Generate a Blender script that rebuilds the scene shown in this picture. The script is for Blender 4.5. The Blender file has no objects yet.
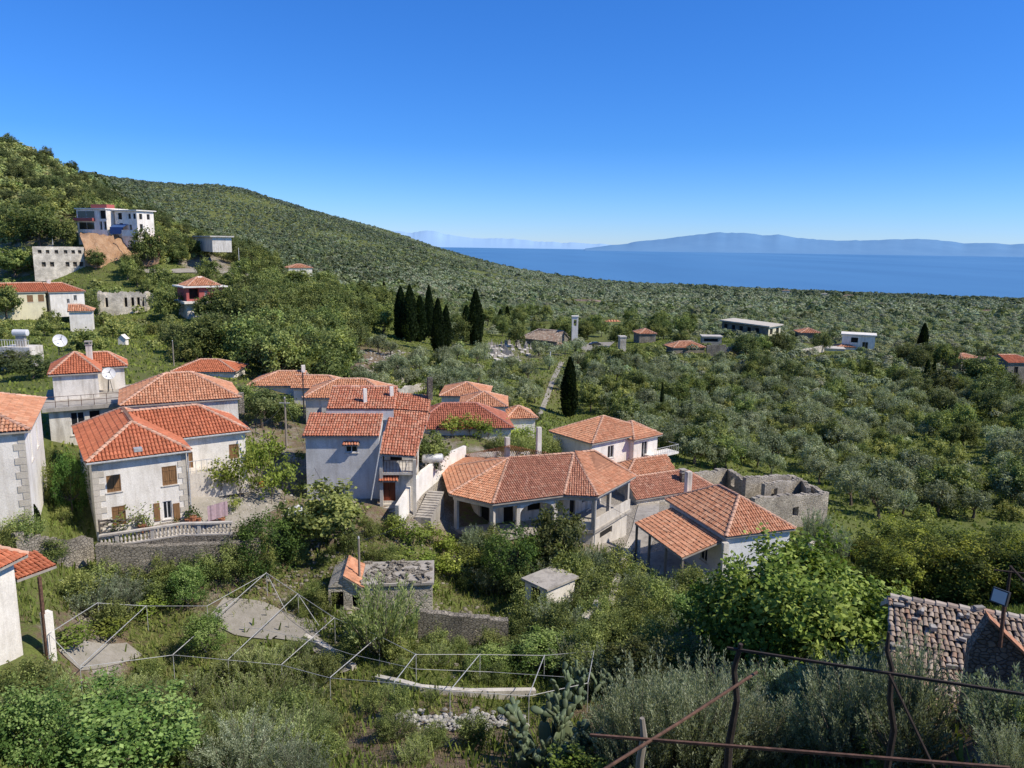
import bpy, math, random
import numpy as np
from mathutils import Matrix, Vector
R_=math.radians
rng=np.random.default_rng(7); random.seed(7)
scene=bpy.context.scene
col=scene.collection
# ------------------------------------------------------------------ camera model (pixel <-> place)
F=770.0; PITCH=math.atan(140/F); ROLL=R_(0.84)
_f=np.array([0,math.cos(PITCH),-math.sin(PITCH)]); _v=np.array([0,math.sin(PITCH),math.cos(PITCH)]); _h=np.array([1.,0,0])
_r=math.cos(ROLL)*_h+math.sin(ROLL)*_v; _u=-math.sin(ROLL)*_h+math.cos(ROLL)*_v
def ray(u,v): return _f+_r*((u-512)/F)+_u*((384-v)/F)
def P(u,v,Y): d=ray(u,v); return d*(Y/d[1])
def pz(u,v,z): d=ray(u,v); return d*(z/d[2])
def proj(p):
    p=np.asarray(p,float); z=p@_f
    return 512+F*(p@_r)/z, 384-F*(p@_u)/z, z
# ------------------------------------------------------------------ terrain: heights surveyed at a few places, smooth between
# u, v, Y(depth)
TP=[ # near slope below the viewpoint
(512,768,27.5),(100,768,27),(300,768,27.5),(700,768,26),(900,768,22),(1024,768,18),(0,768,24),
(512,700,37),(300,700,37.5),(150,700,37),(400,660,40.5),(560,690,38),(640,700,36),(60,690,35),(200,640,42.5),(300,640,42.5),(120,612,44.5),(220,606,45.5),(300,600,48),
(480,650,42.5),(560,640,45),(640,640,44),(720,640,44),(800,680,37),(860,700,31),(960,640,30),(1024,640,28),
(130,592,46.6),(200,592,46.8),(110,545,49.3),(240,545,51.3),(160,541,50),(260,520,55),(60,520,50),(20,518,46),(0,600,40),(40,640,37),(70,560,47),
(330,520,56),(340,570,50.5),(300,560,51.5),(400,570,52.5),(330,502,60),(390,498,61),(430,510,61.5),(430,470,68),(480,440,78),(440,455,73),
(450,545,60),(500,555,58.5),(550,560,58),(600,560,59.5),(640,555,64),(660,530,68),(520,600,52),(480,620,49),(600,600,53),(680,600,53),(650,580,57),
(700,580,56),(760,570,58),(820,560,62),(880,590,62),(960,600,60),(1024,600,58),(840,530,76),(780,525,76),(720,510,78),(900,520,84),
(110,440,70),(60,470,58),(200,430,68),(0,440,60),(-200,560,45),(-200,430,80),(270,440,74),(300,470,67),(350,440,74),(250,400,84),
(560,470,86),(640,470,94),(600,450,100),(690,470,100),(560,430,112),(480,420,105),(420,400,118),(300,385,105),(210,375,100),(150,350,118),(60,350,122),(0,350,120),
(1024,500,95),(900,470,112),(800,480,104),(1024,450,125),(900,430,150),(1024,420,165),(700,430,135),(800,400,180),(620,400,150),(568,416,140),(700,390,190),
(500,380,155),(430,380,150),(380,385,140),(350,380,140),(470,346,232),(545,345,272),(620,350,250),(690,352,240),(750,337,300),(860,352,285),(810,345,300),(1010,380,235),(950,370,260),(600,340,310),
(330,335,190),(250,335,165),(100,320,185),(30,320,165),(60,282,215),(0,285,215),(105,237,242),(40,215,262),(0,225,250),(0,170,335),(200,305,195),(200,268,242),(260,272,262),(300,278,325),(150,300,200),(400,330,240),(360,300,380),
(-120,130,390),(-250,200,330),(-250,330,150),(0,141,410),(40,158,400),(75,184,385),(110,206,380),(140,225,390),(200,248,420),(250,268,470),
(95,178,1500),(-60,160,1500),(150,184,1550),(235,189,1600),(300,209,1650),(400,236,1750),(450,256,1850),(520,274,2000),
(230,230,1150),(300,250,900),(400,275,800),(420,300,450),(500,290,900),(500,310,480),(150,215,900),(350,240,1200),
(600,330,360),(600,310,600),(600,295,930),(600,282,1650),(700,330,350),(700,300,800),(700,288,1500),(850,330,400),(850,310,680),(850,296,1385),(1024,330,430),(1024,315,640),(1024,303,1226),(1200,340,430),(1200,310,1250),(1200,420,190),(1250,560,75),(1250,768,16)]
cp=[P(*t) for t in TP]
# below and beside the viewpoint, and the drop beyond the plain
for x,y,z in [(0,1.5,-1.9),(0,6,-6.2),(-4,5,-5.6),(5,5,-6),(-9,9,-8.6),(9,9,-9.2),(0,12,-10.6),(0,20,-16.2),(-14,18,-14),(12,18,-14.8),(-30,12,-9),(30,12,-9),(-40,30,-13),(40,25,-17),(-10,1,-2),(10,1,-3)]:
    cp.append(np.array([x,y,z],float))
for azd in range(-40,50,10):
    r=3600; a=R_(azd); cp.append(np.array([r*math.sin(a),r*math.cos(a),-260.]))
    r=2600; cp.append(np.array([r*math.sin(a),r*math.cos(a),(-150. if azd>-5 else -40)]))
    r=6000; cp.append(np.array([r*math.sin(a),r*math.cos(a),-300.]))
cp=np.array(cp)
def polar(x,y): return np.arctan2(x,y)*2.2, np.log(np.hypot(x,y)+1e-9)
def _phi(d2): return np.where(d2>1e-12,0.5*d2*np.log(d2+1e-30),0.0)
_ca,_cl=polar(cp[:,0],cp[:,1]); _cs=cp[:,2]/np.hypot(cp[:,0],cp[:,1])
N=len(cp); K=_phi((_ca[:,None]-_ca)**2+(_cl[:,None]-_cl)**2)+np.eye(N)*2e-4
Pm=np.c_[np.ones(N),_ca,_cl]; A=np.block([[K,Pm],[Pm.T,np.zeros((3,3))]])
_w=np.linalg.solve(A,np.r_[_cs,0,0,0])
NA,NR=440,460
AZ=np.linspace(R_(-78),R_(78),NA); LR=np.linspace(math.log(1.2),math.log(6000),NR)
_ga,_gl=np.meshgrid(AZ,LR)
_q=np.c_[(_ga*2.2).ravel(),_gl.ravel()]
_s=np.empty(len(_q))
for i in range(0,len(_q),20000):
    q=_q[i:i+20000]; _s[i:i+20000]=_phi((q[:,0,None]-_ca)**2+(q[:,1,None]-_cl)**2)@_w[:N]+_w[N]+q@_w[N+1:]
GZ=(_s.reshape(NR,NA)*np.exp(_gl))
# gentle small relief
def vnoise(x,y,s,seed=0):
    x=x/s+seed*17.3; y=y/s+seed*5.1
    return (np.sin(x*1.7+1.3*np.sin(y*1.1+seed))*np.cos(y*1.9+1.1*np.sin(x*.8))+.5*np.sin(x*3.7+y*2.9+seed)+.25*np.sin(x*7.1-y*6.3))/1.75
_gr=np.exp(_gl); GX=_gr*np.sin(_ga); GY=_gr*np.cos(_ga)
GZ+=np.clip(_gr*.002,0,2.5)*vnoise(GX,GY,np.clip(_gr*.06,1.5,60))
GZ=np.maximum(GZ,-270)
def T(x,y):
    x=np.asarray(x,float); y=np.asarray(y,float)
    fa=np.clip((np.arctan2(x,y)-AZ[0])/(AZ[1]-AZ[0]),0,NA-1.001); fl=np.clip((np.log(np.hypot(x,y)+1e-9)-LR[0])/(LR[1]-LR[0]),0,NR-1.001)
    i=fl.astype(int); j=fa.astype(int); b=fl-i; a=fa-j
    return GZ[i,j]*(1-a)*(1-b)+GZ[i,j+1]*a*(1-b)+GZ[i+1,j]*(1-a)*b+GZ[i+1,j+1]*a*b
_ts=np.exp(np.linspace(math.log(4),math.log(5500),1600))
def g(u,v,ymin=4):
    "the place on the ground seen at a pixel"
    d=ray(u,v); d=d/math.hypot(d[0],d[1]); t=_ts[_ts>=ymin]
    p=t[:,None]*d; below=p[:,2]<T(p[:,0],p[:,1])
    if not below.any(): k=len(t)-1
    else: k=int(np.argmax(below))
    if k>0:
        lo,hi=t[k-1],t[k]
        for _ in range(20):
            m=(lo+hi)/2
            if m*d[2]<T(m*d[0],m*d[1]): hi=m
            else: lo=m
        m=(lo+hi)/2
    else: m=t[0]
    q=m*d; return np.array([q[0],q[1],float(T(q[0],q[1]))])
# ------------------------------------------------------------------ object helpers
def tag(o,label=None,cat=None,group=None,kind=None):
    if label: o['label']=label
    if cat: o['category']=cat
    if group: o['group']=group
    if kind: o['kind']=kind
    return o
def thing(name,label,cat,loc=(0,0,0),group=None,rz=0):
    o=bpy.data.objects.new(name,None); col.objects.link(o); o.empty_display_size=.3
    o.location=Vector([float(c) for c in loc]); o.rotation_euler=(0,0,rz)
    o['_o']=1; del o['_o']
    return tag(o,label,cat,group)
def npmesh(name,V,Fs,mat,C=None,smooth=False,Fm=None,mats=None):
    me=bpy.data.meshes.new(name); V=np.asarray(V,np.float32); Fs=np.asarray(Fs,np.int32); k=Fs.shape[1]; n=len(Fs)
    me.vertices.add(len(V)); me.vertices.foreach_set('co',V.ravel())
    me.loops.add(n*k); me.loops.foreach_set('vertex_index',Fs.ravel())
    me.polygons.add(n); me.polygons.foreach_set('loop_start',np.arange(0,n*k,k,dtype=np.int32))
    try: me.polygons.foreach_set('loop_total',np.full(n,k,np.int32))
    except Exception: pass
    if C is not None:
        at=me.color_attributes.new('col','FLOAT_COLOR','POINT'); C=np.asarray(C,np.float32)
        if C.shape[1]==3: C=np.c_[C,np.ones(len(C),np.float32)]
        at.data.foreach_set('color',C.astype(np.float32).ravel())
    for m in (mats or [mat]): me.materials.append(m)
    if Fm is not None: me.polygons.foreach_set('material_index',np.asarray(Fm,np.int32))
    if smooth: me.polygons.foreach_set('use_smooth',np.ones(n,bool))
    me.update(calc_edges=True); return me
def put(name,me,parent=None,loc=None):
    o=bpy.data.objects.new(name,me); col.objects.link(o)
    if parent is not None:
        o.parent=parent
    if loc is not None: o.location=Vector([float(c) for c in loc])
    return o
class MB:
    "collects polygons (world coords); build() links them as one mesh, local to its parent's origin"
    def __init__(s): s.V=[]; s.F=[]; s.C=[]
    def face(s,pts,c=(1,1,1)):
        i=len(s.V); s.V+= [tuple(float(q) for q in p) for p in pts]; s.C+=[c]*len(pts); s.F.append(tuple(range(i,i+len(pts))))
    def quads(s,V,Fq,C):
        i=len(s.V); s.V+=[tuple(p) for p in V.tolist()]; s.C+=[tuple(c) for c in C.tolist()]; s.F+=[tuple(int(a)+i for a in f) for f in Fq.tolist()]
    def box(s,o,ax,ay,az,c=(1,1,1)):
        "box from corner o with edge vectors"
        o,ax,ay,az=[np.asarray(q,float) for q in (o,ax,ay,az)]
        p=[o,o+ax,o+ax+ay,o+ay,o+az,o+ax+az,o+ax+ay+az,o+ay+az]
        fs=[(0,3,2,1),(4,5,6,7),(0,1,5,4),(1,2,6,5),(2,3,7,6),(3,0,4,7)]
        if np.dot(np.cross(ax,ay),az)<0: fs=[f[::-1] for f in fs]
        for f in fs: s.face([p[i] for i in f],c)
    def cbox(s,c0,t,w,d,h,c=(1,1,1)):
        "upright box centred on c0 (bottom), t = direction of the width"
        t=np.asarray(t,float); t=t/np.linalg.norm(t); n=np.array([-t[1],t[0],0])
        s.box(np.asarray(c0)-t*w/2-n*d/2,t*w,n*d,(0,0,h),c)
    def prism(s,poly,z0,z1,c=(1,1,1),top=True,bot=True):
        n=len(poly)
        for i in range(n):
            a,b=poly[i],poly[(i+1)%n]
            s.face([(a[0],a[1],z0),(b[0],b[1],z0),(b[0],b[1],z1),(a[0],a[1],z1)],c)
        if top: s.face([(p[0],p[1],z1) for p in poly],c)
        if bot: s.face([(p[0],p[1],z0) for p in poly[::-1]],c)
    def tube(s,pts,r,seg=6,c=(1,1,1),cap=True):
        pts=[np.asarray(p,float) for p in pts]; n=len(pts); rs=[r]*n if np.isscalar(r) else list(r); rings=[]
        pu=None
        for i,p in enumerate(pts):
            d=pts[min(i+1,n-1)]-pts[max(i-1,0)]; d=d/(np.linalg.norm(d)+1e-12)
            if pu is None: pu=np.array([0,0,1.]) if abs(d[2])<.9 else np.array([1.,0,0])
            x=pu-d*np.dot(pu,d); x/=np.linalg.norm(x)+1e-12; y=np.cross(d,x); pu=x
            rings.append([p+rs[i]*(x*math.cos(2*math.pi*k/seg)+y*math.sin(2*math.pi*k/seg)) for k in range(seg)])
        b=len(s.V)
        for rg in rings:
            s.V+=[tuple(float(q) for q in p) for p in rg]; s.C+=[c]*seg
        for i in range(n-1):
            for k in range(seg):
                a0=b+i*seg+k; a1=b+i*seg+(k+1)%seg
                s.F.append((a0,a1,a1+seg,a0+seg))
        if cap:
            s.F.append(tuple(b+k for k in range(seg))[::-1]); s.F.append(tuple(b+(n-1)*seg+k for k in range(seg)))
    def lathe(s,base,prof,seg=12,c=(1,1,1)):
        "profile [(r,z)] turned about the vertical through base"
        b=len(s.V); base=np.asarray(base,float)
        for r,z in prof:
            for k in range(seg):
                a=2*math.pi*k/seg; s.V.append((base[0]+r*math.cos(a),base[1]+r*math.sin(a),base[2]+z)); s.C.append(c)
        for i in range(len(prof)-1):
            for k in range(seg):
                a0=b+i*seg+k; a1=b+i*seg+(k+1)%seg; s.F.append((a0,a1,a1+seg,a0+seg))
        s.F.append(tuple(b+k for k in range(seg))[::-1]); s.F.append(tuple(b+(len(prof)-1)*seg+k for k in range(seg)))
    def build(s,name,mat,parent=None,label=None,smooth=False):
        me=bpy.data.meshes.new(name); off=np.zeros(3)
        p=parent
        while p is not None: off+=np.array(p.location); p=p.parent
        if parent is None and s.V:
            a=np.array(s.V); off=np.array([a[:,0].mean(),a[:,1].mean(),a[:,2].min()])
        V=(np.array(s.V)-off) if s.V else np.zeros((0,3))
        me.from_pydata(V.tolist(),[],s.F); me.materials.append(mat)
        at=me.color_attributes.new('col','FLOAT_COLOR','POINT')
        C=np.array(s.C,np.float32); at.data.foreach_set('color',np.c_[C,np.ones(len(C),np.float32)].astype(np.float32).ravel())
        if smooth: me.polygons.foreach_set('use_smooth',np.ones(len(me.polygons),bool))
        o=put(name,me,parent,loc=(off if parent is None else None))
        if label: o['label']=label
        return o
# ------------------------------------------------------------------ materials
MATS={}
def newmat(name):
    m=bpy.data.materials.new(name); m.use_nodes=True; nt=m.node_tree; nt.nodes.clear()
    out=nt.nodes.new('ShaderNodeOutputMaterial'); b=nt.nodes.new('ShaderNodeBsdfPrincipled'); nt.links.new(b.outputs[0],out.inputs[0])
    MATS[name]=m; return m,nt,b,out
def nd(nt,t,**k):
    n=nt.nodes.new(t)
    for a,v in k.items():
        if a in n.inputs: n.inputs[a].default_value=v
        else: setattr(n,a,v)
    return n
def mixc(nt,fac,a,b,mode='MIX'):
    m=nt.nodes.new('ShaderNodeMix'); m.data_type='RGBA'; m.blend_type=mode
    for i,x in ((0,fac),(6,a),(7,b)):
        if hasattr(x,'is_output'): nt.links.new(x,m.inputs[i])
        elif i==0: m.inputs[0].default_value=x
        else: m.inputs[i].default_value=(*x,1)
    return m.outputs[2]
def noise(nt,scale,detail=4,rough=.6,vec=None,dist=0):
    n=nd(nt,'ShaderNodeTexNoise'); n.inputs['Scale'].default_value=scale; n.inputs['Detail'].default_value=detail; n.inputs['Roughness'].default_value=rough; n.inputs['Distortion'].default_value=dist
    if vec is not None: nt.links.new(vec,n.inputs['Vector'])
    return n.outputs['Fac']
def ramp(nt,fac,stops):
    r=nt.nodes.new('ShaderNodeValToRGB'); nt.links.new(fac,r.inputs[0]); e=r.color_ramp.elements
    while len(e)<len(stops): e.new(.5)
    for i,(p,c) in enumerate(stops):
        e[i].position=p; e[i].color=(c,c,c,1) if np.isscalar(c) else (*c,1)
    return r.outputs[0]
def objco(nt,scale=(1,1,1)):
    tc=nt.nodes.new('ShaderNodeTexCoord'); mp=nt.nodes.new('ShaderNodeMapping'); nt.links.new(tc.outputs['Object'],mp.inputs[0]); mp.inputs['Scale'].default_value=scale
    return mp.outputs[0]
def bump(nt,b,h,strength=.5,dist=.05):
    n=nt.nodes.new('ShaderNodeBump'); n.inputs['Strength'].default_value=strength; n.inputs['Distance'].default_value=dist
    nt.links.new(h,n.inputs['Height']); nt.links.new(n.outputs[0],b.inputs['Normal'])
def plaster(name,c,dirt=(.32,.29,.25),amt=.6,rough=.9):
    m,nt,b,_=newmat(name); co=objco(nt); cs=objco(nt,(1.6,1.6,.25))
    n1=ramp(nt,noise(nt,.55,6,.65,co),[(.42,0),(.75,1)]); n2=ramp(nt,noise(nt,1.3,5,.6,cs),[(.46,0),(.70,1)])
    c1=mixc(nt,n1,c,tuple(x*.55+y*.45*.8 for x,y in zip(c,dirt)))
    mm=nt.nodes.new('ShaderNodeMath'); mm.operation='MULTIPLY'; nt.links.new(n2,mm.inputs[0]); mm.inputs[1].default_value=amt
    c2=mixc(nt,mm.outputs[0],c1,dirt)
    fine=ramp(nt,noise(nt,14,3,.6,co),[(.3,.82),(.7,1.06)])
    nt.links.new(mixc(nt,1.0,c2,fine,'MULTIPLY'),b.inputs['Base Color']); b.inputs['Roughness'].default_value=rough
    bump(nt,b,noise(nt,9,4,.6,co),.35,.04); return m
def stone(name,ca,cb,mortar,sc=2.6,squash=1.7,bstr=.9):
    m,nt,b,_=newmat(name); co=objco(nt,(1,1,squash)); w=noise(nt,1.2,3,.5,co)
    ad=nt.nodes.new('ShaderNodeMix'); ad.data_type='RGBA'; ad.blend_type='ADD'; ad.inputs[0].default_value=.25; nt.links.new(co,ad.inputs[6])
    nn=nd(nt,'ShaderNodeTexNoise'); nn.inputs['Scale'].default_value=2; nt.links.new(co,nn.inputs['Vector']); nt.links.new(nn.outputs['Color'],ad.inputs[7])
    v=nd(nt,'ShaderNodeTexVoronoi'); v.inputs['Scale'].default_value=sc; nt.links.new(ad.outputs[2],v.inputs['Vector'])
    e=nd(nt,'ShaderNodeTexVoronoi',feature='DISTANCE_TO_EDGE'); e.inputs['Scale'].default_value=sc; nt.links.new(ad.outputs[2],e.inputs['Vector'])
    sep=nt.nodes.new('ShaderNodeSeparateColor'); nt.links.new(v.outputs['Color'],sep.inputs[0])
    c1=mixc(nt,sep.outputs[0],ca,cb); ed=ramp(nt,e.outputs['Distance'],[(0.02,0),(.11,1)])
    c2=mixc(nt,ed,mortar,c1); big=ramp(nt,noise(nt,.5,5,.6,objco(nt)),[(.35,.55),(.68,1.1)])
    nt.links.new(mixc(nt,1.0,c2,big,'MULTIPLY'),b.inputs['Base Color']); b.inputs['Roughness'].default_value=.92
    bump(nt,b,ed,bstr,.08); return m
def simple(name,c,rough=.6,metal=0,var=.3,sc=5,stretch=(1,1,1),bs=.15):
    m,nt,b,_=newmat(name); co=objco(nt,stretch); f=noise(nt,sc,5,.6,co)
    k=ramp(nt,f,[(.3,1-var),(.7,1+var)])
    nt.links.new(mixc(nt,1.0,c,k,'MULTIPLY'),b.inputs['Base Color']); b.inputs['Roughness'].default_value=rough; b.inputs['Metallic'].default_value=metal
    if bs: bump(nt,b,f,bs,.02)
    return m
def colmat(name,rough=.8,var=.35,sc=3,bs=.3,spec=.3):
    "colour comes from the mesh's own colour attribute, weathered by noise"
    m,nt,b,_=newmat(name); at=nt.nodes.new('ShaderNodeAttribute'); at.attribute_name='col'; co=objco(nt)
    f=noise(nt,sc,5,.65,co); k=ramp(nt,f,[(.28,1-var),(.72,1+var*.6)])
    nt.links.new(mixc(nt,1.0,at.outputs['Color'],k,'MULTIPLY'),b.inputs['Base Color']); b.inputs['Roughness'].default_value=rough
    b.inputs['Specular IOR Level'].default_value=spec
    if bs: bump(nt,b,f,bs,.03)
    return m
def leafmat(name,trans=.35,vv=.3,gloss=.12):
    m,nt,b,out=newmat(name); at=nt.nodes.new('ShaderNodeAttribute'); at.attribute_name='col'
    oi=nt.nodes.new('ShaderNodeObjectInfo'); hs=nt.nodes.new('ShaderNodeHueSaturation')
    mr=nt.nodes.new('ShaderNodeMapRange'); mr.inputs['To Min'].default_value=1-vv; mr.inputs['To Max'].default_value=1+vv; nt.links.new(oi.outputs['Random'],mr.inputs[0])
    mul=nt.nodes.new('ShaderNodeMath'); mul.operation='MULTIPLY'; mul.inputs[1].default_value=7.13; nt.links.new(oi.outputs['Random'],mul.inputs[0])
    fr=nt.nodes.new('ShaderNodeMath'); fr.operation='FRACT'; nt.links.new(mul.outputs[0],fr.inputs[0])
    mh=nt.nodes.new('ShaderNodeMapRange'); mh.inputs['To Min'].default_value=.485; mh.inputs['To Max'].default_value=.512; nt.links.new(fr.outputs[0],mh.inputs[0])
    nt.links.new(mr.outputs[0],hs.inputs['Value']); nt.links.new(mh.outputs[0],hs.inputs['Hue']); nt.links.new(at.outputs['Color'],hs.inputs['Color'])
    nt.links.new(hs.outputs[0],b.inputs['Base Color']); b.inputs['Roughness'].default_value=.55; b.inputs['Specular IOR Level'].default_value=gloss
    tr=nt.nodes.new('ShaderNodeBsdfTranslucent'); t2=mixc(nt,1.0,hs.outputs[0],(1.15,1.15,.6),'MULTIPLY'); nt.links.new(t2,tr.inputs[0])
    mx=nt.nodes.new('ShaderNodeMixShader'); mx.inputs[0].default_value=trans; nt.links.new(b.outputs[0],mx.inputs[1]); nt.links.new(tr.outputs[0],mx.inputs[2]); nt.links.new(mx.outputs[0],out.inputs[0])
    return m
M_white=plaster('white_plaster',(.93,.88,.79),(.52,.46,.37),.5)
M_block=plaster('dressed_stone',(.66,.60,.50),(.45,.40,.32),.6)
M_wgrey=plaster('weathered_plaster',(.82,.77,.68),(.38,.335,.27),.8)
M_blue=plaster('blue_grey_plaster',(.70,.70,.69),(.40,.38,.35),.5)
M_pale=plaster('pale_blue_plaster',(.85,.86,.86),(.55,.53,.5),.3)
M_yellow=plaster('cream_plaster',(.80,.74,.50),(.5,.45,.35),.3)
M_redw=plaster('red_plaster',(.42,.10,.09),(.3,.12,.1),.3)
M_conc=plaster('bare_concrete',(.47,.43,.37),(.23,.205,.175),.7)
M_concl=plaster('pale_concrete',(.68,.63,.55),(.33,.29,.25),.6)
M_stone=stone('field_stone',(.42,.375,.30),(.30,.265,.21),(.22,.195,.155),4.4,1.5,.8)
M_stonel=stone('pale_stone',(.74,.68,.57),(.58,.52,.42),(.52,.47,.38),3.0,1.5,.6)
M_stoned=stone('dark_stone',(.24,.21,.17),(.15,.13,.105),(.09,.08,.065),4.6,1.5,.8)
M_ruin=stone('ruin_stone',(.64,.57,.46),(.48,.42,.335),(.36,.315,.25),4.0,1.5,.8)
M_cream=stone('cream_rubble',(.92,.84,.70),(.76,.68,.55),(.66,.59,.48),3.0,1.5,.5)
M_tile=colmat('roof_tile',.75,.30,2.2,.2)
M_wood=simple('shutter_wood',(.24,.13,.055),.6,0,.35,3,(6,6,.6))
M_wood2=simple('grey_wood',(.22,.19,.155),.85,0,.4,3,(6,6,.6))
M_reddoor=simple('red_door_paint',(.20,.045,.02),.45,0,.3,2)
M_glass=simple('window_glass',(.02,.024,.028),.12,0,.1,2,bs=0)
M_dark=simple('shade_black',(.012,.011,.01),.95,0,.3,2,bs=0)  # black colour standing in for unlit interiors
M_frame=simple('white_frame',(.7,.69,.66),.5,0,.1,4)
M_galv=simple('galvanised_pipe',(.50,.50,.49),.5,.2,.25,8)
M_rust=simple('rusty_iron',(.12,.062,.042),.9,.0,.55,9,bs=.5)
M_rustd=simple('dark_rusty_iron',(.035,.024,.019),.9,.0,.5,9,bs=.5)
M_iron=simple('dark_iron',(.05,.05,.052),.6,.4,.3,6)
M_dish=simple('dish_paint',(.72,.72,.71),.45,0,.08,3,bs=0)
M_pole=simple('pole_wood',(.27,.235,.19),.9,0,.3,3,(5,5,.4),.3)
M_col=colmat('painted',.7,.2,4,.15)
M_rock=colmat('rock',.92,.45,3,.8)
M_leaf=leafmat('foliage'); M_leafg=leafmat('glossy_foliage',.3,.2,.12); M_far=leafmat('far_foliage',.2,.0,.1)
M_bark=colmat('bark',.95,.45,6,.8)
M_cactus=leafmat('cactus_skin',.02,.1,.3)
# ------------------------------------------------------------------ ground sheet
ZP=[ # u,v,  grass, earth, rock
(380,720,.28,.75,.0),(470,725,.25,.8,.05),(430,745,.3,.7,0),(300,735,.35,.65,0),(330,690,.9,.2,.0),(560,735,.4,.6,.1),(250,640,.6,.3,.4),(400,665,.9,.15,.1),(500,680,.9,.2,.05),(150,690,.8,.2,0),(60,730,.7,.3,0),
(330,645,.85,.2,.2),(280,600,.45,.4,.4),(110,655,.2,.3,.6),(150,640,.6,.5,.1),(330,560,.55,.5,.15),(280,560,.5,.5,.2),(380,600,.55,.4,.3),(430,560,.6,.4,.2),(490,600,.6,.4,.3),(60,480,1,.1,0),(30,540,.7,.3,.1),
(240,500,.2,.3,.7),(210,520,.1,.3,.8),(340,500,.3,.4,.5),(420,500,.2,.3,.6),(460,440,.5,.3,.4),(640,550,.1,.3,.9),(600,600,.7,.3,.1),(700,640,.6,.4,.1),(850,720,.5,.5,.1),(960,720,.3,.7,.1),(760,740,.5,.5,.2),
(400,375,.55,.45,.1),(370,365,.3,.8,.2),(440,390,.9,.2,.05),(520,400,.6,.45,.05),(480,370,.8,.2,.1),(550,390,.5,.4,.2),(620,400,.9,.1,0),(700,420,.95,.1,0),(800,400,.95,.15,0),(860,370,1,.1,0),(900,450,.8,.2,0),(840,540,.9,.3,0),(870,520,.9,.2,0),(1000,460,.8,.2,0),(800,470,.8,.2,0),
(100,270,.5,.6,.1),(150,270,.9,.1,.0),(180,290,1,.0,0),(90,295,.95,0,.05),(130,305,.9,.1,.1),(20,250,.5,.3,.4),(30,235,.5,.3,.5),(20,205,.2,.9,.1),(60,190,.7,.3,.1),(200,265,.3,.3,.6),(240,300,.8,.2,.1),(330,300,.7,.3,0),(860,350,.6,.4,.1),(900,355,.5,.5,.1),
(250,220,.6,.3,.15),(150,200,.6,.3,.2),(400,260,.7,.3,.05),(600,300,.75,.25,0),(800,310,.75,.2,0),(1000,320,.8,.2,0),(520,355,.5,.3,.4),(600,345,.7,.3,.2)]
ZP_=np.array([g(a,b)[:2] for a,b,*_ in ZP]); ZC_=np.array([t[2:] for t in ZP])
ZA_,ZL_=polar(ZP_[:,0],ZP_[:,1])
qa,ql=polar(GX.ravel(),GY.ravel())
W=np.zeros((len(qa),3)); S=np.zeros(len(qa))
for i in range(len(ZP_)):
    w=1/((qa-ZA_[i])**2+(ql-ZL_[i])**2+.0015)**1.6; W+=w[:,None]*ZC_[i]; S+=w
W/=S[:,None]
# worn ground: the trodden bits are stored as weights, the material breaks them up
idx=np.arange(NR*NA).reshape(NR,NA)
Fq=np.stack([idx[:-1,:-1],idx[:-1,1:],idx[1:,1:],idx[1:,:-1]],-1).reshape(-1,4)
m,nt,b,_=newmat('hillside_ground'); at=nt.nodes.new('ShaderNodeAttribute'); at.attribute_name='col'
sp=nt.nodes.new('ShaderNodeSeparateColor'); nt.links.new(at.outputs['Color'],sp.inputs[0])
geo=nt.nodes.new('ShaderNodeTexCoord'); co=geo.outputs['Object']
n_a=noise(nt,.35,8,.7,co); n_b=noise(nt,2.2,6,.7,co); n_c=noise(nt,9,5,.65,co); n_far=noise(nt,.03,8,.75,co)
gr=mixc(nt,ramp(nt,n_b,[(.35,0),(.65,1)]),(.10,.13,.03),(.20,.235,.065)); gr=mixc(nt,ramp(nt,n_a,[(.4,0),(.7,1)]),gr,(.15,.145,.06)); gr=mixc(nt,ramp(nt,n_far,[(.35,0),(.6,.6)]),gr,(.13,.165,.045))
ea=mixc(nt,ramp(nt,n_b,[(.3,0),(.7,1)]),(.15,.105,.07),(.27,.205,.145)); ro=mixc(nt,ramp(nt,n_c,[(.35,0),(.65,1)]),(.20,.175,.14),(.43,.39,.33))
def thr(w,n,k=.55):
    a=nt.nodes.new('ShaderNodeMath'); a.operation='MULTIPLY_ADD'; nt.links.new(n,a.inputs[0]); a.inputs[1].default_value=k*2; nt.links.new(w,a.inputs[2])
    s=nt.nodes.new('ShaderNodeMath'); s.operation='SUBTRACT'; nt.links.new(a.outputs[0],s.inputs[0]); s.inputs[1].default_value=k
    return ramp(nt,s.outputs[0],[(.38,0),(.56,1)])
c=mixc(nt,thr(sp.outputs[0],n_b),ea,gr); c=mixc(nt,thr(sp.outputs[2],n_a),c,ro)
c=mixc(nt,1.0,c,ramp(nt,n_c,[(.3,.7),(.7,1.15)]),'MULTIPLY')
nt.links.new(c,b.inputs['Base Color']); b.inputs['Roughness'].default_value=.95; b.inputs['Specular IOR Level'].default_value=.15
bump(nt,b,n_c,.9,.12)
me=npmesh('ground',np.c_[GX.ravel(),GY.ravel(),GZ.ravel()],Fq[:,::-1],m,W,True); me.flip_normals() if me.polygons[1000].normal.z<0 else None
tag(put('ground',me),kind='structure')
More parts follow.
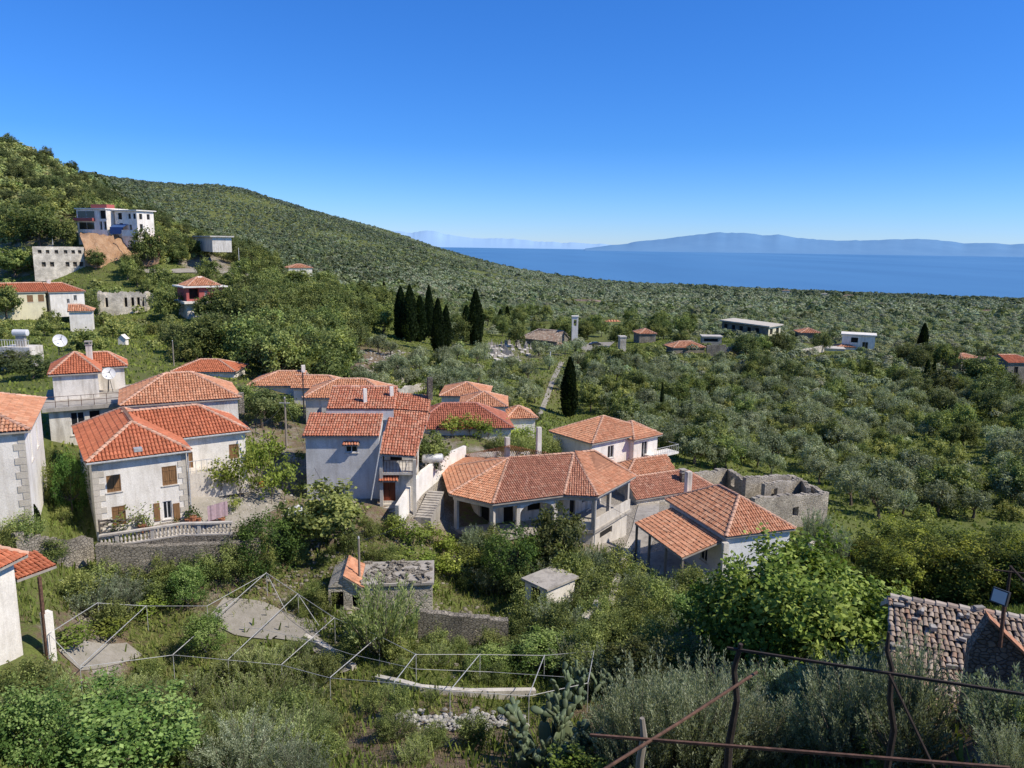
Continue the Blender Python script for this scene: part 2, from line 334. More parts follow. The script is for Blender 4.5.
# ------------------------------------------------------------------ sea
SEA=-250.
m,nt,b,_=newmat('sea_water'); co=objco(nt,(1,.22,1))
n1=noise(nt,.0007,6,.6,co); n2=noise(nt,.00012,4,.6,co)
c=mixc(nt,ramp(nt,n1,[(.35,0),(.65,1)]),(.072,.20,.40),(.088,.235,.45)); c=mixc(nt,ramp(nt,n2,[(.4,0),(.65,1)]),c,(.105,.26,.48))
nt.links.new(c,b.inputs['Base Color']); b.inputs['Roughness'].default_value=.6; b.inputs['Specular IOR Level'].default_value=.12
rr=np.r_[np.exp(np.linspace(math.log(900),math.log(60000),40))]; aa=np.linspace(-R_(80),R_(80),65)
V=np.stack([np.outer(rr,np.sin(aa)),np.outer(rr,np.cos(aa)),np.full((40,65),SEA)-np.outer((rr/60000)**2*20,np.ones(65))],-1).reshape(-1,3)
i=np.arange(40*65).reshape(40,65); Fs=np.stack([i[:-1,:-1],i[1:,:-1],i[1:,1:],i[:-1,1:]],-1).reshape(-1,4)
me=npmesh('sea',V,Fs,m,None,True)
if me.polygons[0].normal.z<0: me.flip_normals()
tag(put('sea',me),kind='structure')
# ------------------------------------------------------------------ the island range and the far coast
def range_(name,prof,Y,c1,c2,seed):
    m,nt,b,_=newmat(name+'_slopes'); co=objco(nt)
    n=noise(nt,.0006,6,.6,co); nt.links.new(mixc(nt,ramp(nt,n,[(.35,0),(.65,1)]),c1,c2),b.inputs['Base Color']); b.inputs['Roughness'].default_value=1; b.inputs['Specular IOR Level'].default_value=0  # hill colours have the bluish distance haze painted in
    us=np.linspace(prof[0][0],prof[-1][0],160); vs=np.interp(us,[p[0] for p in prof],[p[1] for p in prof])
    r=np.random.default_rng(seed); vs=vs+np.convolve(r.normal(0,.8,160),np.ones(4)/4,'same')*np.clip((248.5-vs)/6,0,1)
    prof3=[]
    for k,(w,dy) in enumerate([(0,-5000),(.25,-3400),(.55,-1900),(.8,-800),(1,0),(.6,2500),(0,5000)]):
        row=[]
        for u,v in zip(us,vs):
            p=P(u,v,Y); h=p[2]-(SEA-25); wob=1
            row.append([p[0]*(Y+dy)/Y,Y+dy,SEA-25+max(h,0)*w*wob])
        prof3.append(row)
    V=np.array(prof3).reshape(-1,3); i=np.arange(7*160).reshape(7,160); Fs=np.stack([i[:-1,:-1],i[:-1,1:],i[1:,1:],i[1:,:-1]],-1).reshape(-1,4)
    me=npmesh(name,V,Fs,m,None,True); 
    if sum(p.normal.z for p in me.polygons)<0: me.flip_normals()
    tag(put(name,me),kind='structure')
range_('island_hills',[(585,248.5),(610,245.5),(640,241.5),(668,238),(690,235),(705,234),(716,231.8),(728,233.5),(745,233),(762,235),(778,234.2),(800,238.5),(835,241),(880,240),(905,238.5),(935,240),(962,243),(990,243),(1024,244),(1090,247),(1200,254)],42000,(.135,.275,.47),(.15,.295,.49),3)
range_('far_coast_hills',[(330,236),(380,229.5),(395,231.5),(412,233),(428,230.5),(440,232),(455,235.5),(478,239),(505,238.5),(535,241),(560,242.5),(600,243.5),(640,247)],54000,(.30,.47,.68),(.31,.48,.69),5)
# ------------------------------------------------------------------ daylight
SUN_AZ,SUN_EL=R_(106),R_(47)
w=bpy.data.worlds.new('World'); scene.world=w; w.use_nodes=True; nt=w.node_tree
bg=nt.nodes['Background']; sk=nt.nodes.new('ShaderNodeTexSky'); sk.sky_type='NISHITA'; sk.sun_disc=False; sk.sun_elevation=SUN_EL; sk.sun_rotation=SUN_AZ
sk.altitude=300; sk.air_density=1.0; sk.dust_density=.0; sk.ozone_density=4.0
hs=nt.nodes.new('ShaderNodeHueSaturation'); hs.inputs['Saturation'].default_value=1.12; hs.inputs['Value'].default_value=1.0
nt.links.new(sk.outputs[0],hs.inputs['Color'])
tn=nt.nodes.new('ShaderNodeMix'); tn.data_type='RGBA'; tn.blend_type='MULTIPLY'; tn.inputs[0].default_value=1; nt.links.new(hs.outputs[0],tn.inputs[6]); tn.inputs[7].default_value=(.74,.98,1.33,1)
tcw=nt.nodes.new('ShaderNodeTexCoord'); sxyz=nt.nodes.new('ShaderNodeSeparateXYZ'); nt.links.new(tcw.outputs['Generated'],sxyz.inputs[0])
hz=ramp(nt,sxyz.outputs[2],[(0,(.80,.86,1.12)),(.04,(.68,.82,1.07)),(.12,(.47,.73,.97)),(.3,(.50,.82,1.04)),(.58,(.54,.90,1.09)),(.8,(.80,.74,.64))]); t2=nt.nodes.new('ShaderNodeMix'); t2.data_type='RGBA'; t2.blend_type='MULTIPLY'; t2.inputs[0].default_value=1; nt.links.new(tn.outputs[2],t2.inputs[6]); nt.links.new(hz,t2.inputs[7])
nt.links.new(t2.outputs[2],bg.inputs[0]); bg.inputs[1].default_value=.12
L=bpy.data.lights.new('sun','SUN'); L.energy=5.0; L.angle=R_(.5); L.color=(1,.915,.79)
so=bpy.data.objects.new('sun',L); col.objects.link(so)
sd=Vector((math.sin(SUN_AZ)*math.cos(SUN_EL),math.cos(SUN_AZ)*math.cos(SUN_EL),math.sin(SUN_EL)))
so.rotation_euler=sd.to_track_quat('Z','Y').to_euler(); so.location=(60,-20,60)
# ------------------------------------------------------------------ camera
cd=bpy.data.cameras.new('camera'); cam=bpy.data.objects.new('camera',cd); col.objects.link(cam); scene.camera=cam
cd.sensor_fit='HORIZONTAL'; cd.sensor_width=36; cd.lens=36*F/1024; cd.clip_start=.1; cd.clip_end=120000
M3=np.stack([_r,_u,-_f],1)
cam.matrix_world=Matrix([[*M3[0],0],[*M3[1],0],[*M3[2],0],[0,0,0,1]])
scene.view_settings.view_transform='Standard'; scene.view_settings.look='None'; scene.view_settings.exposure=0
scene.render.engine='CYCLES'; scene.cycles.use_denoising=True; scene.cycles.max_bounces=6; scene.cycles.transparent_max_bounces=4
# ------------------------------------------------------------------ roofs laid tile by tile
PAL={'red':[(.54,.185,.10),(.51,.17,.09),(.57,.205,.115),(.48,.155,.085)],
 'orange':[(.60,.29,.175),(.65,.335,.21),(.55,.245,.14),(.67,.39,.26),(.49,.21,.12)],
 'mottled':[(.55,.22,.135),(.50,.17,.10),(.58,.29,.20),(.44,.145,.09),(.58,.34,.25)],
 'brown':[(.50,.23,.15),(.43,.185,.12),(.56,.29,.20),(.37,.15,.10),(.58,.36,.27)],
 'old':[(.35,.265,.20),(.29,.205,.15),(.42,.335,.26),(.23,.175,.135),(.48,.41,.335),(.35,.20,.13)],
 'darkred':[(.42,.115,.08),(.36,.10,.07),(.47,.14,.10)],
 'redsheet':[(.36,.085,.05)]}
PAL={k:[(r_*1.02,g_*.98,b_*.90) for r_,g_,b_ in v] if k!='old' else v for k,v in PAL.items()}
PAL['darkred']=[(.43,.145,.085),(.38,.125,.075),(.48,.175,.105)]
def A3(p): return np.asarray(p,float)
def tile_facet(mb,pts,pal,pu=.22,course=.36,jit=.008,r2=None,lift=.0):
    "barrel tiles in rows up the slope of one flat piece of roof; first edge = eave"
    r=r2 or rng; p=[A3(q) for q in pts]; u=p[1]-p[0]; u/=np.linalg.norm(u)
    n=None
    for q in p[2:]:
        nn=np.cross(u,q-p[0])
        if np.linalg.norm(nn)>1e-6: n=nn if n is None else n+nn
    n/=np.linalg.norm(n)
    if n[2]<0: n=-n
    s=np.cross(n,u)
    q2=[(float((q-p[0])@u),float((q-p[0])@s)) for q in p]
    us=[a for a,_ in q2]; pal=np.array(PAL[pal]); k0=math.floor(min(us)/pu); k1=math.ceil(max(us)/pu)
    base=[];
    for k in range(k0,k1+1):
        uc=(k+.5)*pu; vs=[]
        for i in range(len(q2)):
            (a,va),(b,vb)=q2[i],q2[(i+1)%len(q2)]
            if (a-uc)*(b-uc)<=0 and abs(a-b)>1e-9: vs.append(va+(vb-va)*(uc-a)/(b-a))
        if len(vs)<2: continue
        v0,v1=min(vs)-.05,max(vs)
        nv=max(1,int(math.ceil((v1-v0)/course-.15)))
        for j in range(nv):
            a=v0+j*course; base.append((uc,a,min(a+course*1.12,v1+.04)))
    if not base: return
    B=np.array(base); n_=len(B); th=np.array([0,55,90,125,180])*math.pi/180
    ju=r.normal(0,jit,n_); jn=r.normal(0,jit*.6,n_); jr=1+r.normal(0,.04,n_); jy=r.normal(0,jit*.8,n_)
    V=np.zeros((n_,10,3)); 
    for e in (0,1):
        rad=pu*(.50 if e==0 else .40)*jr; vv=B[:,1+e]; h=(.045 if e==0 else .012)+jn+lift
        for t in range(5):
            uu=B[:,0]+ju+(jy if e else -jy)+rad*np.cos(th[t]); hh=h+rad*.62*np.sin(th[t])
            V[:,e*5+t]=p[0]+uu[:,None]*u+vv[:,None]*s+hh[:,None]*n
    lf=vnoise(B[:,0]+p[0][0],B[:,1]*.7+p[0][1],2.6,int(abs(p[0][0])*3)%7)*.75+.15*np.sin(B[:,1]/course*2.1)+r.normal(0,.42,n_); pi=np.clip(((lf+1.1)/2.2*len(pal)).astype(int),0,len(pal)-1); C=pal[pi]*.55+pal.mean(0)*.45; C=C*(1+r.normal(0,.06,(n_,1)))
    Cf=np.repeat(C,10,0); o=np.arange(n_)*10
    Fq=np.concatenate([np.stack([o+t+1,o+t,o+5+t,o+5+t+1],-1) for t in range(4)])
    # the open lower end shows dark
    mb.quads(V.reshape(-1,3),Fq,np.clip(Cf,0,1))
def ridge(mb,a,b,pal,w=.3,l=.4,white=False):
    a,b=A3(a),A3(b); d=b-a; L=np.linalg.norm(d); 
    if L<.2: return
    d/=L; x=np.cross(d,[0,0,1]); x/=np.linalg.norm(x); y=np.cross(x,d); pal=np.array(PAL[pal]); n=max(1,int(L/l))
    for i in range(n):
        s0,s1=L*i/n,L*(i+1.1)/n
        c=pal[rng.integers(0,len(pal))]*(1+rng.normal(0,.08)); c=c*.9+.08
        if white: c=np.array([.60,.36,.25])*(1+rng.normal(0,.1))
        V=[]
        for s,rr,up in ((s0,w*.5,.06),(s1,w*.43,.03)):
            for t in range(5):
                an=math.pi*t/4; V.append(a+d*s+x*rr*math.cos(an)+y*(up+rr*.75*math.sin(an)-.02))
        mb.quads(np.array(V),np.array([[t+1,t,5+t,6+t] for t in range(4)]),np.repeat(np.clip(c,0,1)[None],10,0))
def slab(mb,pts,th=.14,drop=.03,c=(.2,.12,.08)):
    p=[A3(q)-A3((0,0,drop)) for q in pts]; n=np.cross(p[1]-p[0],p[2]-p[0])
    if n[2]<0: p=p[::-1]
    mb.face(p,c); q=[a-A3((0,0,th)) for a in p]; mb.face(q[::-1],(.35,.32,.28))
    for i in range(len(p)):
        j=(i+1)%len(p); mb.face([q[i],q[j],p[j],p[i]],(.4,.36,.31))
def roof_facets(parent,facets,pal,ridges=(),pu=.22,course=.36,jit=.008,name='roof',white=True,mat=None,pals=None):
    mb=MB()
    for k,f in enumerate(facets):
        slab(mb,f,c=tuple(np.array(PAL[(pals or {}).get(k,pal)][0])*.55)); tile_facet(mb,f,(pals or {}).get(k,pal),pu,course,jit)
    for a,b in ridges: ridge(mb,a,b,pal,w=max(.3,pu*1.35),white=white)
    return mb.build(name,mat or M_tile,parent)
def lift(p,h): p=A3(p); return A3((p[0],p[1],p[2]+h))
def hip_facets(rect,h,hip0=True,hip1=True):
    "rect a,b,c,d at eave height, ridge parallel to ab"
    a,b,c,d=[A3(q) for q in rect]; w=np.linalg.norm(d-a); L=np.linalg.norm(b-a); e=(b-a)/L
    m0=(a+d)/2; m1=(b+c)/2; ins=min(w/2,L/2-.01)
    R1=lift(m0+e*(ins if hip0 else 0),h); R2=lift(m1-e*(ins if hip1 else 0),h)
    f=[[a,b,R2,R1],[c,d,R1,R2]]; rd=[(R1,R2)]
    if hip0: f.append([d,a,R1]); rd+=[(a,R1),(d,R1)]
    if hip1: f.append([b,c,R2]); rd+=[(b,R2),(c,R2)]
    return f,rd,R1,R2
def rect_px(p0,Y,p1,depth):
    "eave rectangle: front-left pixel at depth Y, front-right pixel on the same level, depth in metres"
    a=P(*p0,Y); b=pz(*p1,a[2]); e=(b-a)/np.linalg.norm(b-a); n=A3((-e[1],e[0],0)); return [a,b,b+n*depth,a+n*depth]
def inset(rect,o):
    c=sum(A3(q) for q in rect)/len(rect); out=[]; n=len(rect)
    for i in range(n):
        p,a,b=A3(rect[i]),A3(rect[i-1]),A3(rect[(i+1)%n]); e0=(p-a)[:2]; e1=(b-p)[:2]; e0/=np.linalg.norm(e0); e1/=np.linalg.norm(e1)
        n0=np.array([-e0[1],e0[0]]); n1=np.array([-e1[1],e1[0]]); Mx=np.array([n0,n1]); 
        rhs=np.array([n0@p[:2]+o,n1@p[:2]+o]); q=np.linalg.solve(Mx,rhs); out.append(A3((q[0],q[1],p[2])))
    return out
def wall_faces(mb,poly,z0,z1,holes={},reveal=.18,c=(1,1,1),top=False,only=None):
    n=len(poly)
    for i in (only if only is not None else range(n)):
        p0,p1=A3(poly[i])[:2],A3(poly[(i+1)%n])[:2]; L=np.linalg.norm(p1-p0); t=(p1-p0)/L; nn=np.array([-t[1],t[0]])
        hs=[h for h in holes.get(i,[])]
        xs=sorted({0,L,*[q for h in hs for q in h[:2]]}); zs=sorted({z0,z1,*[q for h in hs for q in h[2:4]]})
        def pt(s,z,d=0): q=p0+t*s+nn*d; return (q[0],q[1],z)
        for a,b in zip(xs[:-1],xs[1:]):
            for e,f in zip(zs[:-1],zs[1:]):
                if any(h[0]-1e-6<=a and b<=h[1]+1e-6 and h[2]-1e-6<=e and f<=h[3]+1e-6 for h in hs): continue
                mb.face([pt(a,e),pt(b,e),pt(b,f),pt(a,f)],c)
        for s0,s1,e,f in [h[:4] for h in hs]:
            d=reveal
            mb.face([pt(s0,e),pt(s0,f),pt(s0,f,d),pt(s0,e,d)][::-1],c); mb.face([pt(s1,e),pt(s1,e,d),pt(s1,f,d),pt(s1,f)][::-1],c)
            mb.face([pt(s0,f),pt(s1,f),pt(s1,f,d),pt(s0,f,d)][::-1],c); mb.face([pt(s0,e),pt(s0,e,d),pt(s1,e,d),pt(s1,e)][::-1],c)
    if top: mb.face([(q[0],q[1],z1) for q in poly],c)
def on_wall(poly,i,u,v):
    "where a pixel falls on wall i: metres along, height"
    a,b=A3(poly[i]),A3(poly[(i+1)%len(poly)]); t=(b-a)[:2]; t=t/np.linalg.norm(t); n=np.array([-t[1],t[0]]); d=ray(u,v)
    k=(n@a[:2])/(n@d[:2]); q=d*k; return float((q[:2]-a[:2])@t),float(q[2])
def hole_px(poly,i,x0,y0,x1,y1):
    s0,za=on_wall(poly,i,x0,(y0+y1)/2); s1,zb=on_wall(poly,i,x1,(y0+y1)/2); xm=(x0+x1)/2
    _,zt=on_wall(poly,i,xm,y0); _,zl=on_wall(poly,i,xm,y1); L=np.linalg.norm(A3(poly[(i+1)%len(poly)])[:2]-A3(poly[i])[:2])
    s0,s1=sorted((s0,s1)); return (max(.05,s0),min(L-.05,s1),zl,zt)
def fill(parent,poly,i,h,kind,reveal=.18,sill=True,matS=None):
    "window or door set in a hole of wall i"
    p0,p1=A3(poly[i])[:2],A3(poly[(i+1)%len(poly)])[:2]; L=np.linalg.norm(p1-p0); t=(p1-p0)/L; nn=np.array([-t[1],t[0]]); s0,s1,e,f=h[:4]
    t3=A3((*t,0)); n3=A3((*nn,0)); o=A3((*p0,0))
    def bx(mb,a,b,c,d,dn,th): mb.box(o+t3*a+n3*dn+A3((0,0,c)),t3*(b-a),n3*th,(0,0,d-c))
    w=.07
    if kind=='shutter':
        fr=MB(); 
        for a,b,c,d in ((s0,s0+w,e,f),(s1-w,s1,e,f),(s0+w,s1-w,f-w,f),(s0+w,s1-w,e,e+w)): bx(fr,a,b,c,d,.02,.12)
        wn=fr.build('window',M_wood,parent); m=(s0+s1)/2
        for a,b in ((s0+w+.005,m-.012),(m+.012,s1-w-.005)):
            sh=MB(); bx(sh,a,b,e+w,f-w,.05,.04)
            nb=max(3,int((b-a)/.11))
            for k in range(1,nb): bx(sh,a+(b-a)*k/nb-.008,a+(b-a)*k/nb+.008,e+w+.03,f-w-.03,.038,.012)
            for zz in (e+(f-e)*.22,e+(f-e)*.75): bx(sh,a+.02,b-.02,zz,zz+.07,.03,.02)
            sh.build('shutter',matS or M_wood,wn)
    elif kind in('glass','door','reddoor'):
        fr=MB(); mt={'glass':M_frame,'door':M_wood,'reddoor':M_reddoor}[kind]
        for a,b,c,d in ((s0,s0+w,e,f),(s1-w,s1,e,f),(s0+w,s1-w,f-w,f),(s0+w,s1-w,e,e+w)): bx(fr,a,b,c,d,.07,.09)
        m=(s0+s1)/2
        if kind=='glass': bx(fr,m-.03,m+.03,e+w,f-w,.08,.05)
        wn=fr.build('window' if kind=='glass' else 'door',mt,parent)
        pb=MB()
        if kind=='glass': bx(pb,s0+w,s1-w,e+w,f-w,.12,.02); pb.build('pane',M_glass,wn)
        else:
            for a,b in ((s0+w,m-.01),(m+.01,s1-w)):
                bx(pb,a,b,e+w,f-w,.10,.04); bx(pb,a+.08,b-.08,e+w+.15,(e+f)/2-.05,.088,.012); bx(pb,a+.08,b-.08,(e+f)/2+.08,f-w-.12,.088,.012)
            pb.build('panel',mt,wn)
    else:
        pb=MB(); bx(pb,s0,s1,e,f,reveal+.35 if kind=='void' else reveal-.01,.02); pb.build('opening_shade',M_dark,parent)  # black sheet stands in for the shade inside the hole
    if sill and kind in('shutter','glass'):
        sb=MB(); bx(sb,s0-.1,s1+.1,e-.08,e-.005,-.06,.16); sb.build('sill',M_concl,wn)
def chimney(parent,p,w=.5,h=1.4,mat=None,cap=True):
    mb=MB(); p=A3(p); mb.cbox(p-A3((0,0,.7)),(1,.4,0),w,w,h+.7); o=mb.build('chimney',mat or M_wgrey,parent)
    if cap:
        c=MB(); c.cbox(p+A3((0,0,h)),(1,.4,0),w*1.25,w*1.25,.08); c.cbox(p+A3((0,0,h+.3)),(1,.4,0),w*1.3,w*1.3,.09)
        for a in (-1,1):
            for b_ in (-1,1): c.cbox(p+A3((a*w*.4,b_*w*.4,h+.08)),(1,.4,0),.1,.1,.22)
        c.build('chimney_cap',M_conc,o)
    return o
def zbase(poly,d=.6): return min(float(T(q[0],q[1])) for q in poly)-d
def gable_wall(mb,rect,o,h,c=(1,1,1)):
    "triangles closing the ends of a gabled roof (ridge parallel to ab)"
    a,b,c_,d=rect
    for p,q in ((a,d),(b,c_)):
        m=(A3(p)+A3(q))/2; mb.face([A3(p),A3(q),lift(m,h)] ,c)
def centre(rect): return sum(A3(q) for q in rect)/len(rect)
def house(name,label,cat,rect,h,pal,wmat,ov=.35,hip0=True,hip1=True,axis='ab',zb=None,group=None,holes=[],pu=.22,course=.36,white=True,base=None,jit=.008):
    "rect = eave rectangle; holes = [(edge, px rect or metres, kind)]"
    wl=inset(rect,ov); z1=rect[0][2]-.02; z0=zb if zb is not None else zbase(rect)
    c=centre(rect); root=thing(name,label,cat,(c[0],c[1],z0),group)
    H={}
    for e,r,k in holes:
        hh=hole_px(wl,e,*r) if r[2]>0 else r
        H.setdefault(e,[]).append((*hh,k))
    mb=MB(); wall_faces(mb,wl,z0,z1,H)
    rr=rect if axis=='ab' else [rect[1],rect[2],rect[3],rect[0]]; ww=wl if axis=='ab' else [wl[1],wl[2],wl[3],wl[0]]
    f,rd,R1,R2=hip_facets(rr,h,hip0,hip1)
    if not(hip0 and hip1):
        a,b,c_,d=[A3((q[0],q[1],z1)) for q in ww]; hh=h*.93
        if not hip0: mb.face([d,a,lift((a+d)/2,hh)])
        if not hip1: mb.face([b,c_,lift((b+c_)/2,hh)])
    mb.build('wall',wmat,root)
    roof_facets(root,f,pal,rd,pu,course,jit,white=white)
    for e in H:
        for hh in H[e]: fill(root,wl,e,hh,hh[4])
    return root,wl,R1,R2
DBG=[]
# ================================================================== the near village
# --- red-roofed house of two wings with wooden shutters
rB=rect_px((86,463),49,(191,450),11.8); a,b,c,d=rB; e1=(b-a)/np.linalg.norm(b-a); n1=A3((-e1[1],e1[0],0)); zB=a[2]
def locB(p): p=A3(p)-a; return float(p@e1),float(p@n1)
fl=pz(182,437,zB); fr_=pz(251,431,zB); y2=.5*(locB(fl)[1]+locB(fr_)[1]); xr=locB(fr_)[0]
W2=6.4; rB2=[a+e1*3.0+n1*y2,a+e1*xr+n1*y2,a+e1*xr+n1*(y2+W2),a+e1*3.0+n1*(y2+W2)]
z0=min(float(T(q[0],q[1])) for q in (a,b))-1.0
cB=centre(rB); B=thing('house','white rubble house of two wings with bright red roofs and brown shutters above the balustrade','house',(cB[0],cB[1],z0))
wl=inset(rB,.3); H={0:[]}; 
for r,k in [((106.5,475,121,492),'shutter'),((162,466,177,485),'shutter'),((112,506,126,525),'shutter'),((163,501,172,519),'glass')]: H[0].append((*hole_px(wl,0,*r),k))
mb=MB(); wall_faces(mb,wl,z0,zB-.02,H); mb.build('wall',M_white,B)
for hh in H[0]: fill(B,wl,0,hh,hh[4])
for x0,x1 in ((154,160),(173.5,180)):
    hh=hole_px(wl,0,x0,503,x1,521); sb=MB(); p0=wl[0]; sb.box(p0+e1*hh[0]-n1*.05+A3((0,0,hh[2]-p0[2])),e1*(hh[1]-hh[0]),n1*.04,(0,0,hh[3]-hh[2])); sb.build('shutter',M_wood,B)
wl2=inset(rB2,.3); H={0:[],1:[]}
H[0].append((*hole_px(wl2,0,229,444,239,458.5),'shutter')); H[0].append((*hole_px(wl2,0,188,452,193,468),'door'))
mb=MB(); wall_faces(mb,wl2,z0+.3,zB-.03,H); mb.build('wall',M_white,B)
for hh in H[0]: fill(B,wl2,0,hh,hh[4])
f,rd,R1,R2=hip_facets([b,c,d,a],1.75,True,True); roof_facets(B,f,'red',rd,.24,.40,.004)
f,rd,R1b,R2b=hip_facets(rB2,1.75,False,True); roof_facets(B,f,'red',rd,.24,.40,.004)
# quoins of bare stone on the front wing
for x,w_ in ((0,.55),(5.45,.45)):
    mb=MB()
    for k in range(12):
        ww=w_*(1+.3*(-1)**k); s=wl[0]+e1*(x if x==0 else np.linalg.norm(wl[1]-wl[0])-ww)+A3((0,0,-.35-k*.42)); mb.box(s-n1*.035,e1*ww,n1*.03,(0,0,.40))
    mb.build('quoin',M_block,B)
q=wl[1]+e1*.08-n1*.1; mb=MB(); mb.tube([q+A3((0,0,-.1)),q+A3((0,0,-5.2))],.06,8); mb.build('downpipe',M_galv,B)
for edge in ((a,b),(rB2[0]+e1*3.7,rB2[1])):
    p,q=A3(edge[0]),A3(edge[1]); mb=MB(); mb.tube([p-n1*.1-A3((0,0,.08)),q-n1*.1-A3((0,0,.08))],.07,6); mb.build('gutter',M_galv,B)
# broken skylight patch on the front slope
q=pz(138,451,zB+.75); mb=MB(); mb.cbox(q,e1,.5,.5,.22); mb.build('roof_vent',M_galv,B)
# landing with steps in the corner of the wings
s0_,zz=on_wall(wl2,0,186,470); base=wl2[0]+e1*s0_; base=A3((base[0],base[1],0)); zl=on_wall(wl2,0,190,468)[1]; zg=float(T(base[0],base[1]))
mb=MB(); mb.box(A3((base[0],base[1],zg-.5))-n1*1.5,e1*1.5,n1*1.45,(0,0,zl-zg+.42))
for k in range(9):
    zt=zl-.08-k*(zl-zg)/9; mb.box(A3((base[0],base[1],zg-.6))+e1*(1.5+k*.3)-n1*1.5,e1*.3,n1*1.1,(0,0,zt-zg+.6))
st=mb.build('outside_stair',M_concl,B); mb=MB()
for k in range(8):
    p=A3((base[0],base[1],zl))+e1*(.05+k*.4)-n1*1.46; dz=-max(0,(k*.4-1.45))*(zl-zg)/2.7; mb.tube([p+A3((0,0,dz-.1)),p+A3((0,0,dz+.9))],.022,5)
p=A3((base[0],base[1],zl+.9))-n1*1.46; mb.tube([p,p+e1*1.5,p+e1*3.0+A3((0,0,-(1.55)*(zl-zg)/2.7))],.03,5); mb.build('railing',M_galv,B)
# --- left house cut by the frame
rA_b=P(30,430,45); rA_c=pz(46,398,rA_b[2]); eA=(rA_c-rA_b)/np.linalg.norm(rA_c-rA_b); nA=A3((-eA[1],eA[0],0)); 
rA=[rA_b+nA*9.5,rA_b,rA_b+eA*10.3,rA_b+eA*10.3+nA*9.5]
A_,wA,*_=house('house','white two-storey house at the left edge with a patchy orange roof and tall side windows','house',rA,1.9,'orange',M_white,.35,axis='ad',holes=[(1,(2.2,3.1,rA_b[2]-2.6,rA_b[2]-.9),'glass'),(1,(5.6,6.5,rA_b[2]-2.6,rA_b[2]-.9),'glass')],zb=zbase(rA,1.5))
mb=MB()
for k in range(13):
    ww=.5*(1+.25*(-1)**k); s=wA[1]+A3((0,0,-.4-k*.44)); mb.box(s+nA*(.0)-eA*.035+nA*.0,nA*ww,eA*.03,(0,0,.41))
mb.build('quoin',M_block,A_)
# --- small house on a concrete terrace (dish beside it)
rH=rect_px((48,375),68,(101,372),7.2)
Hh_,wH,R1,R2=house('house','small grey-walled house with red hipped roof standing back on a bare concrete terrace','house',rH,1.5,'red',M_wgrey,.3,axis='ab')
aH=rH[0]; eH=(rH[1]-aH)/np.linalg.norm(rH[1]-aH); nH=A3((-eH[1],eH[0],0))
rH2=[rH[1]-eH*1+nH*4.0,rH[1]+eH*2.3+nH*4.0,rH[1]+eH*2.3+nH*8.2,rH[1]-eH*1+nH*8.2]
f,rd,*_=hip_facets([A3(q)-A3((0,0,.15)) for q in rH2],1.2,False,True); roof_facets(Hh_,f,'red',rd)
mb=MB(); wall_faces(mb,inset(rH2,.3),wH[0][2]-3.2,rH[0][2]-.2); mb.build('wall',M_wgrey,Hh_)
chimney(Hh_,lift(centre(rH)+eH*1.2+nH*1.0,1.0),.5,1.0)
zT=on_wall(wH,0,75,399)[1]; t0=wH[0]-eH*.8; t0[2]=zT
mb=MB(); z00=float(T(t0[0],t0[1]))-1.2; tq=[t0-nH*3.6,t0-nH*3.6+eH*10,t0+nH*6+eH*10,t0+nH*6]
mb.prism([q-nH*0 for q in tq],zT-.35,zT); mb.build('terrace_slab',M_conc,Hh_)
mb=MB(); wi=inset(tq,.45); HH={0:[(1.6,2.7,zT-2.7,zT-.6),(3.1,3.9,zT-2.8,zT-.6)]}; wall_faces(mb,wi,z00,zT-.35,HH); mb.build('lower_wall',M_wgrey,Hh_)
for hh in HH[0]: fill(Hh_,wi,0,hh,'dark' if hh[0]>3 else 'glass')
mb=MB()
for k in range(11):
    p=tq[0]+eH*(k*.99+.05)+nH*.08; mb.tube([p,p+A3((0,0,.95))],.025,5)
for z in (.5,.95): mb.tube([tq[0]+nH*.08+A3((0,0,z)),tq[1]+nH*.08+A3((0,0,z))],.022,5)
mb.build('terrace_railing',M_rust,Hh_)
def dish(label,p,r,dirv,legs,parent=None):
    p=A3(p); t=thing('satellite_dish',label,'satellite dish',p,'satellite dishes on the roofs left')
    dv=A3(dirv)/np.linalg.norm(dirv); x=np.cross(dv,[0,0,1]); x/=np.linalg.norm(x); y=np.cross(x,dv); c=p+A3((0,0,legs)); mb=MB()
    rings=[]
    for k in range(7):
        rr=r*k/6; rings.append([c+dv*(.35*rr*rr/r)+ (x*math.cos(a)+y*math.sin(a))*max(rr,.01) for a in np.linspace(0,2*math.pi,21)[:-1]])
    for k in range(6):
        for j in range(20):
            q=[rings[k][j],rings[k][(j+1)%20],rings[k+1][(j+1)%20],rings[k+1][j]]; mb.face(q); mb.face([z-dv*.02 for z in q[::-1]])
    mb.build('reflector',M_dish,t,smooth=True)
    mb=MB()
    for a in (.3,2.4,4.5): mb.tube([c-dv*.1,p+A3((math.cos(a)*.5*r,math.sin(a)*.5*r,-.2))],.03,5)
    mb.build('stand',M_iron,t); mb=MB(); f=c+dv*r*.9
    for a in (0,2.1,4.2): mb.tube([c+dv*.3*r+(x*math.cos(a)+y*math.sin(a))*r*.95,f],.015,4)
    mb.tube([f-dv*.08,f+dv*.06],.06,8); mb.build('feed_arm',M_iron,t); return t
dish('white satellite dish on a blue-grey stand at the end of the concrete terrace',pz(110,392,zT),.6,(.55,-.75,.5),1.75)
# --- long orange house behind the two-winged one
rI=rect_px((119,406),62,(241,397.5),7.5)
I_,wI,*_=house('house','long low house with mottled orange roof behind the red two-winged house','house',rI,1.9,'orange',M_wgrey,.25,axis='ab')
chimney(I_,lift(rI[1]-A3((.2,-.6,.6)),-.2),.45,1.1,M_stone,False)
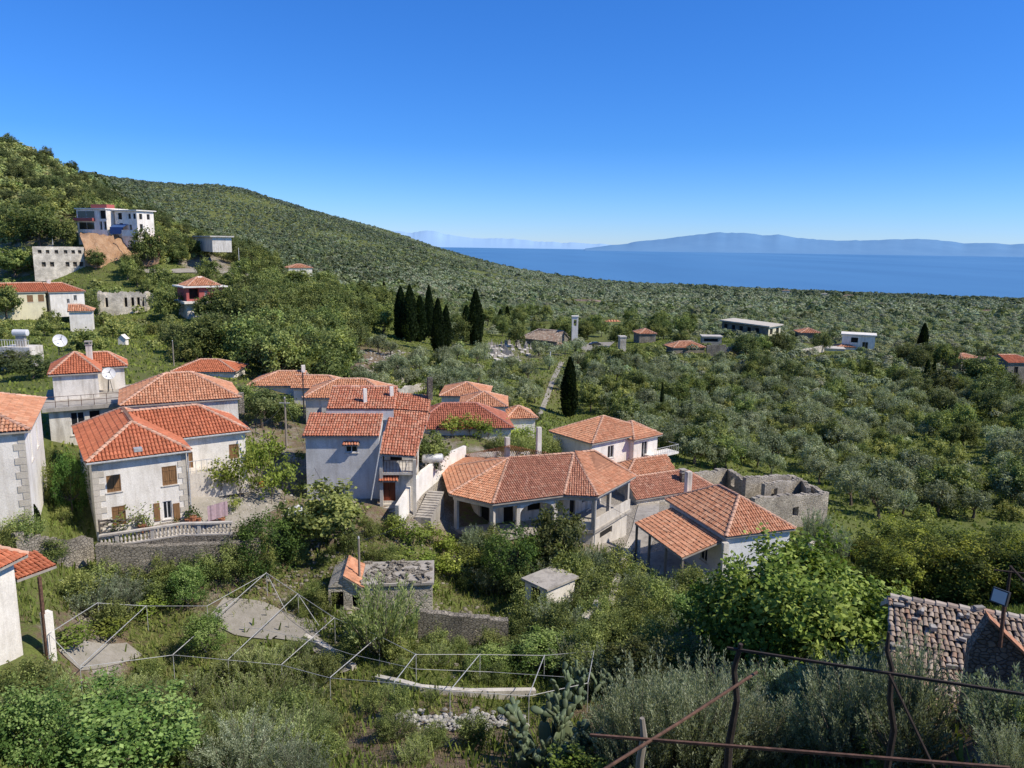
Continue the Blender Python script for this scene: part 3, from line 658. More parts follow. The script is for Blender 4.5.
# --- blue-grey house with stepped red roofs, porch and balcony
zC=P(303,436,60)[2]; rC=rect_px((302,436),60,(379,436),4.6); aC=rC[0]; eC=(rC[1]-aC)/np.linalg.norm(rC[1]-aC); nC=A3((-eC[1],eC[0],0)); LC=np.linalg.norm(rC[1]-aC)
z0=zbase(rC,1.0); C_=thing('house','blue-grey rendered house with stepped red tile roofs and a dark porch beside the stairs','house',(*centre(rC)[:2],z0))
up=A3((0,0,1.15)); lo=[rC[0],rC[1],rC[1]+nC*3.3+up,rC[0]+nC*3.3+up]
bk=[q+A3((0,0,.42)) for q in (lo[3]-nC*.15+eC*1.4,lo[2]-nC*.15+eC*.9)]; bkf=[bk[0],bk[1],bk[1]+nC*3.4+A3((0,0,1.25)),bk[0]+nC*3.4+A3((0,0,1.25))]
bkb=[bk[1]+nC*6.8,bk[0]+nC*6.8,bkf[3],bkf[2]]
roof_facets(C_,[lo,bkf,bkb],'mottled',[(bkf[3],bkf[2])],white=False)
wc=[rC[0]+nC*.3+eC*.2,rC[1]+nC*.3-eC*.05,rC[1]+nC*7.5,rC[0]+nC*7.5+eC*.2]
H={0:[(*hole_px(wc,0,345.5,445,357.5,452.5),'glass')]}
mb=MB(); wall_faces(mb,wc,z0,zC-.05,H)
for p_,q_ in ((wc[0],wc[3]),(wc[1],wc[2])):
    pts=[A3((p_[0],p_[1],zC-.05)),A3((q_[0],q_[1],zC-.05)),A3((q_[0],q_[1],zC+.9)),A3((*(p_+nC*3.0)[:2],zC+.95))]
    mb.face(pts)
for s_ in (.1,):
    b0,b1,b2=bk[0]+eC*s_,bkf[3]+eC*s_,bkb[1]+eC*s_; dz=A3((0,0,.08)); mb.face([A3((*b0[:2],zC+.6)),A3((*b2[:2],zC+.6)),b2-dz,b1-dz,b0-dz])
mb.face([A3((*bk[0][:2],zC+.6)),A3((*bk[1][:2],zC+.6)),bk[1]-A3((0,0,.08)),bk[0]-A3((0,0,.08))])
mb.build('wall',M_blue,C_)
for hh in H[0]:
    fill(C_,wc,0,hh,'glass'); s=wc[0]+eC*(hh[0]-.2); mb=MB(); sp_=[A3((s[0],s[1],hh[3]+.1))-nC*.45,A3((s[0],s[1],hh[3]+.1))-nC*.45+eC*(hh[1]-hh[0]+.4)]; sp_+=[sp_[1]+nC*.5+A3((0,0,.2)),sp_[0]+nC*.5+A3((0,0,.2))]
    slab(mb,sp_,.06); tile_facet(mb,sp_,'mottled'); mb.build('window_canopy',M_tile,C_)
# porch wing to the right, its roof falling toward the viewer
pr=rC[1]+eC*.1; wP=2.9; zP=zC-.55
pf=[pr-nC*1.2+A3((0,0,-1.15)),pr-nC*1.2+eC*wP+A3((0,0,-1.35))]
pfb=[pf[0],pf[1],pr+eC*(wP+.9)+nC*4.2+A3((0,0,1.0)),pr+nC*4.2+eC*.4+A3((0,0,1.25))]
roof_facets(C_,[pfb],'mottled',[],white=False)
pfc=[pfb[3]+A3((0,0,.1)),pfb[2]+A3((0,0,.1)),pfb[2]+nC*2.6+A3((0,0,1.0)),pfb[3]+nC*2.6+A3((0,0,1.0))]; roof_facets(C_,[pfc],'mottled',[],white=False)
mb=MB(); wp=[pr+nC*2.6,pr+eC*(wP-.15)+nC*2.6,pr+eC*(wP-.15)+nC*6.5,pr+nC*6.5]; hp=(.5,1.5,zC-2.8,zC-.95); wall_faces(mb,wp,z0,zP-.5,{0:[hp]}); mb.build('porch_wall',M_wgrey,C_); fill(C_,wp,0,hp,'dark')  # dark door hole added so the porch reads as shaded
fz=on_wall(wc,0,384,505.5)[1]; mb=MB(); q=pr-nC*.9; mb.box(A3((q[0],q[1],zC-3.0)),eC*wP,nC*2.9,(0,0,.2)); mb.build('balcony_slab',M_concl,C_)
mb=MB()
for k in range(12):
    p=A3((*(q+eC*(.05+k*(wP-.1)/11)+nC*.05)[:2],zC-2.8)); mb.tube([p,p+A3((0,0,1.0))],.018,4)
for k in range(1,10):
    p=A3((*(q+eC*(wP-.05)+nC*(.05+k*.28))[:2],zC-2.8)); mb.tube([p,p+A3((0,0,1.0))],.018,4)
p=A3((*(q+nC*.05)[:2],zC-1.8)); mb.tube([p+eC*.05,p+eC*(wP-.05),p+eC*(wP-.05)+nC*2.7],.025,5); mb.build('balcony_railing',M_rust,C_)
for s_ in (.12,wP-.12):
    mb=MB(); p=A3((*(q+eC*s_+nC*.12)[:2],z0)); mb.cbox(p,eC,.26,.26,zC-1.55-z0 if s_<1 else zC-1.75-z0); mb.build('porch_post',M_concl,C_)
# red door under its little tiled canopy
dw=[pr-nC*.35+eC*.15,pr-nC*.35+eC*(wP-.2),pr+nC*1.8+eC*(wP-.2),pr+nC*1.8+eC*.15]
hh=hole_px(dw,0,378.5,479,395.5,501); mb=MB(); wall_faces(mb,dw,z0,zC-3.0,{0:[hh]}); mb.build('lower_wall',M_wgrey,C_); fill(C_,dw,0,hh,'reddoor')
s=dw[0]; cp_=[A3((s[0],s[1],hh[3]+.06))-nC*.75+eC*(hh[0]-.3),A3((s[0],s[1],hh[3]+.06))-nC*.75+eC*(hh[1]+.3)]; cp_+=[cp_[1]+nC*.85+A3((0,0,.35)),cp_[0]+nC*.85+A3((0,0,.35))]
mb=MB(); slab(mb,cp_,.07); tile_facet(mb,cp_,'red'); mb.build('door_canopy',M_tile,C_)
mb=MB(); s=A3((*(dw[0]+eC*(hh[0]-.5))[:2],hh[2]))
for k in range(5): mb.box(s-nC*(.35*(k+1))-A3((0,0,.17*(k+1)+.8)),eC*(hh[1]-hh[0]+1.0),nC*.35,(0,0,.8))
mb.build('door_step',M_concl,C_)
mb=MB(); mb.tube([P(382,436,58.5),P(371,500,57.5)],.05,6); mb.build('downpipe',M_galv,C_)
chimney(C_,lift(bkf[2]+eC*2.9-nC*.3,-.4),.42,1.3,M_stoned,False); 
for u,v in ((365,401),(391.5,399)): chimney(C_,pz(u,v-6,zC+2.55),.3,.55,M_white,False)
# --- stair street right of the blue-grey house
mb=MB(); sa,sb=g(417,521),g(431,498); ds=(sb-sa); ds[2]=0; Ls=np.linalg.norm(ds); ds/=Ls; ns_=A3((-ds[1],ds[0],0)); ns_=np.cross(ds,[0,0,1.])
for k in range(11):
    p=sa+ds*Ls*k/11; zz=sa[2]+.25+(k+1)*max(.09,(sb[2]-sa[2])/11); mb.box(A3((p[0],p[1],zz-2.0))-ns_*.2,ns_*1.35,ds*(Ls/11),(0,0,2.0))
tag(mb.build('stone_stair',M_conc),'flight of pale stone steps beside the big porch house','stair')
GW=[(399,530),(411,510),(424,493),(437,482),(449,474),(466,466)]; G_s=[g(*p) for p in GW]; mb=MB()
for A0,B0 in zip(G_s[:-1],G_s[1:]):
    dA=B0-A0; dA[2]=0; nn=A3((-dA[1],dA[0],0)); nn/=np.linalg.norm(nn); V=[A0+A3((0,0,2.0)),B0+A3((0,0,2.0)),B0+A3((0,0,2.0))+nn*.3,A0+A3((0,0,2.0))+nn*.3]; mb.face(V)
    for i in range(4):
        x,y=V[i],V[(i+1)%4]; mb.face([A3((x[0],x[1],A0[2]-1.5)),A3((y[0],y[1],A0[2]-1.5)),y,x])
tag(mb.build('garden_wall',M_white),'sloping whitewashed wall along the stair street right of the porch','wall')
GW=[(452,466),(478,462),(505,460),(532,459)]; G_s=[g(*p) for p in GW]; mb=MB()
for A0,B0 in zip(G_s[:-1],G_s[1:]):
    dA=B0-A0; dA[2]=0; nn=A3((-dA[1],dA[0],0)); nn/=np.linalg.norm(nn); V=[A0+A3((0,0,.9)),B0+A3((0,0,.9)),B0+A3((0,0,.9))+nn*.3,A0+A3((0,0,.9))+nn*.3]; mb.face(V)
    for i in range(4):
        x,y=V[i],V[(i+1)%4]; mb.face([A3((x[0],x[1],A0[2]-1.5)),A3((y[0],y[1],A0[2]-1.5)),y,x])
tag(mb.build('garden_wall',M_white),'level white terrace wall just behind the left end of the big porch roof','wall')
mb=MB(); q=g(437,482)+A3((-.3,-.9,2.4)); mb.tube([q+A3((-.9,0,0)),q+A3((-.8,0,0)),q+A3((.8,.3,.0)),q+A3((.9,.3,0))],[.3,.42,.42,.3],12)
wt=thing('water_tank','silver cylinder water tank lying on the white stair wall','water tank',q-A3((0,0,.8))); o=mb.build('tank',M_galv,wt,smooth=True)
for s_ in(-.6,.6): mb=MB(); mb.cbox(q+A3((s_,.1,-1.0)),(1,.2,0),.12,.7,.75); mb.build('stand',M_conc,wt)
# --- the big house with the many-sided roof and open porches
zD=P(449,494,62)[2]; hD=1.9
Q=[pz(441,468,zD),pz(449,494,zD),pz(492.5,504,zD),pz(564,495,zD),pz(598,496.5,zD),pz(636,476,zD)]
R1=pz(509,458,zD+hD); R2=pz(574,453,zD+hD); R3=pz(594,450.5,zD+hD); R2[2]=R3[2]=R1[2]
vv=Q[5]-Q[4]; vv/=np.linalg.norm(vv); nb=A3((-vv[1],vv[0],0))
Q6=Q[5]+nb*4.5; Q7=Q[0]+A3((.6,3.6,0))
D_=thing('porch_house','large house with many-sided orange and brown roof over open arched porches','house',(*centre(Q)[:2],zD-6.5))
f=[[Q[1],Q[2],R1],[Q[2],Q[3],R2,R1],[Q[3],Q[4],R2],[Q[4],Q[5],R3,R2],[Q[0],Q[1],R1],[Q[5],Q6,R3],[Q6,Q7,R1,R3],[Q7,Q[0],R1]]
roof_facets(D_,f,'orange',[(R1,R2),(R2,R3),(Q[2],R1),(Q[3],R2),(Q[4],R2),(Q[5],R3),(Q[1],R1),(Q[0],R1)],pals={1:'brown',2:'brown'},pu=.2,course=.33)  # brown palette on the front slopes paints in their shaded tile ribs
poly=[Q[1],Q[2],Q[3],Q[4],Q[5],Q6,Q7,Q[0]]; wl=inset(poly,.35); zt=zD-.12
# beams under the eaves
mb=MB()
for i in (0,1,2,3):
    p,q=wl[i],wl[i+1]; t=(q-p)/np.linalg.norm(q-p); n=A3((-t[1],t[0],0)); mb.box(A3((p[0],p[1],zt-.42)),q-p,n*.3,(0,0,.42))
mb.build('eave_beam',M_concl,D_)
zF=zt-3.0
mb=MB(); mb.prism(inset(poly,.2),zF-.25,zF); mb.build('porch_floor',M_conc,D_)
inn=inset(poly,.4); core=[inn[0]+A3((1.6,2.6,0)),inn[1]+A3((-.3,3.2,0)),inn[2]+A3((-.5,2.6,0)),inn[3]+nb*2.9-vv*.2+A3((0,.8,0)),inn[4]+nb*2.9,inn[5],inn[6],inn[7]+A3((1.2,0,0))]
H={0:[(.8,2.0,zF+.05,zF+2.1)],1:[(1.2,2.1,zF+.02,zF+2.1),(3.4,4.6,zF+.9,zF+2.0)],3:[(1,1.9,zF+.02,zF+2.1),(3,4.2,zF+.8,zF+2.1)]}
mb=MB(); wall_faces(mb,core,zF-.2,zt,H); mb.build('wall',M_wgrey,D_)
for i in H:
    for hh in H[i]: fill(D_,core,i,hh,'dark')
low=inset(poly,.5); H={3:[(*hole_px(low,3,600,529,612,535.5),'dark')]}; zb=zbase(Q,1.2)
mb=MB(); wall_faces(mb,low,zb,zF-.25,H); mb.build('lower_wall',M_concl,D_)
for hh in H[3]: fill(D_,low,3,hh,'dark')
def col_at(i,s,w=.32,mat=None,z1=None):
    p,q=wl[i],wl[i+1]; t=(q-p)/np.linalg.norm(q-p); n=A3((-t[1],t[0],0)); c=p+(q-p)*s+n*.17
    mb=MB(); mb.cbox(A3((c[0],c[1],zF-.02)),t,w,.3,(z1 or zt-.42)-zF+.02); mb.build('pillar',mat or M_concl,D_)
for i,s in ((0,.06),(0,.97),(1,.36),(1,.9),(3,.02),(3,.42),(3,.96)): col_at(i,s)
# arch spandrel between two pillars
p,q=wl[1],wl[2]; t=(q-p)/np.linalg.norm(q-p); n=A3((-t[1],t[0],0)); L=np.linalg.norm(q-p); s0,s1=.36*L+.16,.9*L-.16; mb=MB()
for k in range(14):
    a0,a1=math.pi*k/14,math.pi*(k+1)/14; f0=(1-math.cos(a0))/2; f1=(1-math.cos(a1))/2
    za=zt-1.35+.93*math.sin(a0)**.8; zb_=zt-1.35+.93*math.sin(a1)**.8
    A0=p+t*(s0+(s1-s0)*f0)+n*.05; B0=p+t*(s0+(s1-s0)*f1)+n*.05
    for dn in (0,.22):
        V=[A3((*(A0+n*dn)[:2],za)),A3((*(B0+n*dn)[:2],zb_)),A3((*(B0+n*dn)[:2],zt-.42)),A3((*(A0+n*dn)[:2],zt-.42))]; mb.face(V if dn==0 else V[::-1])
    mb.face([A3((*A0[:2],za)),A3((*(A0+n*.22)[:2],za)),A3((*(B0+n*.22)[:2],zb_)),A3((*B0[:2],zb_))])
mb.build('arch',M_white,D_)
# balcony parapet along the right side, broken front parapet
p,q=wl[3],wl[4]; t=(q-p)/np.linalg.norm(q-p); n=A3((-t[1],t[0],0)); mb=MB(); mb.box(A3((p[0],p[1],zF-.3))-n*.05,q-p,n*.16,(0,0,1.25)); mb.build('parapet',M_concl,D_)
p,q=wl[2],wl[3]; t=(q-p)/np.linalg.norm(q-p); n=A3((-t[1],t[0],0)); mb=MB(); mb.box(A3((p[0],p[1],zF-.3)),(q-p)*.9,n*.14,(0,0,1.0)); mb.build('parapet',M_concl,D_)
p,q=wl[3],wl[4]; t=(q-p)/np.linalg.norm(q-p); n=A3((-t[1],t[0],0)); ss=p+t*1.2+n*1.5; mb=MB()
mb.face([A3((*ss[:2],zF+.95)),A3((*(ss+t*2.6)[:2],zF+.95)),A3((*(ss+t*2.3)[:2],zF+1.9))]); mb.face([A3((*ss[:2],zF+.95)),A3((*(ss+t*2.3)[:2],zF+1.9)),A3((*(ss+t*2.6)[:2],zF+.95))]); mb.build('tarpaulin',M_white,D_)
mb=MB(); q=wl[3]-t*.08-n*.08; mb.tube([A3((*q[:2],zt-.2)),A3((*q[:2],zb+1.0))],.06,7); mb.build('downpipe',M_galv,D_)
chimney(D_,pz(507,459,zD+1.6)+A3((0,.9,0)),.4,1.8,M_concl,False)
chimney(D_,pz(539,452,zD+1.6)+A3((0,1.2,-.3)),.42,2.4,M_wgrey,False)
# --- right house with the lean-to porch
zE=P(726,537,54)[2]; cF=pz(726,537,zE); cR=pz(796,528.5,zE); eE=(cR-cF)/np.linalg.norm(cR-cF); nE=A3((-eE[1],eE[0],0)); LE=np.linalg.norm(cR-cF)
print('E len',LE,math.degrees(math.atan2(eE[1],eE[0])),zE)
WE=9.0; rE=[cF,cR,cR+nE*WE,cF+nE*WE]
E_,wE,RE1,RE2=house('house','white house right of the porch house with patchy orange roof and lean-to porch','house',rE,1.9,'orange',M_pale,.3,axis='ad',zb=zE-5.5,holes=[(3,(2,3,zE-3.9,zE-1.8),'door'),(3,(5,6,zE-3.2,zE-2.0),'glass')])
pw=3.4; l0=cF-nE*.0+A3((0,0,-.35)); lean=[rE[3]-eE*pw+A3((0,0,-1.35))-nE*1.2,cF-eE*pw+A3((0,0,-1.35))+nE*.3,cF+A3((0,0,-.38))+nE*.3-eE*.05,rE[3]+A3((0,0,-.38))-eE*.05-nE*1.2]
roof_facets(E_,[lean],'orange',[],white=False,name='porch_roof')
for s in (.2,2.6,5.2,7.4):
    mb=MB(); p=lean[1]+nE*s+eE*.15; mb.cbox(A3((p[0],p[1],zE-6)),eE,.16,.16,4.5); mb.build('porch_post',M_wood2,E_)
mb=MB(); p=lean[1]+A3((0,0,-3.05)); mb.box(A3((p[0],p[1],zE-4.35)),eE*(pw-.1),nE*7.5,(0,0,.25)); mb.build('porch_floor',M_conc,E_)
mb=MB(); mb.box(A3((p[0],p[1],zE-4.1))+eE*.0,eE*(pw-.1),nE*.1,(0,0,.8)); mb.build('porch_parapet',M_wgrey,E_)
q=cF-eE*.05-nE*.05; mb=MB(); mb.cbox(A3((*q[:2],zE-5.5)),eE,.45,.3,5.1); mb.build('corner_pier',M_wgrey,E_)
chimney(E_,pz(692,492,zE+1.0)+A3((0,1.5,-.2)),.45,1.5,M_wgrey,False)
# --- house behind with the balcony
zFh=P(540,433,90)[2]; k0=pz(540,433,zFh); k1=pz(592,444,zFh); k2=pz(656,431,zFh)
eF=(k2-k1)/np.linalg.norm(k2-k1); nF=A3((-eF[1],eF[0],0)); L1=np.linalg.norm(k0-k1); L2=np.linalg.norm(k2-k1); print('F',L1,L2)
rF=[k1,k1+eF*L2,k1+eF*L2+nF*L1,k1+nF*L1]
F_,wF,*_=house('house','two-storey white house with a corner balcony, nearest behind the big porch house','house',rF,1.9,'orange',M_white,.4,axis='ad',zb=zFh-7,holes=[(0,(2.6,3.6,zFh-2.3,zFh-.8),'glass'),(0,(1.2,2.0,zFh-5.6,zFh-4.2),'glass')])
fw_=[rF[1]-eF*4.6-nF*.7-A3((0,0,.35)),rF[1]+eF*.4-nF*.7-A3((0,0,.35)),rF[1]+eF*.4+nF*5-A3((0,0,.35)),rF[1]-eF*4.6+nF*5-A3((0,0,.35))]; f,rd,*_=hip_facets(fw_,1.5,True,True); roof_facets(F_,f,'orange',rd)
fwl=inset(fw_,.4); hF=(1.4,2.4,zFh-2.9,zFh-.9); mb=MB(); wall_faces(mb,fwl,zFh-7,zFh-.4,{0:[hF]}); mb.build('wall',M_white,F_); fill(F_,fwl,0,hF,'glass')
p=k1+eF*(L2-2.2)-nF*1.9; mb=MB(); mb.box(A3((*p[:2],zFh-2.75)),eF*4.4,nF*1.9,(0,0,.22)); mb.build('balcony_slab',M_white,F_)
mb=MB()
for k in range(14): q=A3((*(p+eF*(.05+k*.33)+nF*.05)[:2],zFh-2.53)); mb.tube([q,q+A3((0,0,.95))],.02,4)
q=A3((*(p+nF*.05)[:2],zFh-1.58)); mb.tube([q,q+eF*4.35,q+eF*4.35+nF*1.6],.03,5); mb.build('balcony_railing',M_galv,F_)
# --- brown roofs and white rubble wall in the lane
zM=P(637,500,76)[2]; m0=pz(636,500,zM); m1=pz(716,487,zM)
rM=[m0,m1,m1+A3((-1.5,5.5,0)),m0+A3((-1.5,5.5,0))]
M_,wM,*_=house('house','low house with worn brown roof in the lane between the porch house and the ruin','house',rM,1.5,'brown',M_stonel,.25,hip0=False,hip1=True,zb=zM-3.2)
chimney(M_,lift(rM[0]*.4+rM[1]*.6+A3((0,1.5,0)),.4),.55,1.3,M_stoned,True)
r2=[q+A3((-.5,5.6,.25)) for q in rM]; f,rd,*_=hip_facets([r2[0],r2[0]*.3+r2[1]*.7,r2[3]*.3+r2[2]*.7,r2[3]],1.4,True,False); roof_facets(M_,f,'orange',rd); mb=MB(); wall_faces(mb,inset([r2[0],r2[0]*.3+r2[1]*.7,r2[3]*.3+r2[2]*.7,r2[3]],.25),zM-4,zM+.2); mb.build('wall',M_stonel,M_)
# --- cluster behind the blue-grey house
def simple_house(label,p0,Y,p1,depth,h,pal,wm,hip0=True,hip1=True,axis='ab',hw=3.0,pu=.22,name='house',holes=[],group=None,cat='house',course=.36,white=True,ov=.3,jit=.012):
    r=rect_px(p0,Y,p1,depth); z0=min(zbase(r,.8),r[0][2]-hw); return house(name,label,cat,r,h,pal,wm,ov,hip0,hip1,axis,z0,group,holes,pu,course,white,jit=jit)
G1=simple_house('wide dark-red sheet-tiled roof house in the middle of the village, behind the leafy terrace',(408,430),78,(514,428),7.5,2.0,'darkred',M_white,hip0=True,hip1=True,white=False)
G2=simple_house('small square house with orange pyramid roof, topmost of the middle cluster',(439,396),102,(489,397),7.5,1.3,'orange',M_white,pu=.26)
G3=simple_house('orange hipped roof house just below the square pyramid-roofed one',(459,406.5),94,(508,407),6.5,1.3,'orange',M_white,pu=.26)
G4=simple_house('small orange hipped cottage at the right end of the middle cluster',(506,419),98,(538,418),5,1.2,'orange',M_white,pu=.26)
J1=simple_house('long orange-roofed house behind the blue-grey house, its left part in bushes',(246,386),92,(302,386),6.5,1.3,'orange',M_white,pu=.24,hip1=False)
J2=simple_house('pale orange patched roof house directly behind the stepped red roofs',(302,398),80,(392,398),6.5,1.5,'orange',M_wgrey,pu=.24)
J3=simple_house('small low orange roof between the long roof and the patched roof',(290,388),88,(345,389),5,1.1,'orange',M_white,pu=.24,hip0=False)
chimney(J1[0],lift(centre(rect_px((246,386),92,(302,386),6.5))+A3((3,0,0)),1.1),.45,1.0,M_white,False)
K1=simple_house('low red-roofed house half hidden in trees at the left',(170,372),98,(236,372),6.0,1.2,'red',M_white,pu=.26)
# --- cream house at the lower left edge with canopy and white post
zG=P(28,554,36)[2]; q1=P(28,554,36); q0=pz(-60,598,zG); eG=(q1-q0)/np.linalg.norm(q1-q0); nG=A3((-eG[1],eG[0],0))
rG=[q0,q1,q1+nG*6.5,q0+nG*6.5]
G_,wG,*_=house('house','cream-walled house at the lower left edge with red roof and tiled porch canopy','house',rG,1.9,'red',M_white,.45,axis='ab',zb=zG-6,jit=.008)
zg2=P(57,569,37)[2]; cn=[pz(17,579.5,zg2),pz(56.5,565,zg2)]; ee=(cn[1]-cn[0])/np.linalg.norm(cn[1]-cn[0]); n2=A3((-ee[1],ee[0],0)); cn+=[cn[1]+n2*1.6+A3((0,0,.45)),cn[0]+n2*1.6+A3((0,0,.45))]
roof_facets(G_,[cn],'red',[],name='canopy',white=False)
mb=MB(); q=pz(39,575,zg2); mb.cbox(A3((*q[:2],zg2-5)),ee,.14,.14,4.9); mb.build('canopy_post',M_rust,G_)
mb=MB(); q=P(46,612,36.5); mb.cbox(A3((q[0],q[1],float(T(q[0],q[1]))-.5)),ee,.42,.42,q[2]-float(T(q[0],q[1]))+.5); mb.build('porch_pillar',M_white,G_)
# --- stone sheds and the rough stone platform
Ys=g(327,613)[1]; rs=rect_px((326,588),Ys,(434,585),3.6); zS=rs[0][2]; eS=(rs[1]-rs[0])/np.linalg.norm(rs[1]-rs[0]); nS=A3((-eS[1],eS[0],0)); wS=inset(rs,.12); zb_s=zbase(rs,.6)
Sh=thing('shed','ruined stone shed with tiled gable and rubble-strewn flat roof below the blue-grey house','shed',(*centre(rs)[:2],zb_s))
hS=[(.15,.95,zS-2.3,zS-.35)]; mb=MB(); wall_faces(mb,wS,zb_s,zS-.02,{0:hS+[(1.5,2.0,zS-1.5,zS-.6)]},reveal=.3); mb.build('wall',M_stonel,Sh)
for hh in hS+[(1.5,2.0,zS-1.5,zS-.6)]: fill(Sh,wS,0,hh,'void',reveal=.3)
mb=MB(); g0=wS[0]-nS*.05; gp=[g0,g0+eS*2.1,g0+eS*1.0+A3((0,0,.75))]; mb.face(gp); gq=[p+nS*3.2 for p in gp]; mb.face(gq[::-1]); mb.face([gp[0],gp[2],gq[2],gq[0]][::-1]); mb.build('gable',M_stonel,Sh)
gr_=[gp[1]+eS*.15-A3((0,0,.05))-nS*.15,gq[1]+eS*.15-A3((0,0,.05)),gq[2]+A3((0,0,.05)),gp[2]+A3((0,0,.05))-nS*.15]; mb=MB(); slab(mb,gr_,.08); tile_facet(mb,gr_,'orange'); mb.build('gable_roof',M_tile,Sh)
mb=MB(); mb.prism([rs[0]+eS*2.2,rs[1],rs[2],rs[3]+eS*2.2],zS,zS+.16); mb.build('flat_roof',M_conc,Sh)
mb=MB(); r2=np.random.default_rng(5)
for k in range(110):
    q=rs[0]+eS*2.2+(rs[1]-rs[0]-eS*2.2)*r2.uniform(.02,.97)+(rs[3]-rs[0])*r2.uniform(.03,.97)+A3((0,0,.165)); a=r2.uniform(0,3); mb.cbox(q,(math.cos(a),math.sin(a),0),r2.uniform(.1,.7),r2.uniform(.08,.25),r2.uniform(.03,.18))
tag(mb.build('rubble',M_stone,Sh),kind='stuff')
rs=rect_px((521,580),50,(547,592),3.2); s2=thing('shed','small white hut with flat grey concrete roof among bushes','shed',(*centre(rs)[:2],rs[0][2]-2.4)); mb=MB(); wall_faces(mb,inset(rs,.2),rs[0][2]-2.8,rs[0][2],{0:[(.6,1.5,rs[0][2]-2,rs[0][2]-.2)]}); mb.build('wall',M_white,s2); fill(s2,inset(rs,.2),0,(.6,1.5,rs[0][2]-2,rs[0][2]-.2),'dark')
mb=MB(); mb.prism(rs,rs[0][2],rs[0][2]+.16); mb.build('flat_roof',M_conc,s2)
def wall_run(name,label,pts,hh,th,mat,up=0,jag=.0,cat='wall',step=.5,group=None,base=.8):
    "wall along ground points, following the slope; pts = pixels of its foot or 3D"
    G=[A3(p) if len(p)==3 else g(*p) for p in pts]; mb=MB(); r=np.random.default_rng(len(label)+int(abs(G[0][0])*10))
    Pn=[]
    for A0,B0 in zip(G[:-1],G[1:]):
        n=max(1,int(np.linalg.norm((B0-A0)[:2])/step))
        for k in range(n): Pn.append(A0+(B0-A0)*k/n)
    Pn.append(G[-1]); hs=hh if not np.isscalar(hh) else [hh]*len(G); hi=np.interp(np.linspace(0,1,len(Pn)),np.linspace(0,1,len(hs)),hs)
    top=[p[2]+h+r.normal(0,jag)*.6 for p,h in zip(Pn,hi)]
    if jag==0: pass
    for i in range(len(Pn)-1):
        A0,B0=Pn[i],Pn[i+1]; t=(B0-A0); t[2]=0; L=np.linalg.norm(t); t/=L; n=A3((-t[1],t[0],0))*th
        za,zb_=top[i],top[i+1]
        if jag: zb_=za if r.random()<.6 else zb_
        b0=min(float(T(*A0[:2])),A0[2])-base; b1=min(float(T(*B0[:2])),B0[2])-base
        V=[A3((*A0[:2],b0)),A3((*B0[:2],b1)),A3((*B0[:2],zb_)),A3((*A0[:2],za))]; Wn=[v+n for v in V]
        mb.face(V); mb.face(Wn[::-1]); mb.face([V[3],V[2],Wn[2],Wn[3]]); mb.face([V[0],V[3],Wn[3],Wn[0]]); mb.face([V[1],Wn[1],Wn[2],V[2]])
    return tag(mb.build(name,mat),label,cat,group)
wall_run('retaining_wall','rough dark stone platform wall beside the ruined shed',[(418,641),(462,646),(508,651)],1.9,.5,M_stone,jag=.03)
wall_run('retaining_wall','long stone retaining wall in shade under the white balustrade',[(98,582),(150,584),(200,582),(250,576),(262,572)],[2.5,2.5,2.6,2.5,2.3],.5,M_stone,jag=.04)
0 and wall_run('retaining_wall','sunlit rubble bank wall between the terrace pergola and the ruined shed',[(258,600),(300,592),(330,586)],1.2,.5,M_stone,jag=.12)
wall_run('retaining_wall','curved low wall of pale stones in the bushes below the porch house',[(588,640),(600,626),(607,606)],1.5,.5,M_stonel,jag=.08)
wall_run('retaining_wall','narrow stone wall running down beside the lane under the lean-to house',[(612,626),(618,600),(628,572),(640,556)],1.5,.4,M_stonel,jag=.08)
wall_run('retaining_wall','mossy garden wall behind the pillar at the lower left',[(18,560),(60,566),(95,560)],1.6,.4,M_stone,jag=.05)
# vine-terrace kerb and the white stone heap
wall_run('kerb','pale concrete kerb curving along the lower edge of the vine terrace',[(374,682),(398,687),(420,693),(470,697),(536,696)],.32,.3,M_concl,base=.3)
wall_run('kerb','pale concrete kerb at the upper left of the vine terrace',[(303,640),(330,655),(352,671)],.3,.3,M_concl,base=.3)
# ================================================================== farther out: ruin, hillside houses, church, plain
def ruin_walls(name,label,pts,tops,th,mat,holes={},closed=False,seed=1,cat='ruin',zb=None,jag=.25,step=.32,root=None):
    "roofless walls: plan points, top heights at each; ragged top; square openings on segments"
    pts=[A3(p) for p in pts]; c=sum(pts)/len(pts); zb=zb if zb is not None else min(float(T(p[0],p[1])) for p in pts)-.8
    root=root or thing(name,label,cat,(c[0],c[1],zb)); r=np.random.default_rng(seed); n=len(pts) if closed else len(pts)-1
    for i in range(n):
        A0,B0=pts[i],pts[(i+1)%len(pts)]; ta,tb=tops[i],tops[(i+1)%len(pts)]; t=(B0-A0); t[2]=0; L=np.linalg.norm(t); t/=L; nn=A3((-t[1],t[0],0))*th
        hs=holes.get(i,[]); k=max(2,int(L/step)); xs=sorted({*np.linspace(0,L,k+1),*[q for h in hs for q in h[:2]]}); mb=MB()
        dev=0.
        for a,b in zip(xs[:-1],xs[1:]):
            m=(a+b)/2; dev=.75*dev+r.normal(0,jag*.75); top=ta+(tb-ta)*m/L+dev; z=zb; segs=[]
            h=[h for h in hs if h[0]-1e-6<=a and b<=h[1]+1e-6]
            if h: segs=[(zb,h[0][2]),(h[0][3],max(top,h[0][3]+.3))]
            else: segs=[(zb,top)]
            for e,f in segs:
                if f-e<.02: continue
                p=A3((*(A0+t*a)[:2],e)); mb.box(p,t*(b-a),nn,(0,0,f-e))
        mb.build('wall',mat,root)
    return root
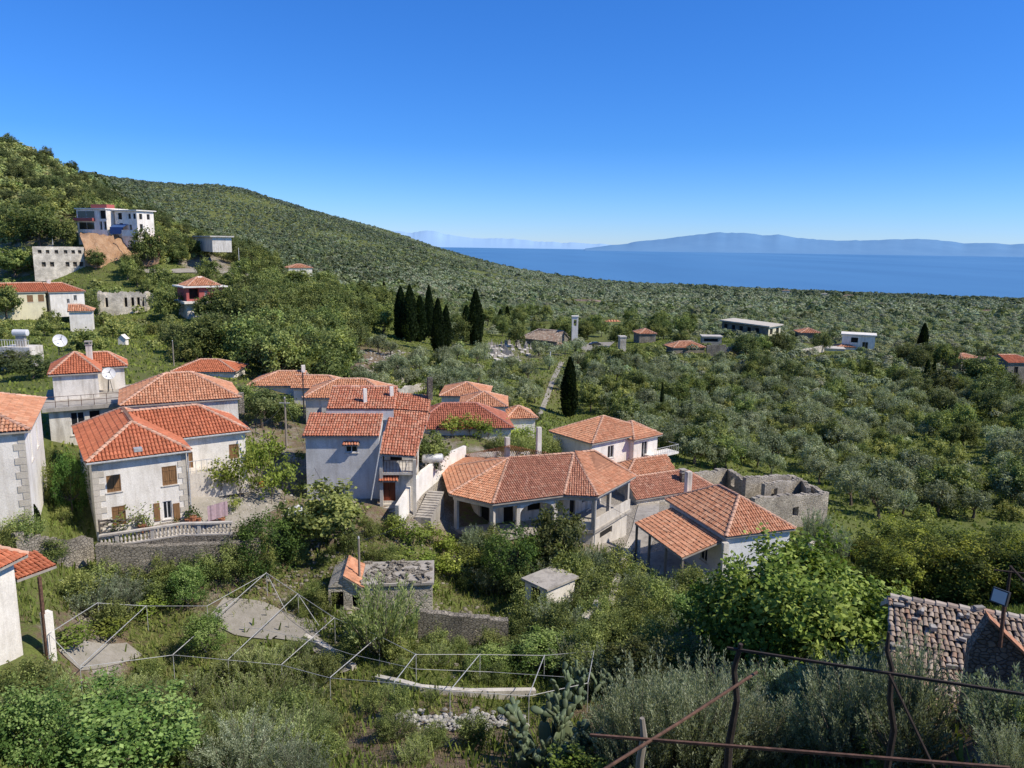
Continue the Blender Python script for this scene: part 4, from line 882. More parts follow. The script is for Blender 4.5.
# roofless stone house right of the lean-to house: three broken rooms
zr=P(800,500,75)[2]
A0=P(762,518,72); 
def flat(p,z=0): return A3((p[0],p[1],z))
w1a=P(754,514,72.5); w1b=P(829,493,78); 
t1=P(754,500,72.5)[2]; t2=P(829,493,78)[2]
hole=[]
rt=ruin_walls('ruined_house','roofless grey stone house with one square window, right of the lean-to porch house',[flat(w1a),flat(w1b),flat(w1b)+A3((-2.0,5.2,0)),flat(w1a)+A3((1.0,7.6,0))],[t1+.2,t2,t2+.4,t2+1.0],.55,M_ruin,{0:[(5.6,6.5,t2-1.75,t2-.75)],2:[(1.5,2.4,t2-1.2,t2+.0)]},False,4,'ruin',zb=-31.5,jag=.1)
q=P(764,482,80); ruin_walls('','',[flat(P(764,500,78.5)),flat(P(800,494,81)),flat(P(806,492,79))],[P(764,485,78.5)[2],P(798,480,81)[2],P(812,488,79)[2]],.5,M_ruin,{0:[(1.0,1.9,P(775,498,79)[2],P(775,489,79)[2])]},root=rt,zb=-31.5,seed=6,jag=.08)
rt2=ruin_walls('ruined_house','roofless ruin with high ragged stone gable behind the brown lane roofs',[flat(P(696,482,86)),flat(P(727,475,90)),flat(P(757,492,82)),flat(P(752,499,80))],[P(696,473,86)[2],P(727,470,90)[2],P(757,487,82)[2],P(750,498,80)[2]],.55,M_ruin,{1:[(1.2,2.2,P(735,487,88)[2],P(735,478,88)[2])]},seed=9,zb=-32,jag=.1)
wall_run('garden_wall','low tumbled stone wall crossing the grass right of the roofless house',[(812,552),(826,540),(846,556)],.8,.4,M_stonel,jag=.1)
# --- hillside, left
ym=simple_house('cream two-wing house with red roof on the slope at the far left',(-30,293.5),160,(47,291.5),9,1.7,'red',M_yellow,hip0=True,hip1=False,pu=.4,course=.6,holes=[(0,(8.5,294.5,14.5,302.5),'shutter'),(0,(27,295,33,302),'shutter'),(0,(38,294.5,44,301.5),'shutter')],hw=4.6)
yr=rect_px((-30,293.5),160,(47,291.5),9); ye=(yr[1]-yr[0])/np.linalg.norm(yr[1]-yr[0]); yn=A3((-ye[1],ye[0],0)); y0=yr[1]-yn*.5+ye*.1-A3((0,0,.15)); wr=[y0,y0+ye*7.4,y0+ye*7.4+yn*9.2,y0+yn*9.2]; wz=y0[2]
yw=house('house','white end house with red roof joined to the cream house at the far left','house',wr,1.75,'red',M_white,.3,False,True,'ab',wz-5.5,None,[(0,(3.2,3.8,wz-2.6,wz-1.6),'glass'),(0,(4.6,5.3,wz-2.0,wz-.8),'glass')],.4,.6)
chimney(yw[0],lift(centre(wr)-ye*2.5,1.3),.7,1.2,M_white,False)
simple_house('tiny white hut with orange roof just below the white end house',(67,311.5),150,(93,311),5,1.1,'orange',M_white,pu=.4,course=.6,hw=2.8,hip0=False)
zq=P(32,246.5,214)[2]; qa=P(32,246.5,214); qb=P(83.5,246.5,222); tt=(qb-qa); tt[2]=0; Lq=np.linalg.norm(tt); 
hs=[]
for k,xk in enumerate((.1,.25,.42,.6,.75,.88)): hs.append((Lq*xk,Lq*xk+.9,zq-1.9,zq-.9)); 
for k,xk in enumerate((.14,.3,.6,.75,.88)): hs.append((Lq*xk+.15,Lq*xk+1.15,zq-5.5,zq-4.2))
plan=[flat(qa,zq),flat(qb,zq),flat(qb,zq)+A3((-3,8,0)),flat(qa,zq)+A3((-3,8,0))]
Ru=thing('ruined_house','tall pale stone ruin with two rows of small square windows on the left slope','ruin',(*centre(plan)[:2],zq-9)); mb=MB(); wall_faces(mb,plan,zq-9.5,zq,{0:hs},reveal=.5); mb.build('wall',M_cream,Ru)
pb=inset(plan,.5); mb=MB(); wall_faces(mb,pb[::-1],zq-9.5,zq-.25); mb.face([A3((*p[:2],zq-5.8)) for p in pb]); mb.build('inner_wall',M_stoned,Ru)
mb=MB(); 
for i in range(4):
    p,q=plan[i],plan[(i+1)%4]; p2,q2=pb[i],pb[(i+1)%4]; mb.face([lift(p,0),lift(q,0),lift(q2,-.25),lift(p2,-.25)])
mb.build('wall_top',M_stone,Ru)
# roofless arcaded ruin
qa=P(97,294,186); qb=P(146,292,190); z1=qa[2]; tt=qb-qa; tt[2]=0; L=np.linalg.norm(tt)
rA5=ruin_walls('ruined_house','low roofless pale stone ruin with a row of tall openings on the left slope',[flat(qa),flat(qb),flat(qb)+A3((-1,6,0)),flat(qa)+A3((-1,6,0))],[z1,z1+.3,z1-.3,z1],.6,M_cream,{0:[(L*f,L*f+.85,z1-3.2,z1-.9) for f in (.13,.52,.66,.78,.9)]},True,3,'ruin',jag=.22,zb=z1-5.5)
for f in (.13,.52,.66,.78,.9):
    mb=MB(); p=A3((*qa[:2],0))+tt/L*(L*f)+A3((0,.63,0)); mb.box(A3((p[0],p[1],z1-3.2)),tt/L*.85,(0,.05,0),(0,0,2.3)); mb.build('opening_shade',M_dark,rA5)  # black sheets set back to paint the ruin's inside as shade
# white villa on its orange cutting
vz=P(75,209,236)[2]; va=P(74,209,236); vb=pz(105,209,vz); ev=(vb-va)/np.linalg.norm(vb-va); nv=A3((-ev[1],ev[0],0)); Lv=np.linalg.norm(vb-va)
vr=[va,vb,vb+nv*9,va+nv*9]; V_=thing('villa','white two-storey flat-roofed villa with blue awning above the orange earth cutting','villa',(*centre(vr)[:2],vz-7.6))
z1=vz; z0=vz-11
for (r_,H) in ((inset(vr,.4),{0:[(.3,Lv*.58,z1-2.6,z1-.5),(Lv*.74,Lv*.95,z1-2.8,z1-.4),(.5,Lv*.55,z1-6.0,z1-3.8),(Lv*.72,Lv*.8,z1-6,z1-3.6),(Lv*.85,Lv*.94,z1-6,z1-3.6)]}),):
    mb=MB(); wall_faces(mb,r_,z0,z1,H,reveal=.5); mb.build('wall',M_white,V_)
    for hh in H[0]: fill(V_,r_,0,hh,'dark' if hh[0]>Lv*.6 else 'glass',reveal=.5,sill=False)
mb=MB(); mb.prism(vr,vz,vz+.3); mb.build('flat_roof',M_white,V_)
v2=[vb-ev*.2+nv*2.5-A3((0,0,.4)),vb+ev*9.5+nv*2.0-A3((0,0,.4)),vb+ev*9.5+nv*10-A3((0,0,.4)),vb-ev*.2+nv*10-A3((0,0,.4))]
r_=inset(v2,.6); H={0:[(1.2,2.8,z1-2.9,z1-1.0),(5.2,6.2,z1-2.7,z1-1.2),(7.1,8.1,z1-2.7,z1-1.2),(1.5,3,z1-6.2,z1-4),(5.5,6.3,z1-6.2,z1-4.4)],1:[(1,2.2,z1-2.8,z1-1.2),(4,5.2,z1-2.8,z1-1.2),(1,2.2,z1-6.2,z1-4.2)]}; mb=MB(); wall_faces(mb,r_,z0,z1-.4,H,reveal=.3); mb.build('wall',M_white,V_)
for e_ in H:
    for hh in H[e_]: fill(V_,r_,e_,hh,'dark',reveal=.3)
mb=MB(); mb.prism(v2,vz-.4,vz-.1); mb.build('flat_roof',M_white,V_)
mb=MB(); p=va+nv*-.6; mb.box(A3((*p[:2],vz-3.5)),ev*Lv*.62,nv*1.2,(0,0,.9)); mb.build('balcony',M_redw,V_)
M_blueaw=simple('blue_awning',(.04,.10,.26),.7); p=vb+ev*.6+nv*.6; mb=MB(); mb.face([A3((*p[:2],vz-5.2)),A3((*(p+ev*5)[:2],vz-5.2)),A3((*(p+ev*5+nv*2)[:2],vz-4.3)),A3((*(p+nv*2)[:2],vz-4.3))]); mb.face([A3((*p[:2],vz-7.2)),A3((*(p+ev*4)[:2],vz-7.2)),A3((*(p+ev*5)[:2],vz-5.2)),A3((*p[:2],vz-5.2))]); mb.build('awning',M_blueaw,V_)
mb=MB(); p=vb+ev*6-nv*.5; mb.box(A3((*p[:2],vz-7.8)),ev*6,nv*.25,(0,0,1.8)); mb.build('parapet',M_white,V_)
mb=MB(); p=centre(vr)+ev*.5; mb.cbox(A3((*p[:2],vz+.2)),ev,6,3,1.3); mb.build('rooftop_hut',M_redw,V_)
# orange earth cutting below the villa
m,nt,b,_=newmat('orange_earth'); co=objco(nt,(1,1,.35)); nn_=noise(nt,.6,6,.7,co,1); nt.links.new(mixc(nt,ramp(nt,nn_,[(.3,0),(.7,1)]),(.30,.16,.08),(.50,.33,.20)),b.inputs['Base Color']); b.inputs['Roughness'].default_value=1; bump(nt,b,nn_,1,.6)
def sheet(name,label,rows,mat,cat=None,kind=None,sub=6,amp=.4,seed=1):
    "a rough sheet through rows of 3D points"
    G=np.array([[A3(p) for p in r] for r in rows]); nr,nc=G.shape[:2]; r=np.random.default_rng(seed)
    fr=np.linspace(0,nr-1,(nr-1)*sub+1); fc=np.linspace(0,nc-1,(nc-1)*sub+1); V=[]
    for a in fr:
        i=min(int(a),nr-2); 
        for c_ in fc:
            j=min(int(c_),nc-2); x,y=a-i,c_-j; q=G[i,j]*(1-x)*(1-y)+G[i,j+1]*(1-x)*y+G[i+1,j]*x*(1-y)+G[i+1,j+1]*x*y; V.append(q+r.normal(0,amp,3)*A3((.4,.4,1)))
    n1,n2=len(fr),len(fc); i=np.arange(n1*n2).reshape(n1,n2); Fs=np.stack([i[:-1,:-1],i[:-1,1:],i[1:,1:],i[1:,:-1]],-1).reshape(-1,4)
    o=put(name,npmesh(name,np.array(V),Fs,mat)); return tag(o,label,cat,kind=kind)
sheet('earth_cutting',None,[[P(85,266,218),P(97,268,220),P(112,269,223),P(128,268,226),P(158,264,224)],[P(85,250,222),P(98,251,225),P(116,251,229),P(132,253,233),P(161,252,228)],[P(80,235.5,227),P(98,235.5,230),P(116,235,234),P(131,238,238),P(160,238,232)],[P(80,231,240),P(98,231,243),P(116,231,246),P(131,233,249),P(160,235,240)]],MATS['orange_earth'],kind='structure',amp=.22)
# road wall, concrete box, red house
wall_run('retaining_wall','long pale roadside wall on the left slope above the red house',[P(140,274,236)-A3((0,0,1.5)),P(175,273,240)-A3((0,0,1.5)),P(205,274,245)-A3((0,0,1.5)),P(227,275,248)-A3((0,0,1.5))],2.2,.6,M_concl,step=4)
wall_run('retaining_wall','pale roadside wall below the orange cutting',[P(95,262,226)-A3((0,0,1)),P(122,265,228)-A3((0,0,1)),P(140,270,232)-A3((0,0,1))],1.6,.6,M_concl,step=4)
wall_run('retaining_wall','buff stone wall above the road at the foot of the wooded spur',[P(180,268,262)-A3((0,0,1.5)),P(200,267,264)-A3((0,0,1.5)),P(222,266,266)-A3((0,0,1.5))],4.2,.6,M_stonel,step=4,jag=.2)
zc=P(183,237,285)[2]; r_=rect_px((180,237),285,(210,237),7); bx_=thing('concrete_building','unfinished grey concrete box house on the wooded spur','building',(*centre(r_)[:2],zc-4))
mb=MB(); wall_faces(mb,inset(r_,.7),zc-4.5,zc,{0:[(1,3.5,zc-2.6,zc-.6),(5,8,zc-2.6,zc-.4)]}); mb.build('wall',M_wgrey,bx_); fill(bx_,inset(r_,.7),0,(1,3.5,zc-2.6,zc-.6),'dark'); fill(bx_,inset(r_,.7),0,(5,8,zc-2.6,zc-.4),'dark'); mb=MB(); mb.prism(r_,zc,zc+.4); mb.build('flat_roof',M_concl,bx_)
rr_=rect_px((183,288),175,(228,287),9); zR=rr_[0][2]
Rh=thing('house','red-walled house with orange pyramid roof and white balcony on the left slope','house',(*centre(rr_)[:2],zR-7)); eR=(rr_[1]-rr_[0])/np.linalg.norm(rr_[1]-rr_[0]); nR=A3((-eR[1],eR[0],0)); Lr=np.linalg.norm(rr_[1]-rr_[0])
mb=MB(); mb.prism(rr_,zR,zR+.3); mb.build('roof_slab',M_white,Rh); f,rd,*_=hip_facets([lift(q,.34) for q in inset(rr_,1.2)],1.9); roof_facets(Rh,f,'orange',rd,pu=.4,course=.6)
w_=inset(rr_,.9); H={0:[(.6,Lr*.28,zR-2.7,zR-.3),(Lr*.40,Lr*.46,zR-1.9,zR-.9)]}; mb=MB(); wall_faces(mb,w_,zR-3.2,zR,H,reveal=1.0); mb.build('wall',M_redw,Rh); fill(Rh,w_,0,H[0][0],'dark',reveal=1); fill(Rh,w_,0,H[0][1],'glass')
mb=MB(); p=rr_[0]-nR*.4; mb.box(A3((*p[:2],zR-3.6)),eR*(Lr+1.5),nR*9,(0,0,.5)); mb.build('balcony_slab',M_white,Rh)
mb=MB(); wall_faces(mb,w_,zR-8,zR-3.6,{0:[(1.5,3.5,zR-6.5,zR-4.2)]}); mb.build('lower_wall',M_wgrey,Rh)
mb=MB()
for k in range(9): p=rr_[1]+eR*(.8+k*.35)-nR*(.5)+A3((0,0,-1.2-k*.55)); mb.box(A3((*p[:2],zR-8)),eR*.36,nR*1.2,(0,0,p[2]-zR+8))
mb.build('outside_stair',M_white,Rh)
mb=MB(); p=centre(rr_)+A3((0,0,2)); mb.tube([p-eR*.7,p+eR*.7],.4,10); o=mb.build('roof_tank',M_galv,Rh)
h7=simple_house('small orange-roofed house with a porch at the foot of the far ridge',(288,268),325,(313,268),8,1.4,'orange',M_white,pu=.6,course=.9,hw=2.2)
# little white shrine, far-left roof tank and rails
q=g(122,345); sh=thing('shrine','tiny white gabled shrine among the trees at the left','shrine',q); mb=MB(); q=q+A3((0,0,0)); mb.box(q-A3((.6,0,.5)),(1.2,0,0),(0,1.0,0),(0,0,1.5)); mb.build('wall',M_white,sh); mb=MB()
for sx in (-1,1): mb.face([q+A3((sx*.8,-.15,.95)),q+A3((sx*.8,1.15,.95)),q+A3((0,1.15,1.7)),q+A3((0,-.15,1.7))])
mb.face([q+A3((-.6,-.01,1.0)),q+A3((.6,-.01,1.0)),q+A3((0,-.01,1.6))]); mb.build('roof',M_white,sh)
q=P(20,341,104); tw=thing('rooftop_terrace','small white-railed terrace with a silver water tank at the left edge','terrace',(*q[:2],float(T(*q[:2]))))
mb=MB(); zt_=float(T(*q[:2])); mb.box(A3((q[0]-3,q[1],zt_-.5)),(4.2,0,0),(0,3,0),(0,0,q[2]-.9-zt_+.5)); mb.build('base',M_wgrey,tw)
mb=MB()
for k in range(12): p=q+A3((-2.9+k*.36,.05,-.9)); mb.tube([p,p+A3((0,0,1.0))],.035,4)
mb.tube([q+A3((-2.95,.05,.1)),q+A3((1.15,.05,.1))],.04,5); mb.build('railing',M_frame,tw)
mb=MB(); p=q+A3((-.6,1.2,1.0)); mb.tube([p-A3((1.0,0,0)),p-A3((.95,0,0)),p+A3((.95,0,0)),p+A3((1,0,0))],[.3,.45,.45,.3],14); mb.build('tank',M_dish,tw,smooth=False)
mb=MB(); mb.cbox(p-A3((0,0,1.9)),(1,0,0),1.2,.5,1.5); mb.build('tank_stand',M_conc,tw)
dish('big grey satellite dish rising behind the red roof ridge of the small grey house',P(60.5,354,78),.68,(.65,-.6,.45),1.3)
# --- church with bell tower
zc=P(520,337,272)[2]; r_=rect_px((519,338),272,(551,340.5),11); 
Ch,wCh,*_=house('church','low stone church with broad brown roof beside the white bell tower','church',[r_[0],r_[1]+A3((2,-4,0)),r_[2]+A3((2,-1,0)),r_[3]],3.0,'old',M_stone,.4,True,False,'ab',zc-5,pu=.6,course=.9,white=False)
p=r_[1]+A3((0,-5,-1)); rr3=[p+A3((-1,0,-1.0)),p+A3((6,0,-1.0)),p+A3((6,6,-1)),p+A3((-1,6,-1))]; f,rd,*_=hip_facets(rr3,1.3); roof_facets(Ch,f,'old',rd,pu=.6,course=.9,name='porch_roof'); mb=MB(); wall_faces(mb,inset(rr3,.3),zc-6,rr3[0][2]); mb.build('porch_wall',M_white,Ch)
q=P(574.5,338,268); zt_=P(574.5,316.5,268)[2]; bt=thing('bell_tower','slender white church bell tower with open belfry','tower',q-A3((0,0,1)))
mb=MB(); wq=2.1; H=[(.55,1.55,zt_-3.2,zt_-1.0)]; sq=[A3((q[0]-wq/2,q[1]-wq/2,0)),A3((q[0]+wq/2,q[1]-wq/2,0)),A3((q[0]+wq/2,q[1]+wq/2,0)),A3((q[0]-wq/2,q[1]+wq/2,0))]; wall_faces(mb,sq,q[2]-2,zt_,{0:H,1:H,2:H,3:H},reveal=.45,top=True); mb.build('shaft',M_white,bt)
mb=MB(); mb.prism(inset(sq,-.2),zt_,zt_+.25); mb.build('cornice',M_white,bt); mb=MB(); mb.lathe((q[0],q[1],zt_-2.3),[(.42,0),(.36,.2),(.25,.55),(.05,.75)],10); mb.build('bell',M_iron,bt)
for k,(u,v) in enumerate([(595,345)]): pass
def box_house(label,p0,Y,p1,depth,hw,wm,rm,holes=(),cat='building',ov=.3,th=.35,name='building'):
    r_=rect_px(p0,Y,p1,depth); z=r_[0][2]; o=thing(name,label,cat,(*centre(r_)[:2],z-hw)); w_=inset(r_,ov); H={}
    for e,r,k in holes: H.setdefault(e,[]).append((*(hole_px(w_,e,*r) if r[2]>0 else r),k))
    mb=MB(); wall_faces(mb,w_,z-hw-1.5,z,H,reveal=.3); mb.build('wall',wm,o)
    for e in H:
        for hh in H[e]: fill(o,w_,e,hh,hh[4],reveal=.3,sill=False)
    mb=MB(); mb.prism(r_,z,z+th); mb.build('flat_roof',rm,o); return o,r_
box_house('square buff concrete tower hut beside the parked car',(620,337.5),243,(627,337.5),2.9,4.2,M_stonel,M_concl,ov=.15)
simple_house('orange-roofed stone house behind the square hut in the plain',(639,334),275,(657,334),8,1.5,'orange',M_stone,pu=.6,course=.9,hw=3.5)
simple_house('orange-roofed stone house with ruined walls at its right side',(673,348),238,(706,347.5),7,1.6,'orange',M_stone,pu=.5,course=.8,hw=4.2)
qa=P(706,347,240); qb=P(747,347,243)
ruin_walls('ruined_house','broken grey stone walls joined to the right of the orange-roofed stone house',[flat(P(707,350,236)),flat(P(726,351,236)),flat(P(746,349,240)),flat(P(748,347,246))],[P(707,345,236)[2],P(726,347,236)[2],P(745,343,240)[2],P(748,343,246)[2]],.7,M_stone,{},seed=12,jag=.25,step=1.0)
box_house('low grey cabin with a long dark window strip behind the broken walls',(702,337),262,(723,337.5),5,3.2,M_conc,M_concl,[(0,(704,338.6,718,341.5),'dark')])
# roofless concrete block, side wall coloured darker for its shade, yellow end
zb2=P(750,325,295)[2]; k0=P(722,322.5,310); k1=P(769,324,288); k2=P(781,322,296)
k0[2]=k1[2]=k2[2]=zb2; eb=(k2-k1); eb[2]=0; L2=np.linalg.norm(eb); eb/=L2; L1=np.linalg.norm(k1-k0); pl=[k1,k2,k2+(k0-k1),k0]
Yb=thing('concrete_building','abandoned two-storey block with flat roof and dark-holed yellow end wall','building',(*centre(pl)[:2],zb2-7)); H={0:[(L2*.12,L2*.36,zb2-3.0,zb2-.8),(L2*.62,L2*.88,zb2-3.0,zb2-.8),(L2*.12,L2*.36,zb2-6.2,zb2-4.2),(L2*.62,L2*.88,zb2-6.4,zb2-4.0)],3:[(L1*f,L1*(f+.08),zb2-2.7,zb2-1.0) for f in (.05,.22,.39,.56,.73)]+[(L1*f,L1*(f+.08),zb2-6.2,zb2-4.4) for f in (.05,.22,.39,.56,.73)]}
mb=MB(); wall_faces(mb,pl,zb2-8,zb2,{0:H[0]},reveal=.4,only=(0,1)); mb.build('end_wall',M_yellow,Yb)
mb=MB(); wall_faces(mb,pl,zb2-8,zb2-.01,{3:H[3]},reveal=.4,only=(2,3)); mb.build('side_wall',M_stone,Yb)
for e in (0,3):
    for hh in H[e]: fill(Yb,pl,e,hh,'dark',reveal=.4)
mb=MB(); mb.prism(inset(pl,-.8),zb2,zb2+.45); mb.build('flat_roof',M_block,Yb)
simple_house('orange-roofed house showing above a dark round tree in the plain',(800,333),310,(822,333.5),9,1.6,'orange',M_stone,pu=.7,course=1,hw=4)
box_house('two-storey white house with flat roof and terrace, largest white one in the plain',(841,334.5),290,(877,336.5),9,7.0,M_white,M_white,[(0,(851,337.5,858,342.5),'dark'),(0,(862,342,868,349),'glass'),(0,(845,344,850,348),'glass')],cat='house',name='house',ov=.5)
box_house('low white annex with flat roof left of the two-storey white house',(824,349),283,(846,350),8,3.4,M_white,M_concl,[(0,(832,352,835,356),'dark')],cat='house',name='house')
simple_house('small orange roof wedged between the white annex and the white house',(838,347),288,(856,347.5),6,1.0,'orange',M_white,pu=.6,course=.9,hw=3.5)
wall_run('garden_wall','buff yard wall in front of the orange-roofed house in the plain',[(801,357),(812,355),(824,352)],2.5,.5,M_stonel,step=3)
simple_house('stone house with bright red roof at the right edge of the plain',(1008,363),222,(1040,363),9,1.8,'red',M_stone,pu=.5,course=.8,hw=6.2,holes=[(0,(1014,367,1018,373),'dark')],hip0=False)
simple_house('older grey-roofed stone house joined to the red roof at the right edge',(990,362),230,(1008,362.5),8,1.2,'old',M_stone,pu=.5,course=.8,hw=5.5)
simple_house('small orange roof among the trees near the right edge',(962,359),255,(980,358),7,1.2,'orange',M_stone,pu=.6,course=.9,hw=3)
for k,(u,v,Y,w_,lab) in enumerate([(783,291,1250,9,'lone pale villa on the far edge of the plain, left one'),(822,294,1200,8,'white cube villa on the far edge of the plain, centre one'),(845,296,1150,12,'long low pale house on the far edge of the plain'),(569,302,760,26,'pale sheds in a clearing of the olive plain'),(984,312,760,10,'white house far off in the olives at right, left one'),(1004,314,740,14,'pale grey house far off in the olives at right'),(603,324,430,9,'low pale hut beyond the church')]):
    p=P(u,v,Y); r_=[p,p+A3((w_*1.3,0,0)),p+A3((w_*1.3,w_*.8,0)),p+A3((0,w_*.8,0))]; o=thing('house',lab,'house',(p[0]+w_/2,p[1],p[2]-5)); mb=MB(); wall_faces(mb,inset(r_,.4),p[2]-7,p[2],{0:[(w_*.25,w_*.4,p[2]-2.4,p[2]-.8)]}); mb.build('wall',M_concl if w_>9 else M_white,o)
    if k in(1,5): mb=MB(); mb.prism(r_,p[2],p[2]+.6); mb.build('flat_roof',M_concl,o)
    else:
        f,rd,*_=hip_facets(r_,1.8); roof_facets(o,f,'old' if k!=6 else 'orange',[],pu=1.5,course=2.0)
# graves on the slope left of the church
proto=None; r=np.random.default_rng(21); n=0
while n<46:
    u,v=r.uniform(488,532),r.uniform(341,361)
    if (u-488)*-.12+346>v: continue
    q=g(u,v); 
    if proto is None:
        proto=thing('gravestone','pale stone grave in the cemetery left of the church','gravestone',q,'graves in the hillside cemetery'); mb=MB(); q0=q; mb.box(q0+A3((-.6,-1.0,-.4)),(1.2,0,0),(0,2.2,0),(0,0,.95)); mb.build('slab',M_wgrey,proto); mb=MB(); mb.box(q0+A3((-.5,1.2,-.3)),(1.0,0,0),(0,.2,0),(0,0,2.0)); mb.box(q0+A3((-.1,1.22,1.7)),(.2,0,0),(0,.16,0),(0,0,.8)); mb.build('headstone',M_conc,proto); o=proto
    else:
        o=proto.copy(); col.objects.link(o); o.location=Vector([float(c) for c in q])
        for ch in proto.children: c2=ch.copy(); col.objects.link(c2); c2.parent=o
    s=r.uniform(.6,1.05); o.scale=(s,s,s*r.uniform(.7,1.2)); o.rotation_euler=(0,0,r.uniform(-.5,.5)); n+=1
# car on the church yard
def car(label,p,ang,body,s=1.0):
    t=thing('parked_car',label,'car',p,rz=0); ca,sa=math.cos(ang),math.sin(ang); M_b=simple('car_paint_%s'%label[:5].strip(),body,.3,.2,.05,2,bs=0); p=A3(p)
    def W(x,y,z): return p+A3((x*ca-y*sa,x*sa+y*ca,z))*s
    prof=[(-2.1,.35),(-2.1,.85),(-1.3,.98),(-.75,1.42),(.9,1.42),(1.5,.98),(2.1,.85),(2.1,.35)]; mb=MB()
    for y in (-.85,.85):
        V=[W(x,y*(1 if z<1.1 else .82),z) for x,z in prof]; mb.face(V if y>0 else V[::-1])
    for (x0,z0),(x1,z1) in zip(prof,prof[1:]+prof[:1]):
        k0=1 if z0<1.1 else .82; k1=1 if z1<1.1 else .82; mb.face([W(x0,-.85*k0,z0),W(x0,.85*k0,z0),W(x1,.85*k1,z1),W(x1,-.85*k1,z1)])
    mb.build('body',M_b,t); 
    for x0,z0,x1,z1,nm in ((-1.25,1.02,-.8,1.38,'rear_window'),(.95,1.38,1.45,1.02,'windscreen')):
        mb=MB(); dx=-.03 if nm=='rear_window' else .03; mb.face([W(x0+dx,-.72,z0),W(x0+dx,.72,z0),W(x1+dx,.66,z1),W(x1+dx,-.66,z1)]); mb.build(nm,M_glass,t)
    for y in (-1,1):
        mb=MB(); mb.face([W(-1.0,y*.83,1.04),W(1.2,y*.83,1.04),W(.8,y*.735,1.36),W(-.65,y*.735,1.36)]); mb.build('side_window',M_glass,t)
        for x in (-1.3,1.35):
            mb=MB(); mb.tube([W(x,y*.7,.33),W(x,y*.88,.33)],.33*s,12); mb.build('wheel',M_iron,t)
    return t
car('small dark car parked on the pale church yard',g(595,346)+A3((0,0,.05)),.3,(.03,.035,.05))
# roads and paths as thin sheets on the ground
def ribbon(name,pts,w,mat,up=.06,n=8):
    G=[g(*p) if len(p)==2 else A3(p) for p in pts]; Pn=[]
    for i in range(len(G)-1):
        for k in range(n): Pn.append(G[i]+(G[i+1]-G[i])*k/n)
    Pn.append(G[-1]); Pn=np.array(Pn); V=[]
    for i in range(len(Pn)):
        d=Pn[min(i+1,len(Pn)-1)]-Pn[max(i-1,0)]; d[2]=0; d/=np.linalg.norm(d)+1e-9; nn=A3((-d[1],d[0],0)); ww=w if np.isscalar(w) else np.interp(i/(len(Pn)-1),np.linspace(0,1,len(w)),w)
        for s in np.linspace(-.5,.5,7): q=Pn[i]+nn*s*ww; V.append((q[0],q[1],float(T(q[0],q[1]))+up))
    i=np.arange(len(Pn)*7).reshape(-1,7); Fs=np.stack([i[:-1,:-1],i[:-1,1:],i[1:,1:],i[1:,:-1]],-1).reshape(-1,4); me=npmesh(name,V,Fs,mat,None,True)
    if sum(p.normal.z for p in me.polygons)<0: me.flip_normals()
    return tag(put(name,me),kind='structure')
M_road=plaster('pale_gravel',(.36,.33,.28),(.22,.20,.15),.6)
ribbon('path',[(536,418),(546,400),(552,383),(557,372),(562,362)],[.9,1.0,1.1,1.3],M_road,.1)
ribbon('church_yard',[(589,355),(594,349),(603,343)],[3,9,9],M_road,.35)
ribbon('road',[(140,272),(175,272),(205,272),(228,273),(250,276)],[3,4,4,4],M_road,.3)
ribbon('lane',[(650,500),(645,530),(632,560),(622,590)],[2,2.4,2.0,1.5],M_conc,.08)
ribbon('paved_terrace',[(215,610),(250,618),(290,628),(312,640)],[2.2,3.6,3.2,1.2],M_road,.07)
ribbon('paved_patch',[(70,662),(100,655),(135,650)],[1.2,2.0,1.5],M_road,.07)
ribbon('paved_court',[(196,512),(225,508),(252,500),(262,486)],[4,5,4,3],M_road,.07)

ribbon('footpath',[(306,638),(326,652),(350,671)],[1.1,1.0,1.0],M_road,.09)
# ================================================================== plants
def unit(v): return v/(np.linalg.norm(v,axis=-1,keepdims=True)+1e-9)
def leaves(r,Pc,Nn,l,w,C,fold=.0):
    n=len(Pc); t=unit(np.cross(Nn,r.normal(size=(n,3)))); b=unit(np.cross(Nn,t)); L=(l*(1+r.normal(0,.22,n)))[:,None]; Wd=(w*(1+r.normal(0,.2,n)))[:,None]
    V=np.stack([Pc-t*L*.5,Pc+b*Wd*.5-t*L*.06,Pc+t*L*.5,Pc-b*Wd*.5-t*L*.06],1).reshape(-1,3)
    return V,np.arange(4*n).reshape(n,4),np.repeat(np.clip(C,0,1),4,0)
def crown_pts(r,ncl,per,R,zc,clr,hollow=.5,lump=.28,low=-.75,top=1.0,shape=None):
    d=unit(r.normal(size=(ncl*2,3))); d=d[(d[:,2]>low)&(d[:,2]<=top)][:ncl]; ncl=len(d)
    lm=1+lump*(np.sin(d[:,0]*4.1+r.uniform(0,6))*np.sin(d[:,1]*3.7+r.uniform(0,6))+.6*np.sin(d[:,2]*5+d[:,0]*3+r.uniform(0,6)))
    rad=(hollow+(1-hollow)*r.random(ncl)**.6)*lm
    c=d*np.array(R)*rad[:,None]+np.array([0,0,zc])
    p=np.repeat(c,per,0)+r.normal(size=(ncl*per,3))*clr*np.repeat(r.uniform(.6,1.3,ncl),per)[:,None]
    return p,np.repeat(d,per,0),np.repeat(r.random(ncl),per),c
def pal_mix(r,pal,t,j=.16):
    pal=np.array(pal); x=np.clip(t*(len(pal)-1),0,len(pal)-1.001); i=x.astype(int); f=(x-i)[:,None]
    return (pal[i]*(1-f)+pal[i+1]*f)*(1+r.normal(0,j,(len(t),1)))
